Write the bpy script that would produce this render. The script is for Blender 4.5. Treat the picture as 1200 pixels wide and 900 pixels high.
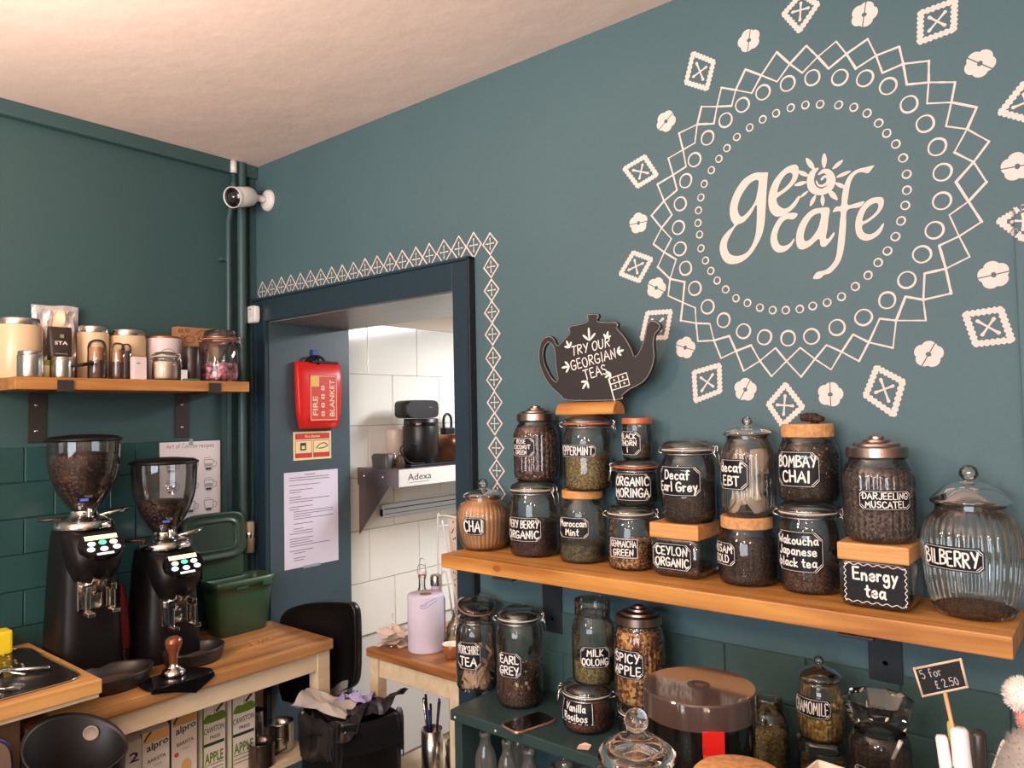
import bpy, bmesh, math, random
from mathutils import Vector, Matrix
for o in list(bpy.data.objects): bpy.data.objects.remove(o)
S = bpy.context.scene
PI = math.pi
RND = random.Random(11)
# ---------------------------------------------------------------- camera
CAM = (2.92, -1.8, 1.70)
cd = bpy.data.cameras.new('camera'); cam = bpy.data.objects.new('camera', cd); S.collection.objects.link(cam)
cd.sensor_fit = 'HORIZONTAL'; cd.sensor_width = 36.0; cd.lens = 36.0*875.08/1200.0
cd.clip_start = 0.02
yaw, pit, rol = 0.68649, 0.039356, -0.019245
f = Vector((-math.sin(yaw)*math.cos(pit), math.cos(yaw)*math.cos(pit), math.sin(pit)))
r = Vector((math.cos(yaw), math.sin(yaw), 0)); u = r.cross(f)
r2 = r*math.cos(rol)+u*math.sin(rol); u2 = u*math.cos(rol)-r*math.sin(rol)
mw = Matrix((( r2.x, u2.x, -f.x, CAM[0]), (r2.y, u2.y, -f.y, CAM[1]), (r2.z, u2.z, -f.z, CAM[2]), (0, 0, 0, 1)))
cam.matrix_world = mw
S.camera = cam
# ---------------------------------------------------------------- light
S.view_settings.view_transform = 'Standard'; S.view_settings.look = 'None'
S.view_settings.gamma = 1.0; S.view_settings.use_curve_mapping = False
S.view_settings.exposure = 0.62
S.cycles.transparent_max_bounces = 32
wd = bpy.data.worlds.new('world'); S.world = wd; wd.use_nodes = True
wd.node_tree.nodes['Background'].inputs[0].default_value = (0.75, 0.85, 1.0, 1)
wd.node_tree.nodes['Background'].inputs[1].default_value = 0.3
def area(name, loc, size, power, col, rot=(0, 0, 0), sizey=None):
    l = bpy.data.lights.new(name, 'AREA'); l.energy = power; l.color = col; l.size = size
    if sizey: l.shape = 'RECTANGLE'; l.size_y = sizey
    o = bpy.data.objects.new(name, l); o.location = loc; o.rotation_euler = rot; S.collection.objects.link(o)
    return o
WARM = (1.0, 0.77, 0.60)
def bulb(name, loc, rad, power, col):
    l = bpy.data.lights.new(name, 'POINT'); l.energy = power; l.color = col; l.shadow_soft_size = rad
    o = bpy.data.objects.new(name, l); o.location = loc; S.collection.objects.link(o)
bulb('pendant_lamp_light', (1.35, -2.3, 2.25), 0.10, 34, WARM)
bulb('pendant_lamp_light', (2.75, -2.6, 2.25), 0.10, 22, WARM)
bulb('pendant_lamp_light', (4.0, -2.8, 2.25), 0.10, 20, WARM)
bulb('pendant_lamp_light', (2.2, -3.9, 2.25), 0.10, 30, WARM)
area('added_ceiling_fill', (1.45, -1.9, 1.9), 1.2, 31, (1.0, 0.78, 0.63), (PI, 0, 0), 0.5)  # unseen uplight, added only to brighten the ceiling
area('shop_window_light', (3.0, -4.85, 1.7), 2.6, 70, (0.80, 0.90, 1.0), (PI/2, 0, 0), 1.5)
area('kitchen_lamp_light', (1.2, 1.5, 2.3), 0.9, 40, (0.95, 0.96, 1.0), (0, 0, 0), 0.5)

# ---------------------------------------------------------------- materials
MATS = {}
def lin(c):
    c = c/255.0
    return c/12.92 if c <= 0.04045 else ((c+0.055)/1.055)**2.4
def rgb(r, g, b): return (lin(r), lin(g), lin(b), 1)
def mat(name, col, rough=0.5, metal=0.0, spec=0.5, bump=0.0, bscale=40.0, var=0.0, vscale=3.0, emit=0.0, coat=0.0, trans=0.0, ior=1.45, stretch=(1, 1, 1)):
    if name in MATS: return MATS[name]
    m = bpy.data.materials.new(name); m.use_nodes = True; nt = m.node_tree; b = nt.nodes['Principled BSDF']
    c = rgb(*col)
    b.inputs['Base Color'].default_value = c; b.inputs['Roughness'].default_value = rough
    b.inputs['Metallic'].default_value = metal; b.inputs['Specular IOR Level'].default_value = spec
    b.inputs['Coat Weight'].default_value = coat; b.inputs['Coat Roughness'].default_value = 0.08
    if trans: b.inputs['Transmission Weight'].default_value = trans; b.inputs['IOR'].default_value = ior
    if emit:
        b.inputs['Emission Color'].default_value = c; b.inputs['Emission Strength'].default_value = emit
    if var or bump:
        tc = nt.nodes.new('ShaderNodeTexCoord'); mp = nt.nodes.new('ShaderNodeMapping'); mp.inputs['Scale'].default_value = stretch
        nt.links.new(tc.outputs['Object'], mp.inputs[0])
        if var:
            n = nt.nodes.new('ShaderNodeTexNoise'); n.inputs['Scale'].default_value = vscale; n.inputs['Detail'].default_value = 5
            nt.links.new(mp.outputs[0], n.inputs['Vector'])
            rp = nt.nodes.new('ShaderNodeValToRGB'); rp.color_ramp.elements[0].position = 0.3; rp.color_ramp.elements[1].position = 0.7
            rp.color_ramp.elements[0].color = tuple(x*(1-var) for x in c[:3])+(1,)
            rp.color_ramp.elements[1].color = tuple(min(1, x*(1+var)) for x in c[:3])+(1,)
            nt.links.new(n.outputs[0], rp.inputs[0]); nt.links.new(rp.outputs[0], b.inputs['Base Color'])
        if bump:
            n2 = nt.nodes.new('ShaderNodeTexNoise'); n2.inputs['Scale'].default_value = bscale; n2.inputs['Detail'].default_value = 4
            nt.links.new(mp.outputs[0], n2.inputs['Vector'])
            bp = nt.nodes.new('ShaderNodeBump'); bp.inputs['Strength'].default_value = bump; bp.inputs['Distance'].default_value = 0.004
            nt.links.new(n2.outputs[0], bp.inputs['Height']); nt.links.new(bp.outputs[0], b.inputs['Normal'])
    MATS[name] = m; return m
def wood(name, c1, c2, axis='X', scale=1.0, rough=0.45):
    if name in MATS: return MATS[name]
    m = bpy.data.materials.new(name); m.use_nodes = True; nt = m.node_tree; b = nt.nodes['Principled BSDF']
    b.inputs['Roughness'].default_value = rough
    tc = nt.nodes.new('ShaderNodeTexCoord'); mp = nt.nodes.new('ShaderNodeMapping'); nt.links.new(tc.outputs['Object'], mp.inputs[0])
    k = {'X': (1.2, 22, 22), 'Y': (22, 1.2, 22), 'Z': (22, 22, 1.2)}[axis]
    mp.inputs['Scale'].default_value = tuple(q*scale for q in k)
    n = nt.nodes.new('ShaderNodeTexNoise'); n.inputs['Scale'].default_value = 1.6; n.inputs['Detail'].default_value = 6; n.inputs['Distortion'].default_value = 0.7
    nt.links.new(mp.outputs[0], n.inputs['Vector'])
    n2 = nt.nodes.new('ShaderNodeTexNoise'); n2.inputs['Scale'].default_value = 3.0; n2.inputs['Detail'].default_value = 3
    nt.links.new(tc.outputs['Object'], n2.inputs['Vector'])
    mx = nt.nodes.new('ShaderNodeMath'); mx.operation = 'MULTIPLY_ADD'; mx.inputs[1].default_value = 0.35; nt.links.new(n2.outputs[0], mx.inputs[0]); nt.links.new(n.outputs[0], mx.inputs[2])
    rp = nt.nodes.new('ShaderNodeValToRGB'); e = rp.color_ramp.elements
    e[0].position = 0.5; e[0].color = rgb(*c2); e[1].position = 0.85; e[1].color = rgb(*c1)
    nt.links.new(mx.outputs[0], rp.inputs[0]); nt.links.new(rp.outputs[0], b.inputs['Base Color'])
    bp = nt.nodes.new('ShaderNodeBump'); bp.inputs['Strength'].default_value = 0.12; bp.inputs['Distance'].default_value = 0.002
    nt.links.new(n.outputs[0], bp.inputs['Height']); nt.links.new(bp.outputs[0], b.inputs['Normal'])
    MATS[name] = m; return m
def glass(name, tint=(249, 251, 250), edge=(176, 184, 180), gloss=1.0, rough=0.02, haze=0.012):
    """thin-walled jar glass: clear face-on, darker through the wall at grazing angles, mirror-like sheen"""
    if name in MATS: return MATS[name]
    m = bpy.data.materials.new(name); m.use_nodes = True; nt = m.node_tree
    for n in list(nt.nodes): nt.nodes.remove(n)
    out = nt.nodes.new('ShaderNodeOutputMaterial'); tr = nt.nodes.new('ShaderNodeBsdfTransparent'); gl = nt.nodes.new('ShaderNodeBsdfGlossy')
    gl.inputs['Roughness'].default_value = rough
    lw = nt.nodes.new('ShaderNodeLayerWeight'); lw.inputs[0].default_value = 0.5
    pw = nt.nodes.new('ShaderNodeMath'); pw.operation = 'POWER'; pw.inputs[1].default_value = 3.0; nt.links.new(lw.outputs['Facing'], pw.inputs[0])
    mc = nt.nodes.new('ShaderNodeMix'); mc.data_type = 'RGBA'
    mc.inputs[6].default_value = rgb(*tint); mc.inputs[7].default_value = rgb(*edge)
    nt.links.new(pw.outputs[0], mc.inputs[0]); nt.links.new(mc.outputs[2], tr.inputs[0])
    fr = nt.nodes.new('ShaderNodeFresnel'); fr.inputs[0].default_value = 1.5
    mu = nt.nodes.new('ShaderNodeMath'); mu.operation = 'MULTIPLY'; mu.use_clamp = True; mu.inputs[1].default_value = gloss*1.5; nt.links.new(fr.outputs[0], mu.inputs[0])
    mi = nt.nodes.new('ShaderNodeMixShader'); nt.links.new(mu.outputs[0], mi.inputs[0]); nt.links.new(tr.outputs[0], mi.inputs[1]); nt.links.new(gl.outputs[0], mi.inputs[2])
    df = nt.nodes.new('ShaderNodeBsdfDiffuse'); df.inputs[0].default_value = rgb(226, 224, 218)  # even pale haze mixed into the glass to lighten it where it looks dark
    dm = nt.nodes.new('ShaderNodeMixShader'); dm.inputs[0].default_value = haze; nt.links.new(mi.outputs[0], dm.inputs[1]); nt.links.new(df.outputs[0], dm.inputs[2])
    nt.links.new(dm.outputs[0], out.inputs[0])
    MATS[name] = m; return m
def grains(name, cols, scale=160.0, rough=0.8, bump=0.6):
    """loose dry stuff: cells of several colours with bump"""
    if name in MATS: return MATS[name]
    m = bpy.data.materials.new(name); m.use_nodes = True; nt = m.node_tree; b = nt.nodes['Principled BSDF']; b.inputs['Roughness'].default_value = rough
    tc = nt.nodes.new('ShaderNodeTexCoord'); v = nt.nodes.new('ShaderNodeTexVoronoi'); v.inputs['Scale'].default_value = scale
    nt.links.new(tc.outputs['Object'], v.inputs['Vector'])
    sp = nt.nodes.new('ShaderNodeSeparateColor'); nt.links.new(v.outputs['Color'], sp.inputs[0])
    rp = nt.nodes.new('ShaderNodeValToRGB'); rp.color_ramp.interpolation = 'CONSTANT'; e = rp.color_ramp.elements
    while len(e) < len(cols): e.new(0.5)
    for i, c in enumerate(cols): e[i].position = i/len(cols); e[i].color = rgb(*c)
    nt.links.new(sp.outputs[0], rp.inputs[0]); nt.links.new(rp.outputs[0], b.inputs['Base Color'])
    bp = nt.nodes.new('ShaderNodeBump'); bp.inputs['Strength'].default_value = bump; bp.inputs['Distance'].default_value = 0.004; bp.invert = True
    nt.links.new(v.outputs['Distance'], bp.inputs['Height']); nt.links.new(bp.outputs[0], b.inputs['Normal'])
    MATS[name] = m; return m

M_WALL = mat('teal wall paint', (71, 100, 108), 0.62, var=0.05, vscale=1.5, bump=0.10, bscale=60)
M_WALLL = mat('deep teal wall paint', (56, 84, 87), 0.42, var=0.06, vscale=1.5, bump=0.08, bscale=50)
M_TILEG = mat('painted green tile', (42, 76, 76), 0.28, var=0.06, vscale=4, bump=0.05, bscale=30)
M_TRIM = mat('dark blue teal gloss paint', (34, 54, 66), 0.32, var=0.05, vscale=3, bump=0.04, bscale=40)
M_REVEAL = mat('slate blue satin paint', (62, 82, 92), 0.38, var=0.06, vscale=3, bump=0.05, bscale=40)
M_CEIL = mat('pinkish white ceiling paint', (232, 214, 206), 0.8, var=0.04, vscale=2.5, bump=0.9, bscale=9)
M_WPAINT = mat('off white mural paint', (224, 208, 202), 0.7, var=0.04, vscale=30)
M_PINKW = mat('warm white lettering paint', (228, 204, 196), 0.7, var=0.03, vscale=20)
M_CHALK = mat('chalk pen white', (235, 232, 228), 0.6)
M_BLACKLAB = mat('blackboard sticker', (17, 15, 18), 0.5, spec=0.3, var=0.08, vscale=30)
M_SHELF = wood('oiled pine shelf', (210, 152, 80), (160, 102, 44), 'X', 0.9, 0.42)
M_SHELFY = wood('oiled pine shelf lengthwise', (196, 140, 78), (150, 98, 48), 'Y', 0.9, 0.42)
M_BUTCH = wood('oiled beech worktop', (184, 134, 82), (132, 88, 46), 'Y', 0.6, 0.38)
M_BUTCHX = wood('oiled beech worktop crosswise', (176, 118, 66), (126, 80, 40), 'X', 0.6, 0.38)
M_BUTCHL = wood('light oak worktop', (208, 158, 96), (176, 122, 66), 'Y', 0.8, 0.35)
M_CREAMW = wood('pale cream wood', (226, 208, 178), (206, 184, 150), 'Y', 0.5, 0.5)
M_BAMBOO = wood('bamboo lid wood', (222, 166, 100), (190, 130, 70), 'X', 3.0, 0.45)
M_BRACK = mat('dark grey metal bracket', (72, 66, 66), 0.45, 0.6)
M_BRACKT = mat('black teal bracket', (34, 42, 50), 0.5, 0.2)
M_STEEL = mat('brushed steel', (200, 196, 190), 0.25, 1.0, var=0.08, vscale=40, stretch=(1, 1, 0.05))
M_CHROME = mat('chrome', (225, 220, 212), 0.12, 1.0)
M_WIRE = mat('steel wire', (205, 203, 198), 0.2, 1.0)
M_PEWTER = mat('pewter lid metal', (158, 140, 134), 0.28, 1.0)
M_BLACK = mat('black plastic', (17, 14, 15), 0.42, spec=0.35)
M_BLACKG = mat('glossy black plastic', (16, 14, 16), 0.15)
M_GLASS = glass('jar glass')
M_GLASSL = glass('lid glass', (246, 249, 246), (160, 170, 164), 1.6)
M_HAZED = glass('hazed bottle glass', (240, 241, 236), (170, 172, 164), 1.2, 0.08, 0.07)  # stronger pale haze in the colour, so the bottles read less black
M_GLASSR = glass('ribbed jar glass', (248, 250, 249), (164, 174, 170), 1.3)
M_HOP = glass('smoky hopper plastic', (236, 235, 234), (160, 156, 154), 1.3)
M_ORANGE = mat('orange rubber seal', (226, 122, 74), 0.5)
M_WSEAL = mat('white rubber seal', (222, 214, 196), 0.5)
M_CORK = mat('cork', (204, 150, 96), 0.8, var=0.25, vscale=90, bump=0.5, bscale=120)
M_KTILE = mat('white kitchen tile', (232, 230, 222), 0.12, var=0.015, vscale=2, bump=0.04, bscale=9)
M_KGROUT = mat('grey grout', (214, 211, 204), 0.8)
M_GREENB = mat('green caddy plastic', (50, 78, 56), 0.4, bump=0.05, bscale=90)
M_GREENL = mat('dark green caddy lid plastic', (44, 66, 54), 0.35, bump=0.05, bscale=90)
M_PAPER = mat('white paper', (226, 222, 228), 0.7)
M_INK = mat('dark ink', (52, 48, 56), 0.7)
M_RED = mat('red plastic', (216, 34, 30), 0.3)
M_CAB = mat('dark green cabinet paint', (44, 64, 64), 0.4, var=0.06, vscale=5, bump=0.05, bscale=50)
M_CREAM = mat('cream enamel', (216, 190, 154), 0.25)
M_WHITEP = mat('white plastic', (226, 224, 224), 0.3)

# ---------------------------------------------------------------- mesh helpers
class MB:
    """collects geometry, then builds one mesh object"""
    def __init__(s): s.v = []; s.f = []; s.m = []; s.sm = []; s.mats = []
    def mi(s, m):
        if m is None: return 0
        if m not in s.mats: s.mats.append(m)
        return s.mats.index(m)
    def add(s, vs, fs, m=None, smooth=False):
        o = len(s.v); s.v += [tuple(p) for p in vs]; k = s.mi(m)
        for q in fs: s.f.append(tuple(i+o for i in q)); s.m.append(k); s.sm.append(smooth)
    def box(s, x0, x1, y0, y1, z0, z1, m=None, b=0.0):
        if b <= 0:
            s.add([(x0,y0,z0),(x1,y0,z0),(x1,y1,z0),(x0,y1,z0),(x0,y0,z1),(x1,y0,z1),(x1,y1,z1),(x0,y1,z1)],
                  [(0,3,2,1),(4,5,6,7),(0,1,5,4),(1,2,6,5),(2,3,7,6),(3,0,4,7)], m)
            return
        bm = bmesh.new(); bmesh.ops.create_cube(bm, size=1)
        for v in bm.verts: v.co = Vector(((x0+x1)/2+v.co.x*(x1-x0), (y0+y1)/2+v.co.y*(y1-y0), (z0+z1)/2+v.co.z*(z1-z0)))
        bmesh.ops.bevel(bm, geom=bm.edges[:]+bm.verts[:], offset=b, segments=2, profile=0.6, affect='EDGES')
        bm.verts.ensure_lookup_table()
        s.add([v.co[:] for v in bm.verts], [[v.index for v in q.verts] for q in bm.faces], m); bm.free()
    def lathe(s, prof, seg=32, m=None, ribs=None, c=(0, 0, 0), smooth=True, sx=1.0, sy=1.0, cap0=False, cap1=False, mat4=None):
        vs = []
        for (rr, z) in prof:
            for i in range(seg):
                a = 2*PI*i/seg; q = rr
                if ribs and ribs[2] <= z <= ribs[3]:
                    e = min(1, (z-ribs[2])/0.012, (ribs[3]-z)/0.012); q = rr*(1+ribs[1]*e*(abs(math.cos(ribs[0]*a/2))*2-1))
                p = Vector((q*math.cos(a)*sx, q*math.sin(a)*sy, z))
                if mat4: p = mat4 @ p
                vs.append((p.x+c[0], p.y+c[1], p.z+c[2]))
        fs = []
        for j in range(len(prof)-1):
            for i in range(seg):
                k = (i+1) % seg; fs.append((j*seg+i, j*seg+k, (j+1)*seg+k, (j+1)*seg+i))
        if cap0: fs.append(tuple(range(seg-1, -1, -1)))
        if cap1: fs.append(tuple((len(prof)-1)*seg+i for i in range(seg)))
        s.add(vs, fs, m, smooth)
    def tube(s, pts, rad, seg=6, m=None, closed=False, smooth=True):
        P = [Vector(p) for p in pts]; n = len(P); vs = []; R = rad if isinstance(rad, (list, tuple)) else [rad]*n
        up = Vector((0, 0, 1)); prev = None
        for i in range(n):
            a = P[(i-1) % n] if (closed or i > 0) else P[i]; b = P[(i+1) % n] if (closed or i < n-1) else P[i]
            t = (b-a)
            if t.length < 1e-9: t = Vector((0, 0, 1))
            t.normalize()
            if prev is None: nn = t.cross(up) if abs(t.dot(up)) < 0.95 else t.cross(Vector((1, 0, 0)))
            else: nn = prev - t*prev.dot(t)
            if nn.length < 1e-6: nn = t.cross(Vector((1, 0.3, 0)))
            nn.normalize(); prev = nn; bb = t.cross(nn)
            for k in range(seg):
                q = 2*PI*k/seg; vs.append(P[i]+(nn*math.cos(q)+bb*math.sin(q))*R[i])
        fs = []
        for i in range(n if closed else n-1):
            for k in range(seg):
                k2 = (k+1) % seg; j = (i+1) % n
                fs.append((i*seg+k, i*seg+k2, j*seg+k2, j*seg+k))
        if not closed: fs.append(tuple(range(seg-1, -1, -1))); fs.append(tuple((n-1)*seg+k for k in range(seg)))
        s.add(vs, fs, m, smooth)
    def loft(s, rings, m=None, cap0=True, cap1=True, smooth=True):
        n = len(rings[0]); vs = [p for q in rings for p in q]; fs = []
        for j in range(len(rings)-1):
            for i in range(n):
                k = (i+1) % n; fs.append((j*n+i, j*n+k, (j+1)*n+k, (j+1)*n+i))
        s.add(vs, fs, m, smooth); c = []
        if cap0: c.append(tuple(range(n-1, -1, -1)))
        if cap1: c.append(tuple((len(rings)-1)*n+i for i in range(n)))
        if c: s.add(vs, c, m)
    def ribbon(s, pts, w, mapf, m=None, closed=False, off=0.0):
        """flat paint or chalk stroke following 2-D pts, laid on a surface by mapf(u, v, off)"""
        s.k = getattr(s, 'k', 0)+1; off = off+s.k*0.00002
        n = len(pts); W = w if isinstance(w, (list, tuple)) else [w]*n; L = []; Rr = []
        for i in range(n):
            a = pts[(i-1) % n] if (closed or i > 0) else pts[i]; b = pts[(i+1) % n] if (closed or i < n-1) else pts[i]
            dx, dy = b[0]-a[0], b[1]-a[1]; d = math.hypot(dx, dy) or 1; nx, ny = -dy/d*W[i]/2, dx/d*W[i]/2
            L.append((pts[i][0]+nx, pts[i][1]+ny)); Rr.append((pts[i][0]-nx, pts[i][1]-ny))
        vs = [mapf(a[0], a[1], off) for a in L]+[mapf(a[0], a[1], off) for a in Rr]
        fs = [(i, (i+1) % n, n+(i+1) % n, n+i) for i in range(n if closed else n-1)]
        s.add(vs, fs, m)
        if not closed:
            for e, q in ((0, 1), (n-1, -2 if n > 1 else 0)):
                cx, cy = pts[e]; rr = W[e]/2
                nb = pts[1] if e == 0 else pts[-2]; a0 = math.atan2(cy-nb[1], cx-nb[0])
                fan = [mapf(cx+rr*math.cos(a0-PI/2+t*PI/6), cy+rr*math.sin(a0-PI/2+t*PI/6), off) for t in range(7)]
                s.add(fan, [tuple(range(7))], m)
    def obj(s, name, parent=None, material=None, loc=None):
        me = bpy.data.meshes.new(name); me.from_pydata(s.v, [], s.f)
        ml = ([material] if material else []) or s.mats
        for k in (s.mats or ml): me.materials.append(k)
        if not s.mats and material: pass
        me.polygons.foreach_set('material_index', s.m); me.polygons.foreach_set('use_smooth', s.sm); me.update()
        bm = bmesh.new(); bm.from_mesh(me); bmesh.ops.recalc_face_normals(bm, faces=bm.faces[:]) if len(s.f) < 60000 else None; bm.to_mesh(me); bm.free()
        o = bpy.data.objects.new(name, me); S.collection.objects.link(o)
        if parent: o.parent = parent
        if loc: o.location = loc
        return o
def tag(o, label=None, cat=None, group=None, kind=None):
    if label: o['label'] = label
    if cat: o['category'] = cat
    if group: o['group'] = group
    if kind: o['kind'] = kind
    return o
def thing(name, label, cat, loc=(0, 0, 0), rz=0.0, group=None):
    o = bpy.data.objects.new(name, None); S.collection.objects.link(o); o.location = loc; o.rotation_euler = (0, 0, rz); o.empty_display_size = 0.02
    return tag(o, label, cat, group)
def bx(name, parent, m, *d, b=0.0):
    q = MB(); q.box(*d, m=m, b=b); return q.obj(name, parent)
def cr(pts, closed=False, k=5):
    """Catmull-Rom smoothing of tuples"""
    n = len(pts); out = []; d = len(pts[0])
    if n < 3: return list(pts)
    for i in range(n if closed else n-1):
        p = [pts[(i-1) % n] if (closed or i > 0) else pts[i], pts[i], pts[(i+1) % n], pts[(i+2) % n] if (closed or i < n-2) else pts[(i+1) % n]]
        for j in range(k):
            t = j/k; out.append(tuple(0.5*((2*p[1][a])+(-p[0][a]+p[2][a])*t+(2*p[0][a]-5*p[1][a]+4*p[2][a]-p[3][a])*t*t+(-p[0][a]+3*p[1][a]-3*p[2][a]+p[3][a])*t*t*t) for a in range(d)))
    if not closed: out.append(tuple(pts[-1]))
    return out
def sring(cx, cy, z, a, b, n=3.0, seg=32):
    o = []
    for i in range(seg):
        t = 2*PI*i/seg; c, s_ = math.cos(t), math.sin(t)
        o.append((cx+a*math.copysign(abs(c)**(2/n), c), cy+b*math.copysign(abs(s_)**(2/n), s_), z))
    return o
def filled(contours, depth, mapf):
    """fill 2-D outlines (holes allowed) and give them thickness; mapf(u, v, w) places them"""
    cu = bpy.data.curves.new('outline', 'CURVE'); cu.dimensions = '2D'; cu.fill_mode = 'BOTH'; cu.extrude = depth/2
    for c in contours:
        sp = cu.splines.new('POLY'); sp.points.add(len(c)-1); sp.use_cyclic_u = True
        for i, p in enumerate(c): sp.points[i].co = (p[0]*100, p[1]*100, 0, 1)
    cu.extrude = depth/2*100
    o = bpy.data.objects.new('outline', cu); S.collection.objects.link(o); dg = bpy.context.evaluated_depsgraph_get(); dg.update()
    me = bpy.data.meshes.new_from_object(o.evaluated_get(dg)); vs = [mapf(v.co.x/100, v.co.y/100, v.co.z/100) for v in me.vertices]; fs = [tuple(p.vertices) for p in me.polygons]
    bpy.data.objects.remove(o); bpy.data.curves.remove(cu); bpy.data.meshes.remove(me)
    return vs, fs
def printed(txt, height, mapf, width=None, depth=0.0, sx=1.0, bold=0.0):
    """printed lettering: flat glyphs, centred, mapped by mapf(u, v, w)"""
    cu = bpy.data.curves.new('print', 'FONT'); cu.body = txt; cu.size = 1.0; cu.align_x = 'CENTER'; cu.align_y = 'CENTER'; cu.resolution_u = 2; cu.extrude = 0; cu.offset = bold
    o = bpy.data.objects.new('print', cu); S.collection.objects.link(o); dg = bpy.context.evaluated_depsgraph_get(); dg.update()
    me = bpy.data.meshes.new_from_object(o.evaluated_get(dg)); xs = [v.co.x for v in me.vertices]; ys = [v.co.y for v in me.vertices]
    k = height/(max(ys)-min(ys)); kx = (width/(max(xs)-min(xs))) if width else k*sx; cx, cy = (max(xs)+min(xs))/2, (max(ys)+min(ys))/2
    vs = [mapf((v.co.x-cx)*kx, (v.co.y-cy)*k, 0) for v in me.vertices]; fs = [tuple(p.vertices) for p in me.polygons]
    bpy.data.objects.remove(o); bpy.data.curves.remove(cu); bpy.data.meshes.remove(me)
    return vs, fs
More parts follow.
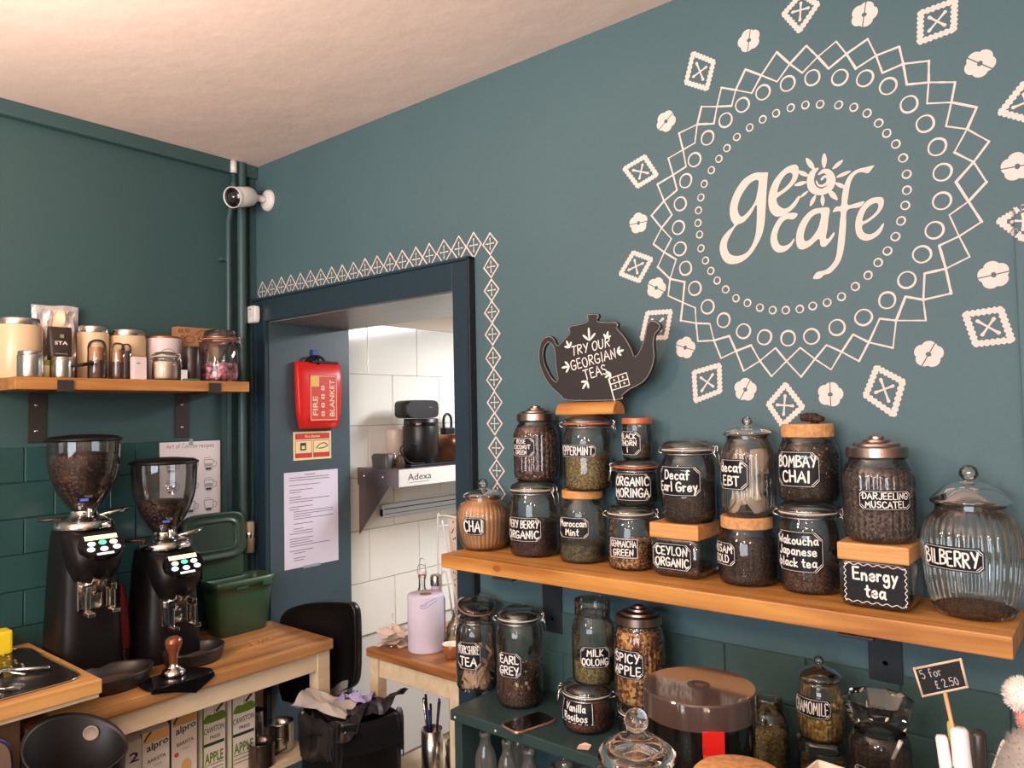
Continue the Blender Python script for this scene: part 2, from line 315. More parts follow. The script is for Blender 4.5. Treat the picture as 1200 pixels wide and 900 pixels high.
# hand lettering: one-stroke alphabet, 's' strokes are smoothed
FONT = {
'A': (.7, [[(0,0),(.36,1),(.7,0)],[(.14,.36),(.58,.36)]]), 'B': (.62, [[(.05,0),(.05,1)],['s',(.05,1),(.45,.95),(.5,.72),(.05,.54)],['s',(.05,.54),(.55,.46),(.58,.12),(.05,0)]]),
'C': (.62, [['s',(.6,.85),(.4,1),(.12,.85),(.03,.5),(.12,.12),(.4,0),(.6,.12)]]), 'D': (.66, [[(.05,0),(.05,1)],['s',(.05,1),(.45,.92),(.63,.5),(.45,.08),(.05,0)]]),
'E': (.55, [[(.5,1),(.05,1),(.05,0),(.52,0)],[(.05,.52),(.45,.52)]]), 'F': (.55, [[(.5,1),(.05,1),(.05,0)],[(.05,.52),(.42,.52)]]),
'G': (.66, [['s',(.6,.85),(.4,1),(.12,.85),(.03,.5),(.12,.12),(.4,0),(.6,.15),(.6,.42)],[(.36,.42),(.64,.42)]]), 'H': (.62, [[(.05,0),(.05,1)],[(.57,0),(.57,1)],[(.05,.5),(.57,.5)]]),
'I': (.2, [[(.1,0),(.1,1)]]), 'J': (.5, [['s',(.42,1),(.42,.2),(.22,0),(.04,.15)]]), 'K': (.6, [[(.05,0),(.05,1)],[(.55,1),(.06,.45),(.58,0)]]),
'L': (.5, [[(.05,1),(.05,0),(.48,0)]]), 'M': (.78, [[(.03,0),(.12,1),(.38,.35),(.64,1),(.75,0)]]), 'N': (.64, [[(.05,0),(.05,1),(.58,0),(.58,1)]]),
'O': (.7, [['s',(.35,1),(.08,.82),(.03,.45),(.2,.04),(.5,.04),(.66,.45),(.58,.85),(.35,1)]]), 'P': (.58, [[(.05,0),(.05,1)],['s',(.05,1),(.48,.95),(.5,.6),(.05,.48)]]),
'R': (.62, [[(.05,0),(.05,1)],['s',(.05,1),(.48,.95),(.5,.6),(.05,.5)],[(.2,.48),(.58,0)]]), 'S': (.58, [['s',(.52,.88),(.3,1),(.07,.82),(.15,.58),(.45,.44),(.52,.18),(.28,0),(.04,.12)]]),
'T': (.64, [[(.02,1),(.62,1)],[(.32,1),(.32,0)]]), 'U': (.64, [['s',(.05,1),(.06,.25),(.3,0),(.56,.25),(.58,1)]]), 'V': (.64, [[(.02,1),(.32,0),(.62,1)]]),
'W': (.86, [[(.02,1),(.2,0),(.43,.7),(.64,0),(.84,1)]]), 'X': (.6, [[(.03,1),(.57,0)],[(.57,1),(.03,0)]]), 'Y': (.62, [[(.03,1),(.32,.5)],[(.6,1),(.25,0)]]),
'a': (.5, [['s',(.44,.5),(.2,.6),(.04,.3),(.18,.02),(.42,.25)],['s',(.45,.58),(.43,.15),(.52,0)]]), 'b': (.5, [[(.05,1),(.05,0)],['s',(.05,.35),(.25,.58),(.46,.3),(.25,0),(.05,.1)]]),
'c': (.44, [['s',(.42,.48),(.2,.58),(.04,.3),(.18,.02),(.42,.1)]]), 'd': (.5, [['s',(.42,.45),(.2,.58),(.04,.3),(.18,.02),(.42,.2)],[(.45,1),(.45,0)]]),
'e': (.48, [['s',(.05,.3),(.42,.34),(.3,.58),(.08,.48),(.06,.12),(.28,0),(.45,.12)]]), 'f': (.4, [['s',(.4,.95),(.25,1),(.17,.8),(.15,0)],[(.02,.55),(.35,.55)]]),
'g': (.5, [['s',(.42,.5),(.2,.6),(.05,.3),(.2,.05),(.42,.3)],['s',(.44,.58),(.45,-.25),(.2,-.4),(.05,-.25)]]), 'h': (.5, [[(.05,1),(.05,0)],['s',(.05,.35),(.28,.58),(.42,.4),(.44,0)]]),
'i': (.16, [[(.08,.55),(.08,0)],[(.08,.8),(.09,.84)]]), 'k': (.48, [[(.05,1),(.05,0)],[(.4,.58),(.06,.25),(.44,0)]]), 'l': (.16, [[(.08,1),(.08,0)]]),
'm': (.7, [[(.05,.58),(.05,0)],['s',(.05,.4),(.2,.58),(.34,.4),(.35,0)],['s',(.35,.4),(.5,.58),(.63,.4),(.65,0)]]), 'n': (.48, [[(.05,.58),(.05,0)],['s',(.05,.38),(.25,.58),(.41,.4),(.43,0)]]),
'o': (.48, [['s',(.24,.58),(.05,.4),(.08,.08),(.3,0),(.45,.25),(.4,.5),(.24,.58)]]), 'p': (.5, [[(.05,.58),(.05,-.38)],['s',(.05,.38),(.25,.58),(.46,.3),(.25,0),(.05,.1)]]),
'r': (.36, [[(.05,.58),(.05,0)],['s',(.05,.35),(.2,.56),(.34,.52)]]), 's': (.4, [['s',(.36,.52),(.2,.6),(.05,.45),(.3,.25),(.34,.08),(.15,0),(.02,.08)]]),
't': (.36, [[(.17,.9),(.17,.1),(.32,0)],[(.02,.6),(.34,.6)]]), 'u': (.5, [['s',(.05,.58),(.06,.12),(.25,0),(.42,.2)],[(.44,.58),(.45,0)]]), 'y': (.48, [[(.04,.58),(.24,.05)],[(.44,.58),(.12,-.38)]]),
'5': (.5, [['s',(.06,.55),(.35,.6),(.46,.3),(.3,0),(.04,.08)],[(.46,1),(.1,1),(.06,.55)]]), '2': (.52, [['s',(.05,.8),(.25,1),(.45,.8),(.3,.4),(.04,0)],[(.04,0),(.5,0)]]),
'0': (.5, [['s',(.25,1),(.05,.6),(.08,.15),(.25,0),(.44,.3),(.42,.8),(.25,1)]]), '.': (.14, [[(.06,.02),(.08,.05)]]), '£': (.5, [['s',(.46,.85),(.3,1),(.18,.8),(.2,.3),(.05,0)],[(.05,0),(.48,0)],[(.05,.5),(.38,.5)]]),
}
def strokes(line, jit=0.03):
    x = 0; out = []
    for ch in line:
        if ch == ' ': x += 0.36; continue
        w, ss = FONT[ch]; dy = RND.uniform(-jit, jit); k = 1+RND.uniform(-jit, jit); sh = RND.uniform(-0.06, 0.06)
        for st in ss:
            sm = st[0] == 's'; p = st[1:] if sm else st
            p = [(x+a*k+b*sh, b*k+dy) for a, b in p]
            if sm: p = cr(p, k=4)
            else: p = [q for i in range(len(p)-1) for q in (p[i], ((p[i][0]+p[i+1][0])/2, (p[i][1]+p[i+1][1])/2))]+[p[-1]]
            out.append(p)
        x += w*k+0.17
    return out, max(x-0.17, 0.1)
def lettering(mb, lines, w, h, mapf, m, sw=None, off=0.0, maxasp=0.95, tilt=0.0):
    n = len(lines); lh = h/n; thick0 = sw or lh*0.125
    for i, ln in enumerate(lines):
        st, L = strokes(ln); sy = lh*0.72; sx = min(w/L, sy*maxasp); x0 = -L*sx/2; y0 = h/2-lh*(i+1)+lh*0.16
        if ln.islower() or any(c in 'gyp' for c in ln): y0 += lh*0.05
        thick = min(thick0, sx*0.2)
        for p in st:
            q = [(x0+a*sx, y0+b*sy+tilt*(x0+a*sx)) for a, b in p]
            mb.ribbon(q, thick, mapf, m, off=off)
# ---------------------------------------------------------------- measured tables (metres)
MID_RINGS = [(2.0322,2.2451),(2.0496,2.3029),(2.0761,2.353),(2.1139,2.4013),(2.1638,2.4346),(2.2088,2.4611),(2.2618,2.4776),(2.3222,2.4815),(2.38,2.4785),(2.4411,2.4604),(2.4946,2.4419),(2.5416,2.4099),(2.5815,2.358),(2.611,2.3071),(2.6319,2.2512),(2.6396,2.1947),(2.6365,2.1336),(2.6202,2.0737),(2.5946,2.0255),(2.5633,1.9742),(2.5226,1.9339),(2.4726,1.901),(2.4149,1.8832),(2.3572,1.867),(2.3027,1.8669),(2.2455,1.874),(2.1932,1.8935),(2.1422,1.9255),(2.1004,1.9644),(2.0666,2.016),(2.0421,2.0723),(2.0277,2.1259),(2.0248,2.1831)]
SMALL_RINGS = [(2.0832,2.2178),(2.0908,2.2505),(2.1011,2.2838),(2.1216,2.3152),(2.1429,2.3399),(2.1652,2.3621),(2.1921,2.384),(2.2257,2.3994),(2.259,2.4109),(2.292,2.4172),(2.3275,2.4208),(2.362,2.4181),(2.3955,2.4104),(2.4363,2.3972),(2.4688,2.3826),(2.4962,2.3614),(2.5194,2.3324),(2.535,2.3058),(2.5522,2.277),(2.5656,2.2427),(2.5713,2.2056),(2.5705,2.1702),(2.566,2.1376),(2.5565,2.1052),(2.5442,2.0726),(2.527,2.0434),(2.5072,2.0202),(2.4854,1.9945),(2.4577,1.9727),(2.4272,1.9531),(2.3952,1.9431),(2.3627,1.9385),(2.3325,1.9342),(2.2993,1.935),(2.2679,1.9383),(2.2367,1.948),(2.2057,1.9626),(2.1767,1.9778),(2.1503,2.0031),(2.1284,2.0289),(2.112,2.0557),(2.0983,2.0845),(2.0869,2.1181),(2.0843,2.1546),(2.0808,2.1852)]
DIAMONDS = [((1.9854,2.262),(1.967,2.3109),(2.014,2.3265),(2.0244,2.2835)),((2.014,2.3265),(2.0015,2.3743),(2.0447,2.387),(2.0521,2.3403)),((2.0447,2.387),(2.0345,2.434),(2.0869,2.4438),(2.0788,2.3969)),((2.0869,2.4438),(2.1002,2.4872),(2.1421,2.4755),(2.1324,2.4337)),((2.1421,2.4755),(2.1557,2.5209),(2.1929,2.5038),(2.1811,2.4664)),((2.1929,2.5038),(2.2196,2.5484),(2.2591,2.5212),(2.2339,2.484)),((2.2591,2.5212),(2.2987,2.5667),(2.3289,2.5277),(2.2974,2.4936)),((2.3289,2.5277),(2.369,2.5591),(2.394,2.5241),(2.3575,2.4968)),((2.394,2.5241),(2.4363,2.5468),(2.4574,2.5103),(2.4174,2.4884)),((2.4574,2.5103),(2.5037,2.5296),(2.5195,2.4863),(2.4764,2.4699)),((2.5195,2.4863),(2.567,2.4911),(2.5735,2.4502),(2.5312,2.4431)),((2.5735,2.4502),(2.6231,2.4412),(2.621,2.3946),(2.5789,2.4025)),((2.621,2.3946),(2.6702,2.3803),(2.6617,2.3395),(2.6162,2.3498)),((2.6617,2.3395),(2.7068,2.3162),(2.6879,2.2752),(2.6498,2.2912)),((2.6879,2.2752),(2.7257,2.2397),(2.6971,2.2033),(2.663,2.232)),((2.6971,2.2033),(2.718,2.157),(2.6848,2.1231),(2.6637,2.1686)),((2.6848,2.1231),(2.7066,2.0766),(2.6652,2.053),(2.649,2.1011)),((2.6652,2.053),(2.6827,2.0072),(2.6384,1.9883),(2.6279,2.0393)),((2.6384,1.9883),(2.6463,1.9348),(2.5936,1.9272),(2.5982,1.9835)),((2.5936,1.9272),(2.597,1.8821),(2.5391,1.8875),(2.5594,1.938)),((2.5391,1.8875),(2.5306,1.8278),(2.4817,1.8438),(2.506,1.8948)),((2.4817,1.8438),(2.4596,1.8028),(2.4234,1.8263),(2.4493,1.8644)),((2.4234,1.8263),(2.3987,1.7867),(2.3633,1.8135),(2.3906,1.8445)),((2.3633,1.8135),(2.3301,1.7733),(2.2971,1.8124),(2.3306,1.8426)),((2.2971,1.8124),(2.26,1.7778),(2.2324,1.8169),(2.272,1.8461)),((2.2324,1.8169),(2.1907,1.7942),(2.1725,1.8451),(2.2117,1.857)),((2.1725,1.8451),(2.1327,1.8296),(2.115,1.8763),(2.1563,1.8845)),((2.115,1.8763),(2.0712,1.8776),(2.0675,1.9249),(2.1055,1.9201)),((2.0675,1.9249),(2.0242,1.9359),(2.0317,1.9829),(2.0665,1.9652)),((2.0317,1.9829),(1.9899,2.0053),(1.9968,2.0501),(2.0387,2.0362)),((1.9968,2.0501),(1.9608,2.0872),(1.9817,2.1237),(2.0161,2.0993)),((1.9817,2.1237),(1.9498,2.1511),(1.9758,2.1902),(2.0039,2.1567)),((1.9758,2.1902),(1.9465,2.2295),(1.9854,2.262),(2.0074,2.2204))]
PAINTED_FRAMES = [[(1.9321,2.401),(1.972,2.3345),(1.9059,2.3126),(1.8588,2.3795)],[(2.0784,2.6419),(2.1421,2.5962),(2.119,2.5224),(2.0535,2.5607)],[(2.3132,2.6557),(2.3535,2.5932),(2.4037,2.6487),(2.3625,2.6928)],[(2.6067,2.5551),(2.6807,2.5589),(2.676,2.4891),(2.6027,2.4829)],[(2.7421,2.2931),(2.7884,2.3472),(2.8211,2.3096),(2.7998,2.2581)],[(2.731,2.0738),(2.7791,2.0974),(2.825,2.0543),(2.7763,2.0227)],[(2.6646,1.8924),(2.7357,1.8972),(2.7545,1.8243),(2.6833,1.8198)],[(2.4937,1.7936),(2.5528,1.7555),(2.5288,1.6731),(2.4652,1.7234)],[(2.2935,1.7635),(2.3369,1.7021),(2.2815,1.6522),(2.2447,1.7104)],[(2.0525,1.8013),(2.1324,1.8188),(2.1321,1.7433),(2.0551,1.7168)],[(1.9226,1.9709),(2.002,1.9678),(1.9841,1.8899),(1.8998,1.8928)],[(1.8863,2.1428),(1.9487,2.1128),(1.9044,2.0511),(1.8378,2.082)]]
FLOWERS = [(1.9975,2.4758,-40),(2.231,2.6189,-80),(2.4982,2.5879,100),(2.7157,2.4061,40),(2.7716,2.1774,0),(2.7232,1.964,-8),(2.5994,1.8093,-60),(2.3949,1.7297,90),(2.1933,1.7479,-60),(2.0349,1.8636,20),(1.9551,2.031,30),(1.906,2.2163,0)]
MURAL_C = (2.3296,2.1749)
BORDER_TOP = [(0.0645,2.2454),(0.138,2.247),(0.2051,2.2479),(0.2725,2.2485),(0.3401,2.2463),(0.408,2.2475),(0.4759,2.2449),(0.5457,2.243),(0.6116,2.2415),(0.6793,2.2418),(0.7468,2.2464),(0.8156,2.2459),(0.8856,2.2472),(0.9518,2.2465),(1.0221,2.2459),(1.0886,2.2478),(1.1588,2.2497),(1.228,2.2513),(1.2948,2.2519)]
BORDER_SIDE = [(1.3657,2.2456),(1.3678,2.1707),(1.3685,2.0953),(1.3681,2.0251),(1.369,1.954),(1.3697,1.8782),(1.3719,1.8084),(1.3727,1.736),(1.371,1.6686),(1.3755,1.5918),(1.3763,1.52),(1.3783,1.4485)]
LOGO = [[[(2.2675,2.2763),(2.2663,2.2648),(2.2625,2.2275),(2.2579,2.1777),(2.2525,2.1407),(2.2409,2.113),(2.2184,2.0826),(2.1938,2.0669),(2.1693,2.0648),(2.1516,2.073),(2.1408,2.0921),(2.1382,2.1122),(2.1444,2.1331),(2.1608,2.15),(2.1778,2.1623),(2.1707,2.1766),(2.1674,2.199),(2.1722,2.2242),(2.1865,2.2517),(2.2071,2.2733),(2.2336,2.2826),(2.2549,2.2795)],[(2.244,2.2602),(2.233,2.2643),(2.2175,2.256),(2.1992,2.234),(2.1897,2.2121),(2.1891,2.1949),(2.1975,2.1804),(2.2131,2.1882),(2.2311,2.2083),(2.2382,2.2261)],[(2.2361,2.2031),(2.2372,2.1816),(2.2331,2.1355),(2.2235,2.1073),(2.2077,2.0885),(2.1855,2.0832),(2.1657,2.0905),(2.1573,2.1092),(2.1601,2.1262),(2.1719,2.1459),(2.1849,2.161),(2.2037,2.1663),(2.2216,2.1823)]],[[(2.3336,2.2811),(2.3406,2.2733),(2.3409,2.2588),(2.3343,2.2417),(2.3155,2.225),(2.2926,2.213),(2.2861,2.2068),(2.2898,2.1927),(2.3018,2.1812),(2.3141,2.1817),(2.3266,2.1917),(2.3391,2.2045),(2.3408,2.1971),(2.3302,2.1807),(2.3137,2.1694),(2.2971,2.1642),(2.2827,2.1656),(2.2706,2.1796),(2.2663,2.2014),(2.2692,2.2261),(2.2792,2.2493),(2.2965,2.2686),(2.3153,2.2798)],[(2.3201,2.2647),(2.3268,2.2578),(2.3223,2.2443),(2.3076,2.2308),(2.2908,2.2226),(2.2902,2.2302),(2.2978,2.2474),(2.3086,2.2606)]],[[(2.3054,2.1668),(2.3237,2.1667),(2.3356,2.1612),(2.3252,2.1508),(2.3091,2.1537),(2.2965,2.1455),(2.2868,2.1264),(2.285,2.11),(2.2907,2.0945),(2.3029,2.0905),(2.3152,2.0947),(2.3249,2.1047),(2.3246,2.0973),(2.3149,2.0845),(2.3004,2.0764),(2.2839,2.0777),(2.2719,2.0912),(2.2684,2.1127),(2.2755,2.1367),(2.2908,2.1591)]],[[(2.4078,2.1618),(2.4051,2.1383),(2.4016,2.1129),(2.3979,2.0947),(2.4035,2.0914),(2.4153,2.1037),(2.417,2.0983),(2.407,2.084),(2.3953,2.0739),(2.3858,2.0774),(2.3821,2.0941),(2.3626,2.081),(2.3446,2.0749),(2.3329,2.0817),(2.3296,2.1027),(2.3344,2.1265),(2.3492,2.1505),(2.3694,2.1651),(2.3888,2.1662)],[(2.3891,2.1513),(2.3807,2.154),(2.3668,2.1473),(2.3544,2.1292),(2.3477,2.1079),(2.3505,2.0944),(2.3631,2.0972),(2.3794,2.1167),(2.3858,2.1337)]],[[(2.5067,2.2396),(2.5004,2.2313),(2.493,2.2252),(2.4788,2.231),(2.466,2.2272),(2.4563,2.2116),(2.4506,2.1852),(2.4483,2.1619),(2.4674,2.1622),(2.4837,2.1629),(2.4724,2.1514),(2.4468,2.1496),(2.443,2.1156),(2.4387,2.0769),(2.432,2.0464),(2.4228,2.0279),(2.4057,2.0113),(2.3903,2.0077),(2.3812,2.0009),(2.3658,2.0029),(2.3752,2.0166),(2.3945,2.0192),(2.4094,2.0306),(2.419,2.0483),(2.4249,2.087),(2.4299,2.1258),(2.4319,2.1493),(2.415,2.1512),(2.423,2.1621),(2.4335,2.1628),(2.437,2.1879),(2.4433,2.2104),(2.4532,2.228),(2.47,2.2381),(2.4899,2.2395)]],[[(2.5175,2.1658),(2.5235,2.1589),(2.5219,2.1438),(2.5109,2.1286),(2.4909,2.1149),(2.4778,2.1095),(2.4778,2.0978),(2.4846,2.0889),(2.497,2.0868),(2.5097,2.0942),(2.5206,2.1065),(2.5214,2.0999),(2.5128,2.0841),(2.4966,2.0745),(2.4805,2.074),(2.4665,2.0861),(2.4625,2.1082),(2.4663,2.1311),(2.4779,2.1523),(2.4963,2.1662)],[(2.5083,2.1542),(2.5126,2.1476),(2.5076,2.135),(2.493,2.1231),(2.4796,2.1181),(2.4787,2.1249),(2.4865,2.1429),(2.4976,2.1524)]]]
SUN_OUTER = [(2.3843,2.2593,0.0055),(2.3731,2.2517,0.01415),(2.3674,2.2338,0.01651),(2.373,2.2139,0.0173),(2.3909,2.2033,0.01494),(2.4083,2.2086,0.01651),(2.4165,2.2249,0.01494),(2.4106,2.2434,0.01337),(2.3987,2.2509,0.01022),(2.3877,2.2464,0.00472)]
SUN_INNER = [(2.381,2.2309,0.00315),(2.3849,2.2211,0.00393),(2.3944,2.2171,0.0055),(2.4046,2.2218,0.00629),(2.4072,2.2325,0.00629),(2.4005,2.238,0.0055),(2.3934,2.2331,0.00629)]
SUN_RAYS = [((2.4008,2.2895),(2.3998,2.2607),0.01179),((2.361,2.2883),(2.3758,2.2613),0.01179),((2.4397,2.2656),(2.4197,2.2526),0.00944),((2.4553,2.2374),(2.428,2.2308),0.00865),((2.4248,2.2163),(2.4441,2.2023),0.00944),((2.4081,2.2026),(2.4247,2.1797),0.01179),((2.3936,2.1939),(2.3936,2.1717),0.00944),((2.3775,2.1971),(2.3659,2.1767),0.00944),((2.3603,2.2108),(2.3429,2.2004),0.00629),((2.3328,2.2317),(2.3568,2.2336),0.01022),((2.341,2.2629),(2.3616,2.2481),0.01022)]
TEAPOT = [[(1.719,1.7322),(1.6901,1.7482),(1.6658,1.7651),(1.6413,1.7925),(1.6242,1.8239),(1.6158,1.8573),(1.6192,1.89),(1.6342,1.9136),(1.6547,1.9193),(1.6721,1.9106),(1.685,1.8902),(1.7042,1.9041),(1.7266,1.9223),(1.722,1.9327),(1.7295,1.9412),(1.7536,1.9438),(1.7797,1.9474),(1.7892,1.9524),(1.7848,1.9626),(1.7897,1.9688),(1.8059,1.9691),(1.8219,1.9656),(1.8249,1.9568),(1.8192,1.9495),(1.8282,1.9448),(1.8552,1.9411),(1.8774,1.9391),(1.8859,1.9299),(1.8813,1.9227),(1.8983,1.9042),(1.9149,1.8802),(1.927,1.8568),(1.9322,1.8442),(1.9439,1.8538),(1.955,1.8735),(1.9641,1.8988),(1.9711,1.9241),(1.9838,1.9332),(2.0001,1.9288),(2.0099,1.9169),(2.0055,1.9063),(1.9929,1.8927),(1.9892,1.8673),(1.9913,1.8415),(1.9843,1.8126),(1.967,1.784),(1.9456,1.7683),(1.9156,1.7564),(1.8936,1.742),(1.8779,1.7293)],[(1.6517,1.9),(1.669,1.8865),(1.6743,1.8618),(1.6751,1.8334),(1.6816,1.7968),(1.6774,1.7889),(1.6641,1.7976),(1.6471,1.8228),(1.6352,1.852),(1.6359,1.8807)]]
TEAPOT_TEXT = [((1.733,1.8572),(1.8578,1.8749),(1.7318,1.884)),((1.7319,1.8164),(1.8768,1.8431),(1.7269,1.8445)),((1.7753,1.7879),(1.849,1.8027),(1.7667,1.8158))]
SPRIGS = [((1.7923,1.8953),(1.7909,1.9287)),((1.7255,1.8805),(1.7163,1.8991)),((1.8472,1.8968),(1.8522,1.9137)),((1.8794,1.8582),(1.8979,1.8618)),((1.7241,1.8287),(1.6996,1.826)),((1.7822,1.7845),(1.7677,1.7655)),((1.8579,1.8023),(1.842,1.7927))]
FLAG = [[(1.8508,1.7873),(1.8678,1.7292)],[(1.8531,1.7883),(1.9061,1.8018),(1.9151,1.7695),(1.8611,1.7564)]]
JARS = {'chai':{'x':1.3951,'y':-0.0878,'r':0.0818,'z0':1.292,'z1':1.5023,'lab':(-0.397,0.852,1.369,0.0523),'camang':-0.8432},'berry':{'x':1.5813,'y':-0.0772,'r':0.0712,'z0':1.292,'z1':1.505,'lab':(-0.532,1.635,1.3719,0.0699),'camang':-0.9102},'mint':{'x':1.7491,'y':-0.0733,'r':0.0673,'z0':1.292,'z1':1.4858,'lab':(-0.462,1.395,1.3891,0.0576),'camang':-0.9749},'genmaicha':{'x':1.906,'y':-0.0819,'r':0.0624,'z0':1.292,'z1':1.4562,'lab':(-0.37,1.296,1.3506,0.0527),'camang':-1.0376},'ceylon':{'x':2.0638,'y':-0.0849,'r':0.0789,'z0':1.292,'z1':1.4243,'lab':(-0.322,1.464,1.3481,0.0679),'camang':-1.1078},'assam':{'x':2.2159,'y':-0.0739,'r':0.0679,'z0':1.292,'z1':1.4479,'lab':(-0.978,1.185,1.364,0.0554),'camang':-1.1835},'wakoucha':{'x':2.3584,'y':-0.0708,'r':0.0648,'z0':1.292,'z1':1.4921,'lab':(-0.445,1.781,1.3855,0.0904),'camang':-1.2568},'energy':{'x':2.5203,'y':-0.112,'r':0.0719,'z0':1.292,'z1':1.4232,'lab':(-0.103,1.879,1.3457,0.08),'camang':-1.3383},'bilberry':{'x':2.677,'y':-0.0934,'r':0.0874,'z0':1.292,'z1':1.5815,'lab':(-0.436,1.307,1.4098,0.046),'camang':-1.4294},'rose':{'x':1.5911,'y':-0.0718,'r':0.0658,'z0':1.505,'z1':1.7222,'lab':(-0.707,1.301,1.6038,0.056),'camang':-0.9153},'peppermint':{'x':1.7688,'y':-0.0718,'r':0.0658,'z0':1.4858,'z1':1.6933,'lab':(-0.607,1.927,1.595,0.0364),'camang':-0.9832},'moringa':{'x':1.9213,'y':-0.073,'r':0.0567,'z0':1.4562,'z1':1.5738,'lab':(-0.274,2.199,1.5048,0.0715),'camang':-1.0465},'blackthorn':{'x':1.925,'y':-0.0709,'r':0.0392,'z0':1.5738,'z1':1.6817,'lab':(-0.663,1.816,1.6165,0.0648),'camang':-1.0486},'decafearl':{'x':2.0726,'y':-0.0805,'r':0.0667,'z0':1.4243,'z1':1.6273,'lab':(-0.454,1.788,1.5277,0.0732),'camang':-1.1129},'ebt':{'x':2.2231,'y':-0.071,'r':0.0615,'z0':1.4479,'z1':1.682,'lab':(-0.689,1.375,1.5478,0.0721),'camang':-1.1876},'bombay':{'x':2.3632,'y':-0.0715,'r':0.0655,'z0':1.4921,'z1':1.6634,'lab':(-0.435,1.574,1.5651,0.0798),'camang':-1.2592},'darjeeling':{'x':2.5166,'y':-0.1129,'r':0.0679,'z0':1.4232,'z1':1.64,'lab':(0.184,1.465,1.5119,0.0411),'camang':-1.3361},'yorkshire':{'x':1.3796,'y':-0.1125,'r':0.0629,'z0':0.88,'z1':1.1131,'lab':(-0.433,1.276,0.9904,0.0814),'camang':-0.8309},'earlgrey':{'x':1.5564,'y':-0.1252,'r':0.0662,'z0':0.88,'z1':1.1451,'lab':(-0.488,1.139,1.0016,0.0707),'camang':-0.8875},'vanilla':{'x':1.8011,'y':-0.1481,'r':0.0666,'z0':0.88,'z1':0.9977,'lab':(-0.531,1.511,0.9346,0.0574),'camang':-0.9754},'milk':{'x':1.8167,'y':-0.1376,'r':0.0562,'z0':0.9977,'z1':1.2081,'lab':(0.066,1.428,1.0735,0.0558),'camang':-0.9849},'spicy':{'x':1.9493,'y':-0.1286,'r':0.0626,'z0':0.97,'z1':1.2123,'lab':(-0.54,1.359,1.079,0.07),'camang':-1.0446},'under_spicy':{'x':1.9147,'y':-0.1492,'r':0.05,'z0':0.88,'z1':0.97,'lab':(-0.509,0.667,0.9316,0.0371),'camang':-1.0238},'chamomile':{'x':2.3836,'y':-0.112,'r':0.0464,'z0':0.9864,'z1':1.1602,'lab':(-0.491,2.16,1.0621,0.0411),'camang':-1.2631},'under_cham':{'x':2.3836,'y':-0.112,'r':0.0487,'z0':0.88,'z1':0.9864,'camang':-1.2631},'facet':{'x':2.5217,'y':-0.1945,'r':0.0621,'z0':0.88,'z1':1.1446,'lab':(-0.437,1.096,1.0101,0.0433),'camang':-1.3276},'herb':{'x':2.258,'y':-0.0963,'r':0.0315,'z0':0.88,'z1':1.0437,'camang':-1.2002},'canister':{'x':2.2844,'y':-0.4927,'r':0.1026,'z0':0.88,'z1':1.1869,'camang':-1.1182},'cookie':{'x':2.2915,'y':-0.7341,'r':0.0623,'z0':0.88,'z1':1.2081,'camang':-1.038}}
# ================================================================ SETTING
XR, YR, ZC, OX0, OX1, OZ, WT = 4.7, -5.0, 2.797, 0.11, 1.215, 2.11, 0.42
def struct(name, parent=None, kind='structure'):
    pass
def sbox(name, m, *d, b=0.0):
    q = MB(); q.box(*d, m=m, b=b); return tag(q.obj(name), kind='structure')
floor = sbox('floor', mat('brown floor boards', (96, 78, 62), 0.5, var=0.1, vscale=4), -0.3, XR+.1, YR-.1, 3.1, -0.1, 0)
ceiling = sbox('ceiling', M_CEIL, -0.3, XR+.1, YR-.1, WT, ZC, ZC+.1)
# wall_back with the doorway opening
q = MB()
q.box(-0.3, OX0, 0, WT, 0, ZC, M_WALL); q.box(OX0, OX1, 0, WT, OZ, ZC, M_WALL); q.box(OX1, XR+.1, 0, WT, 0, ZC, M_WALL)
wall_back = tag(q.obj('wall_back'), kind='structure')
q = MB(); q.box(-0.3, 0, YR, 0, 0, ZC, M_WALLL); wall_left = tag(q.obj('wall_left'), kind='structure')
M_FAR = mat('warm plaster wall', (190, 170, 150), 0.8)
sbox('wall_right', M_FAR, XR, XR+.1, YR, 0, 0, ZC)
q = MB(); q.box(0, XR, YR-.1, YR, 0, 0.9, M_FAR); q.box(0, XR, YR-.1, YR, 2.5, ZC, M_FAR); q.box(0, 1.6, YR-.1, YR, .9, 2.5, M_FAR); q.box(4.4, XR, YR-.1, YR, .9, 2.5, M_FAR)
tag(q.obj('wall_front'), kind='structure')
# boxed panel at the right end of the back wall, painted over
sbox('trim_1', M_WALL, 2.762, XR, -0.012, 0, 0, 2.095, b=0.003)
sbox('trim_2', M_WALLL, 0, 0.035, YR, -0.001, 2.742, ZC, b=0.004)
# painted door surround
q = MB(); q.box(0.022, OX0, -0.022, 0.0, 0, 2.205, M_TRIM, b=0.003); q.box(0.034, 0.046, -0.028, -0.02, 0, 2.19, M_TRIM, b=0.002)
q.box(OX1, 1.288, -0.022, 0.0, 0, 2.205, M_TRIM, b=0.003); q.box(1.288, 1.298, -0.03, 0.0, 0, 2.212, mat('chipped black edge', (26, 32, 38), 0.5), b=0.002)
q.box(OX0, OX1, -0.022, 0.0, OZ, 2.205, M_TRIM, b=0.003); q.box(0.022, 1.298, -0.03, 0.0, 2.203, 2.213, M_TRIM, b=0.002)
tag(q.obj('door_1_frame'), kind='structure').name = 'trim_3'
# reveal linings
sbox('trim_4', M_REVEAL, OX0-.02, OX0+.003, -0.001, WT+.002, 0, OZ)
sbox('trim_5', M_TRIM, OX1-.003, OX1+.01, -0.001, WT+.002, 0, OZ)
sbox('trim_6', mat('streaky grey soffit board', (136, 134, 128), 0.32, var=0.2, vscale=6, stretch=(1, 14, 1)), OX0, OX1, -0.001, WT+.002, OZ-.003, OZ+.01)
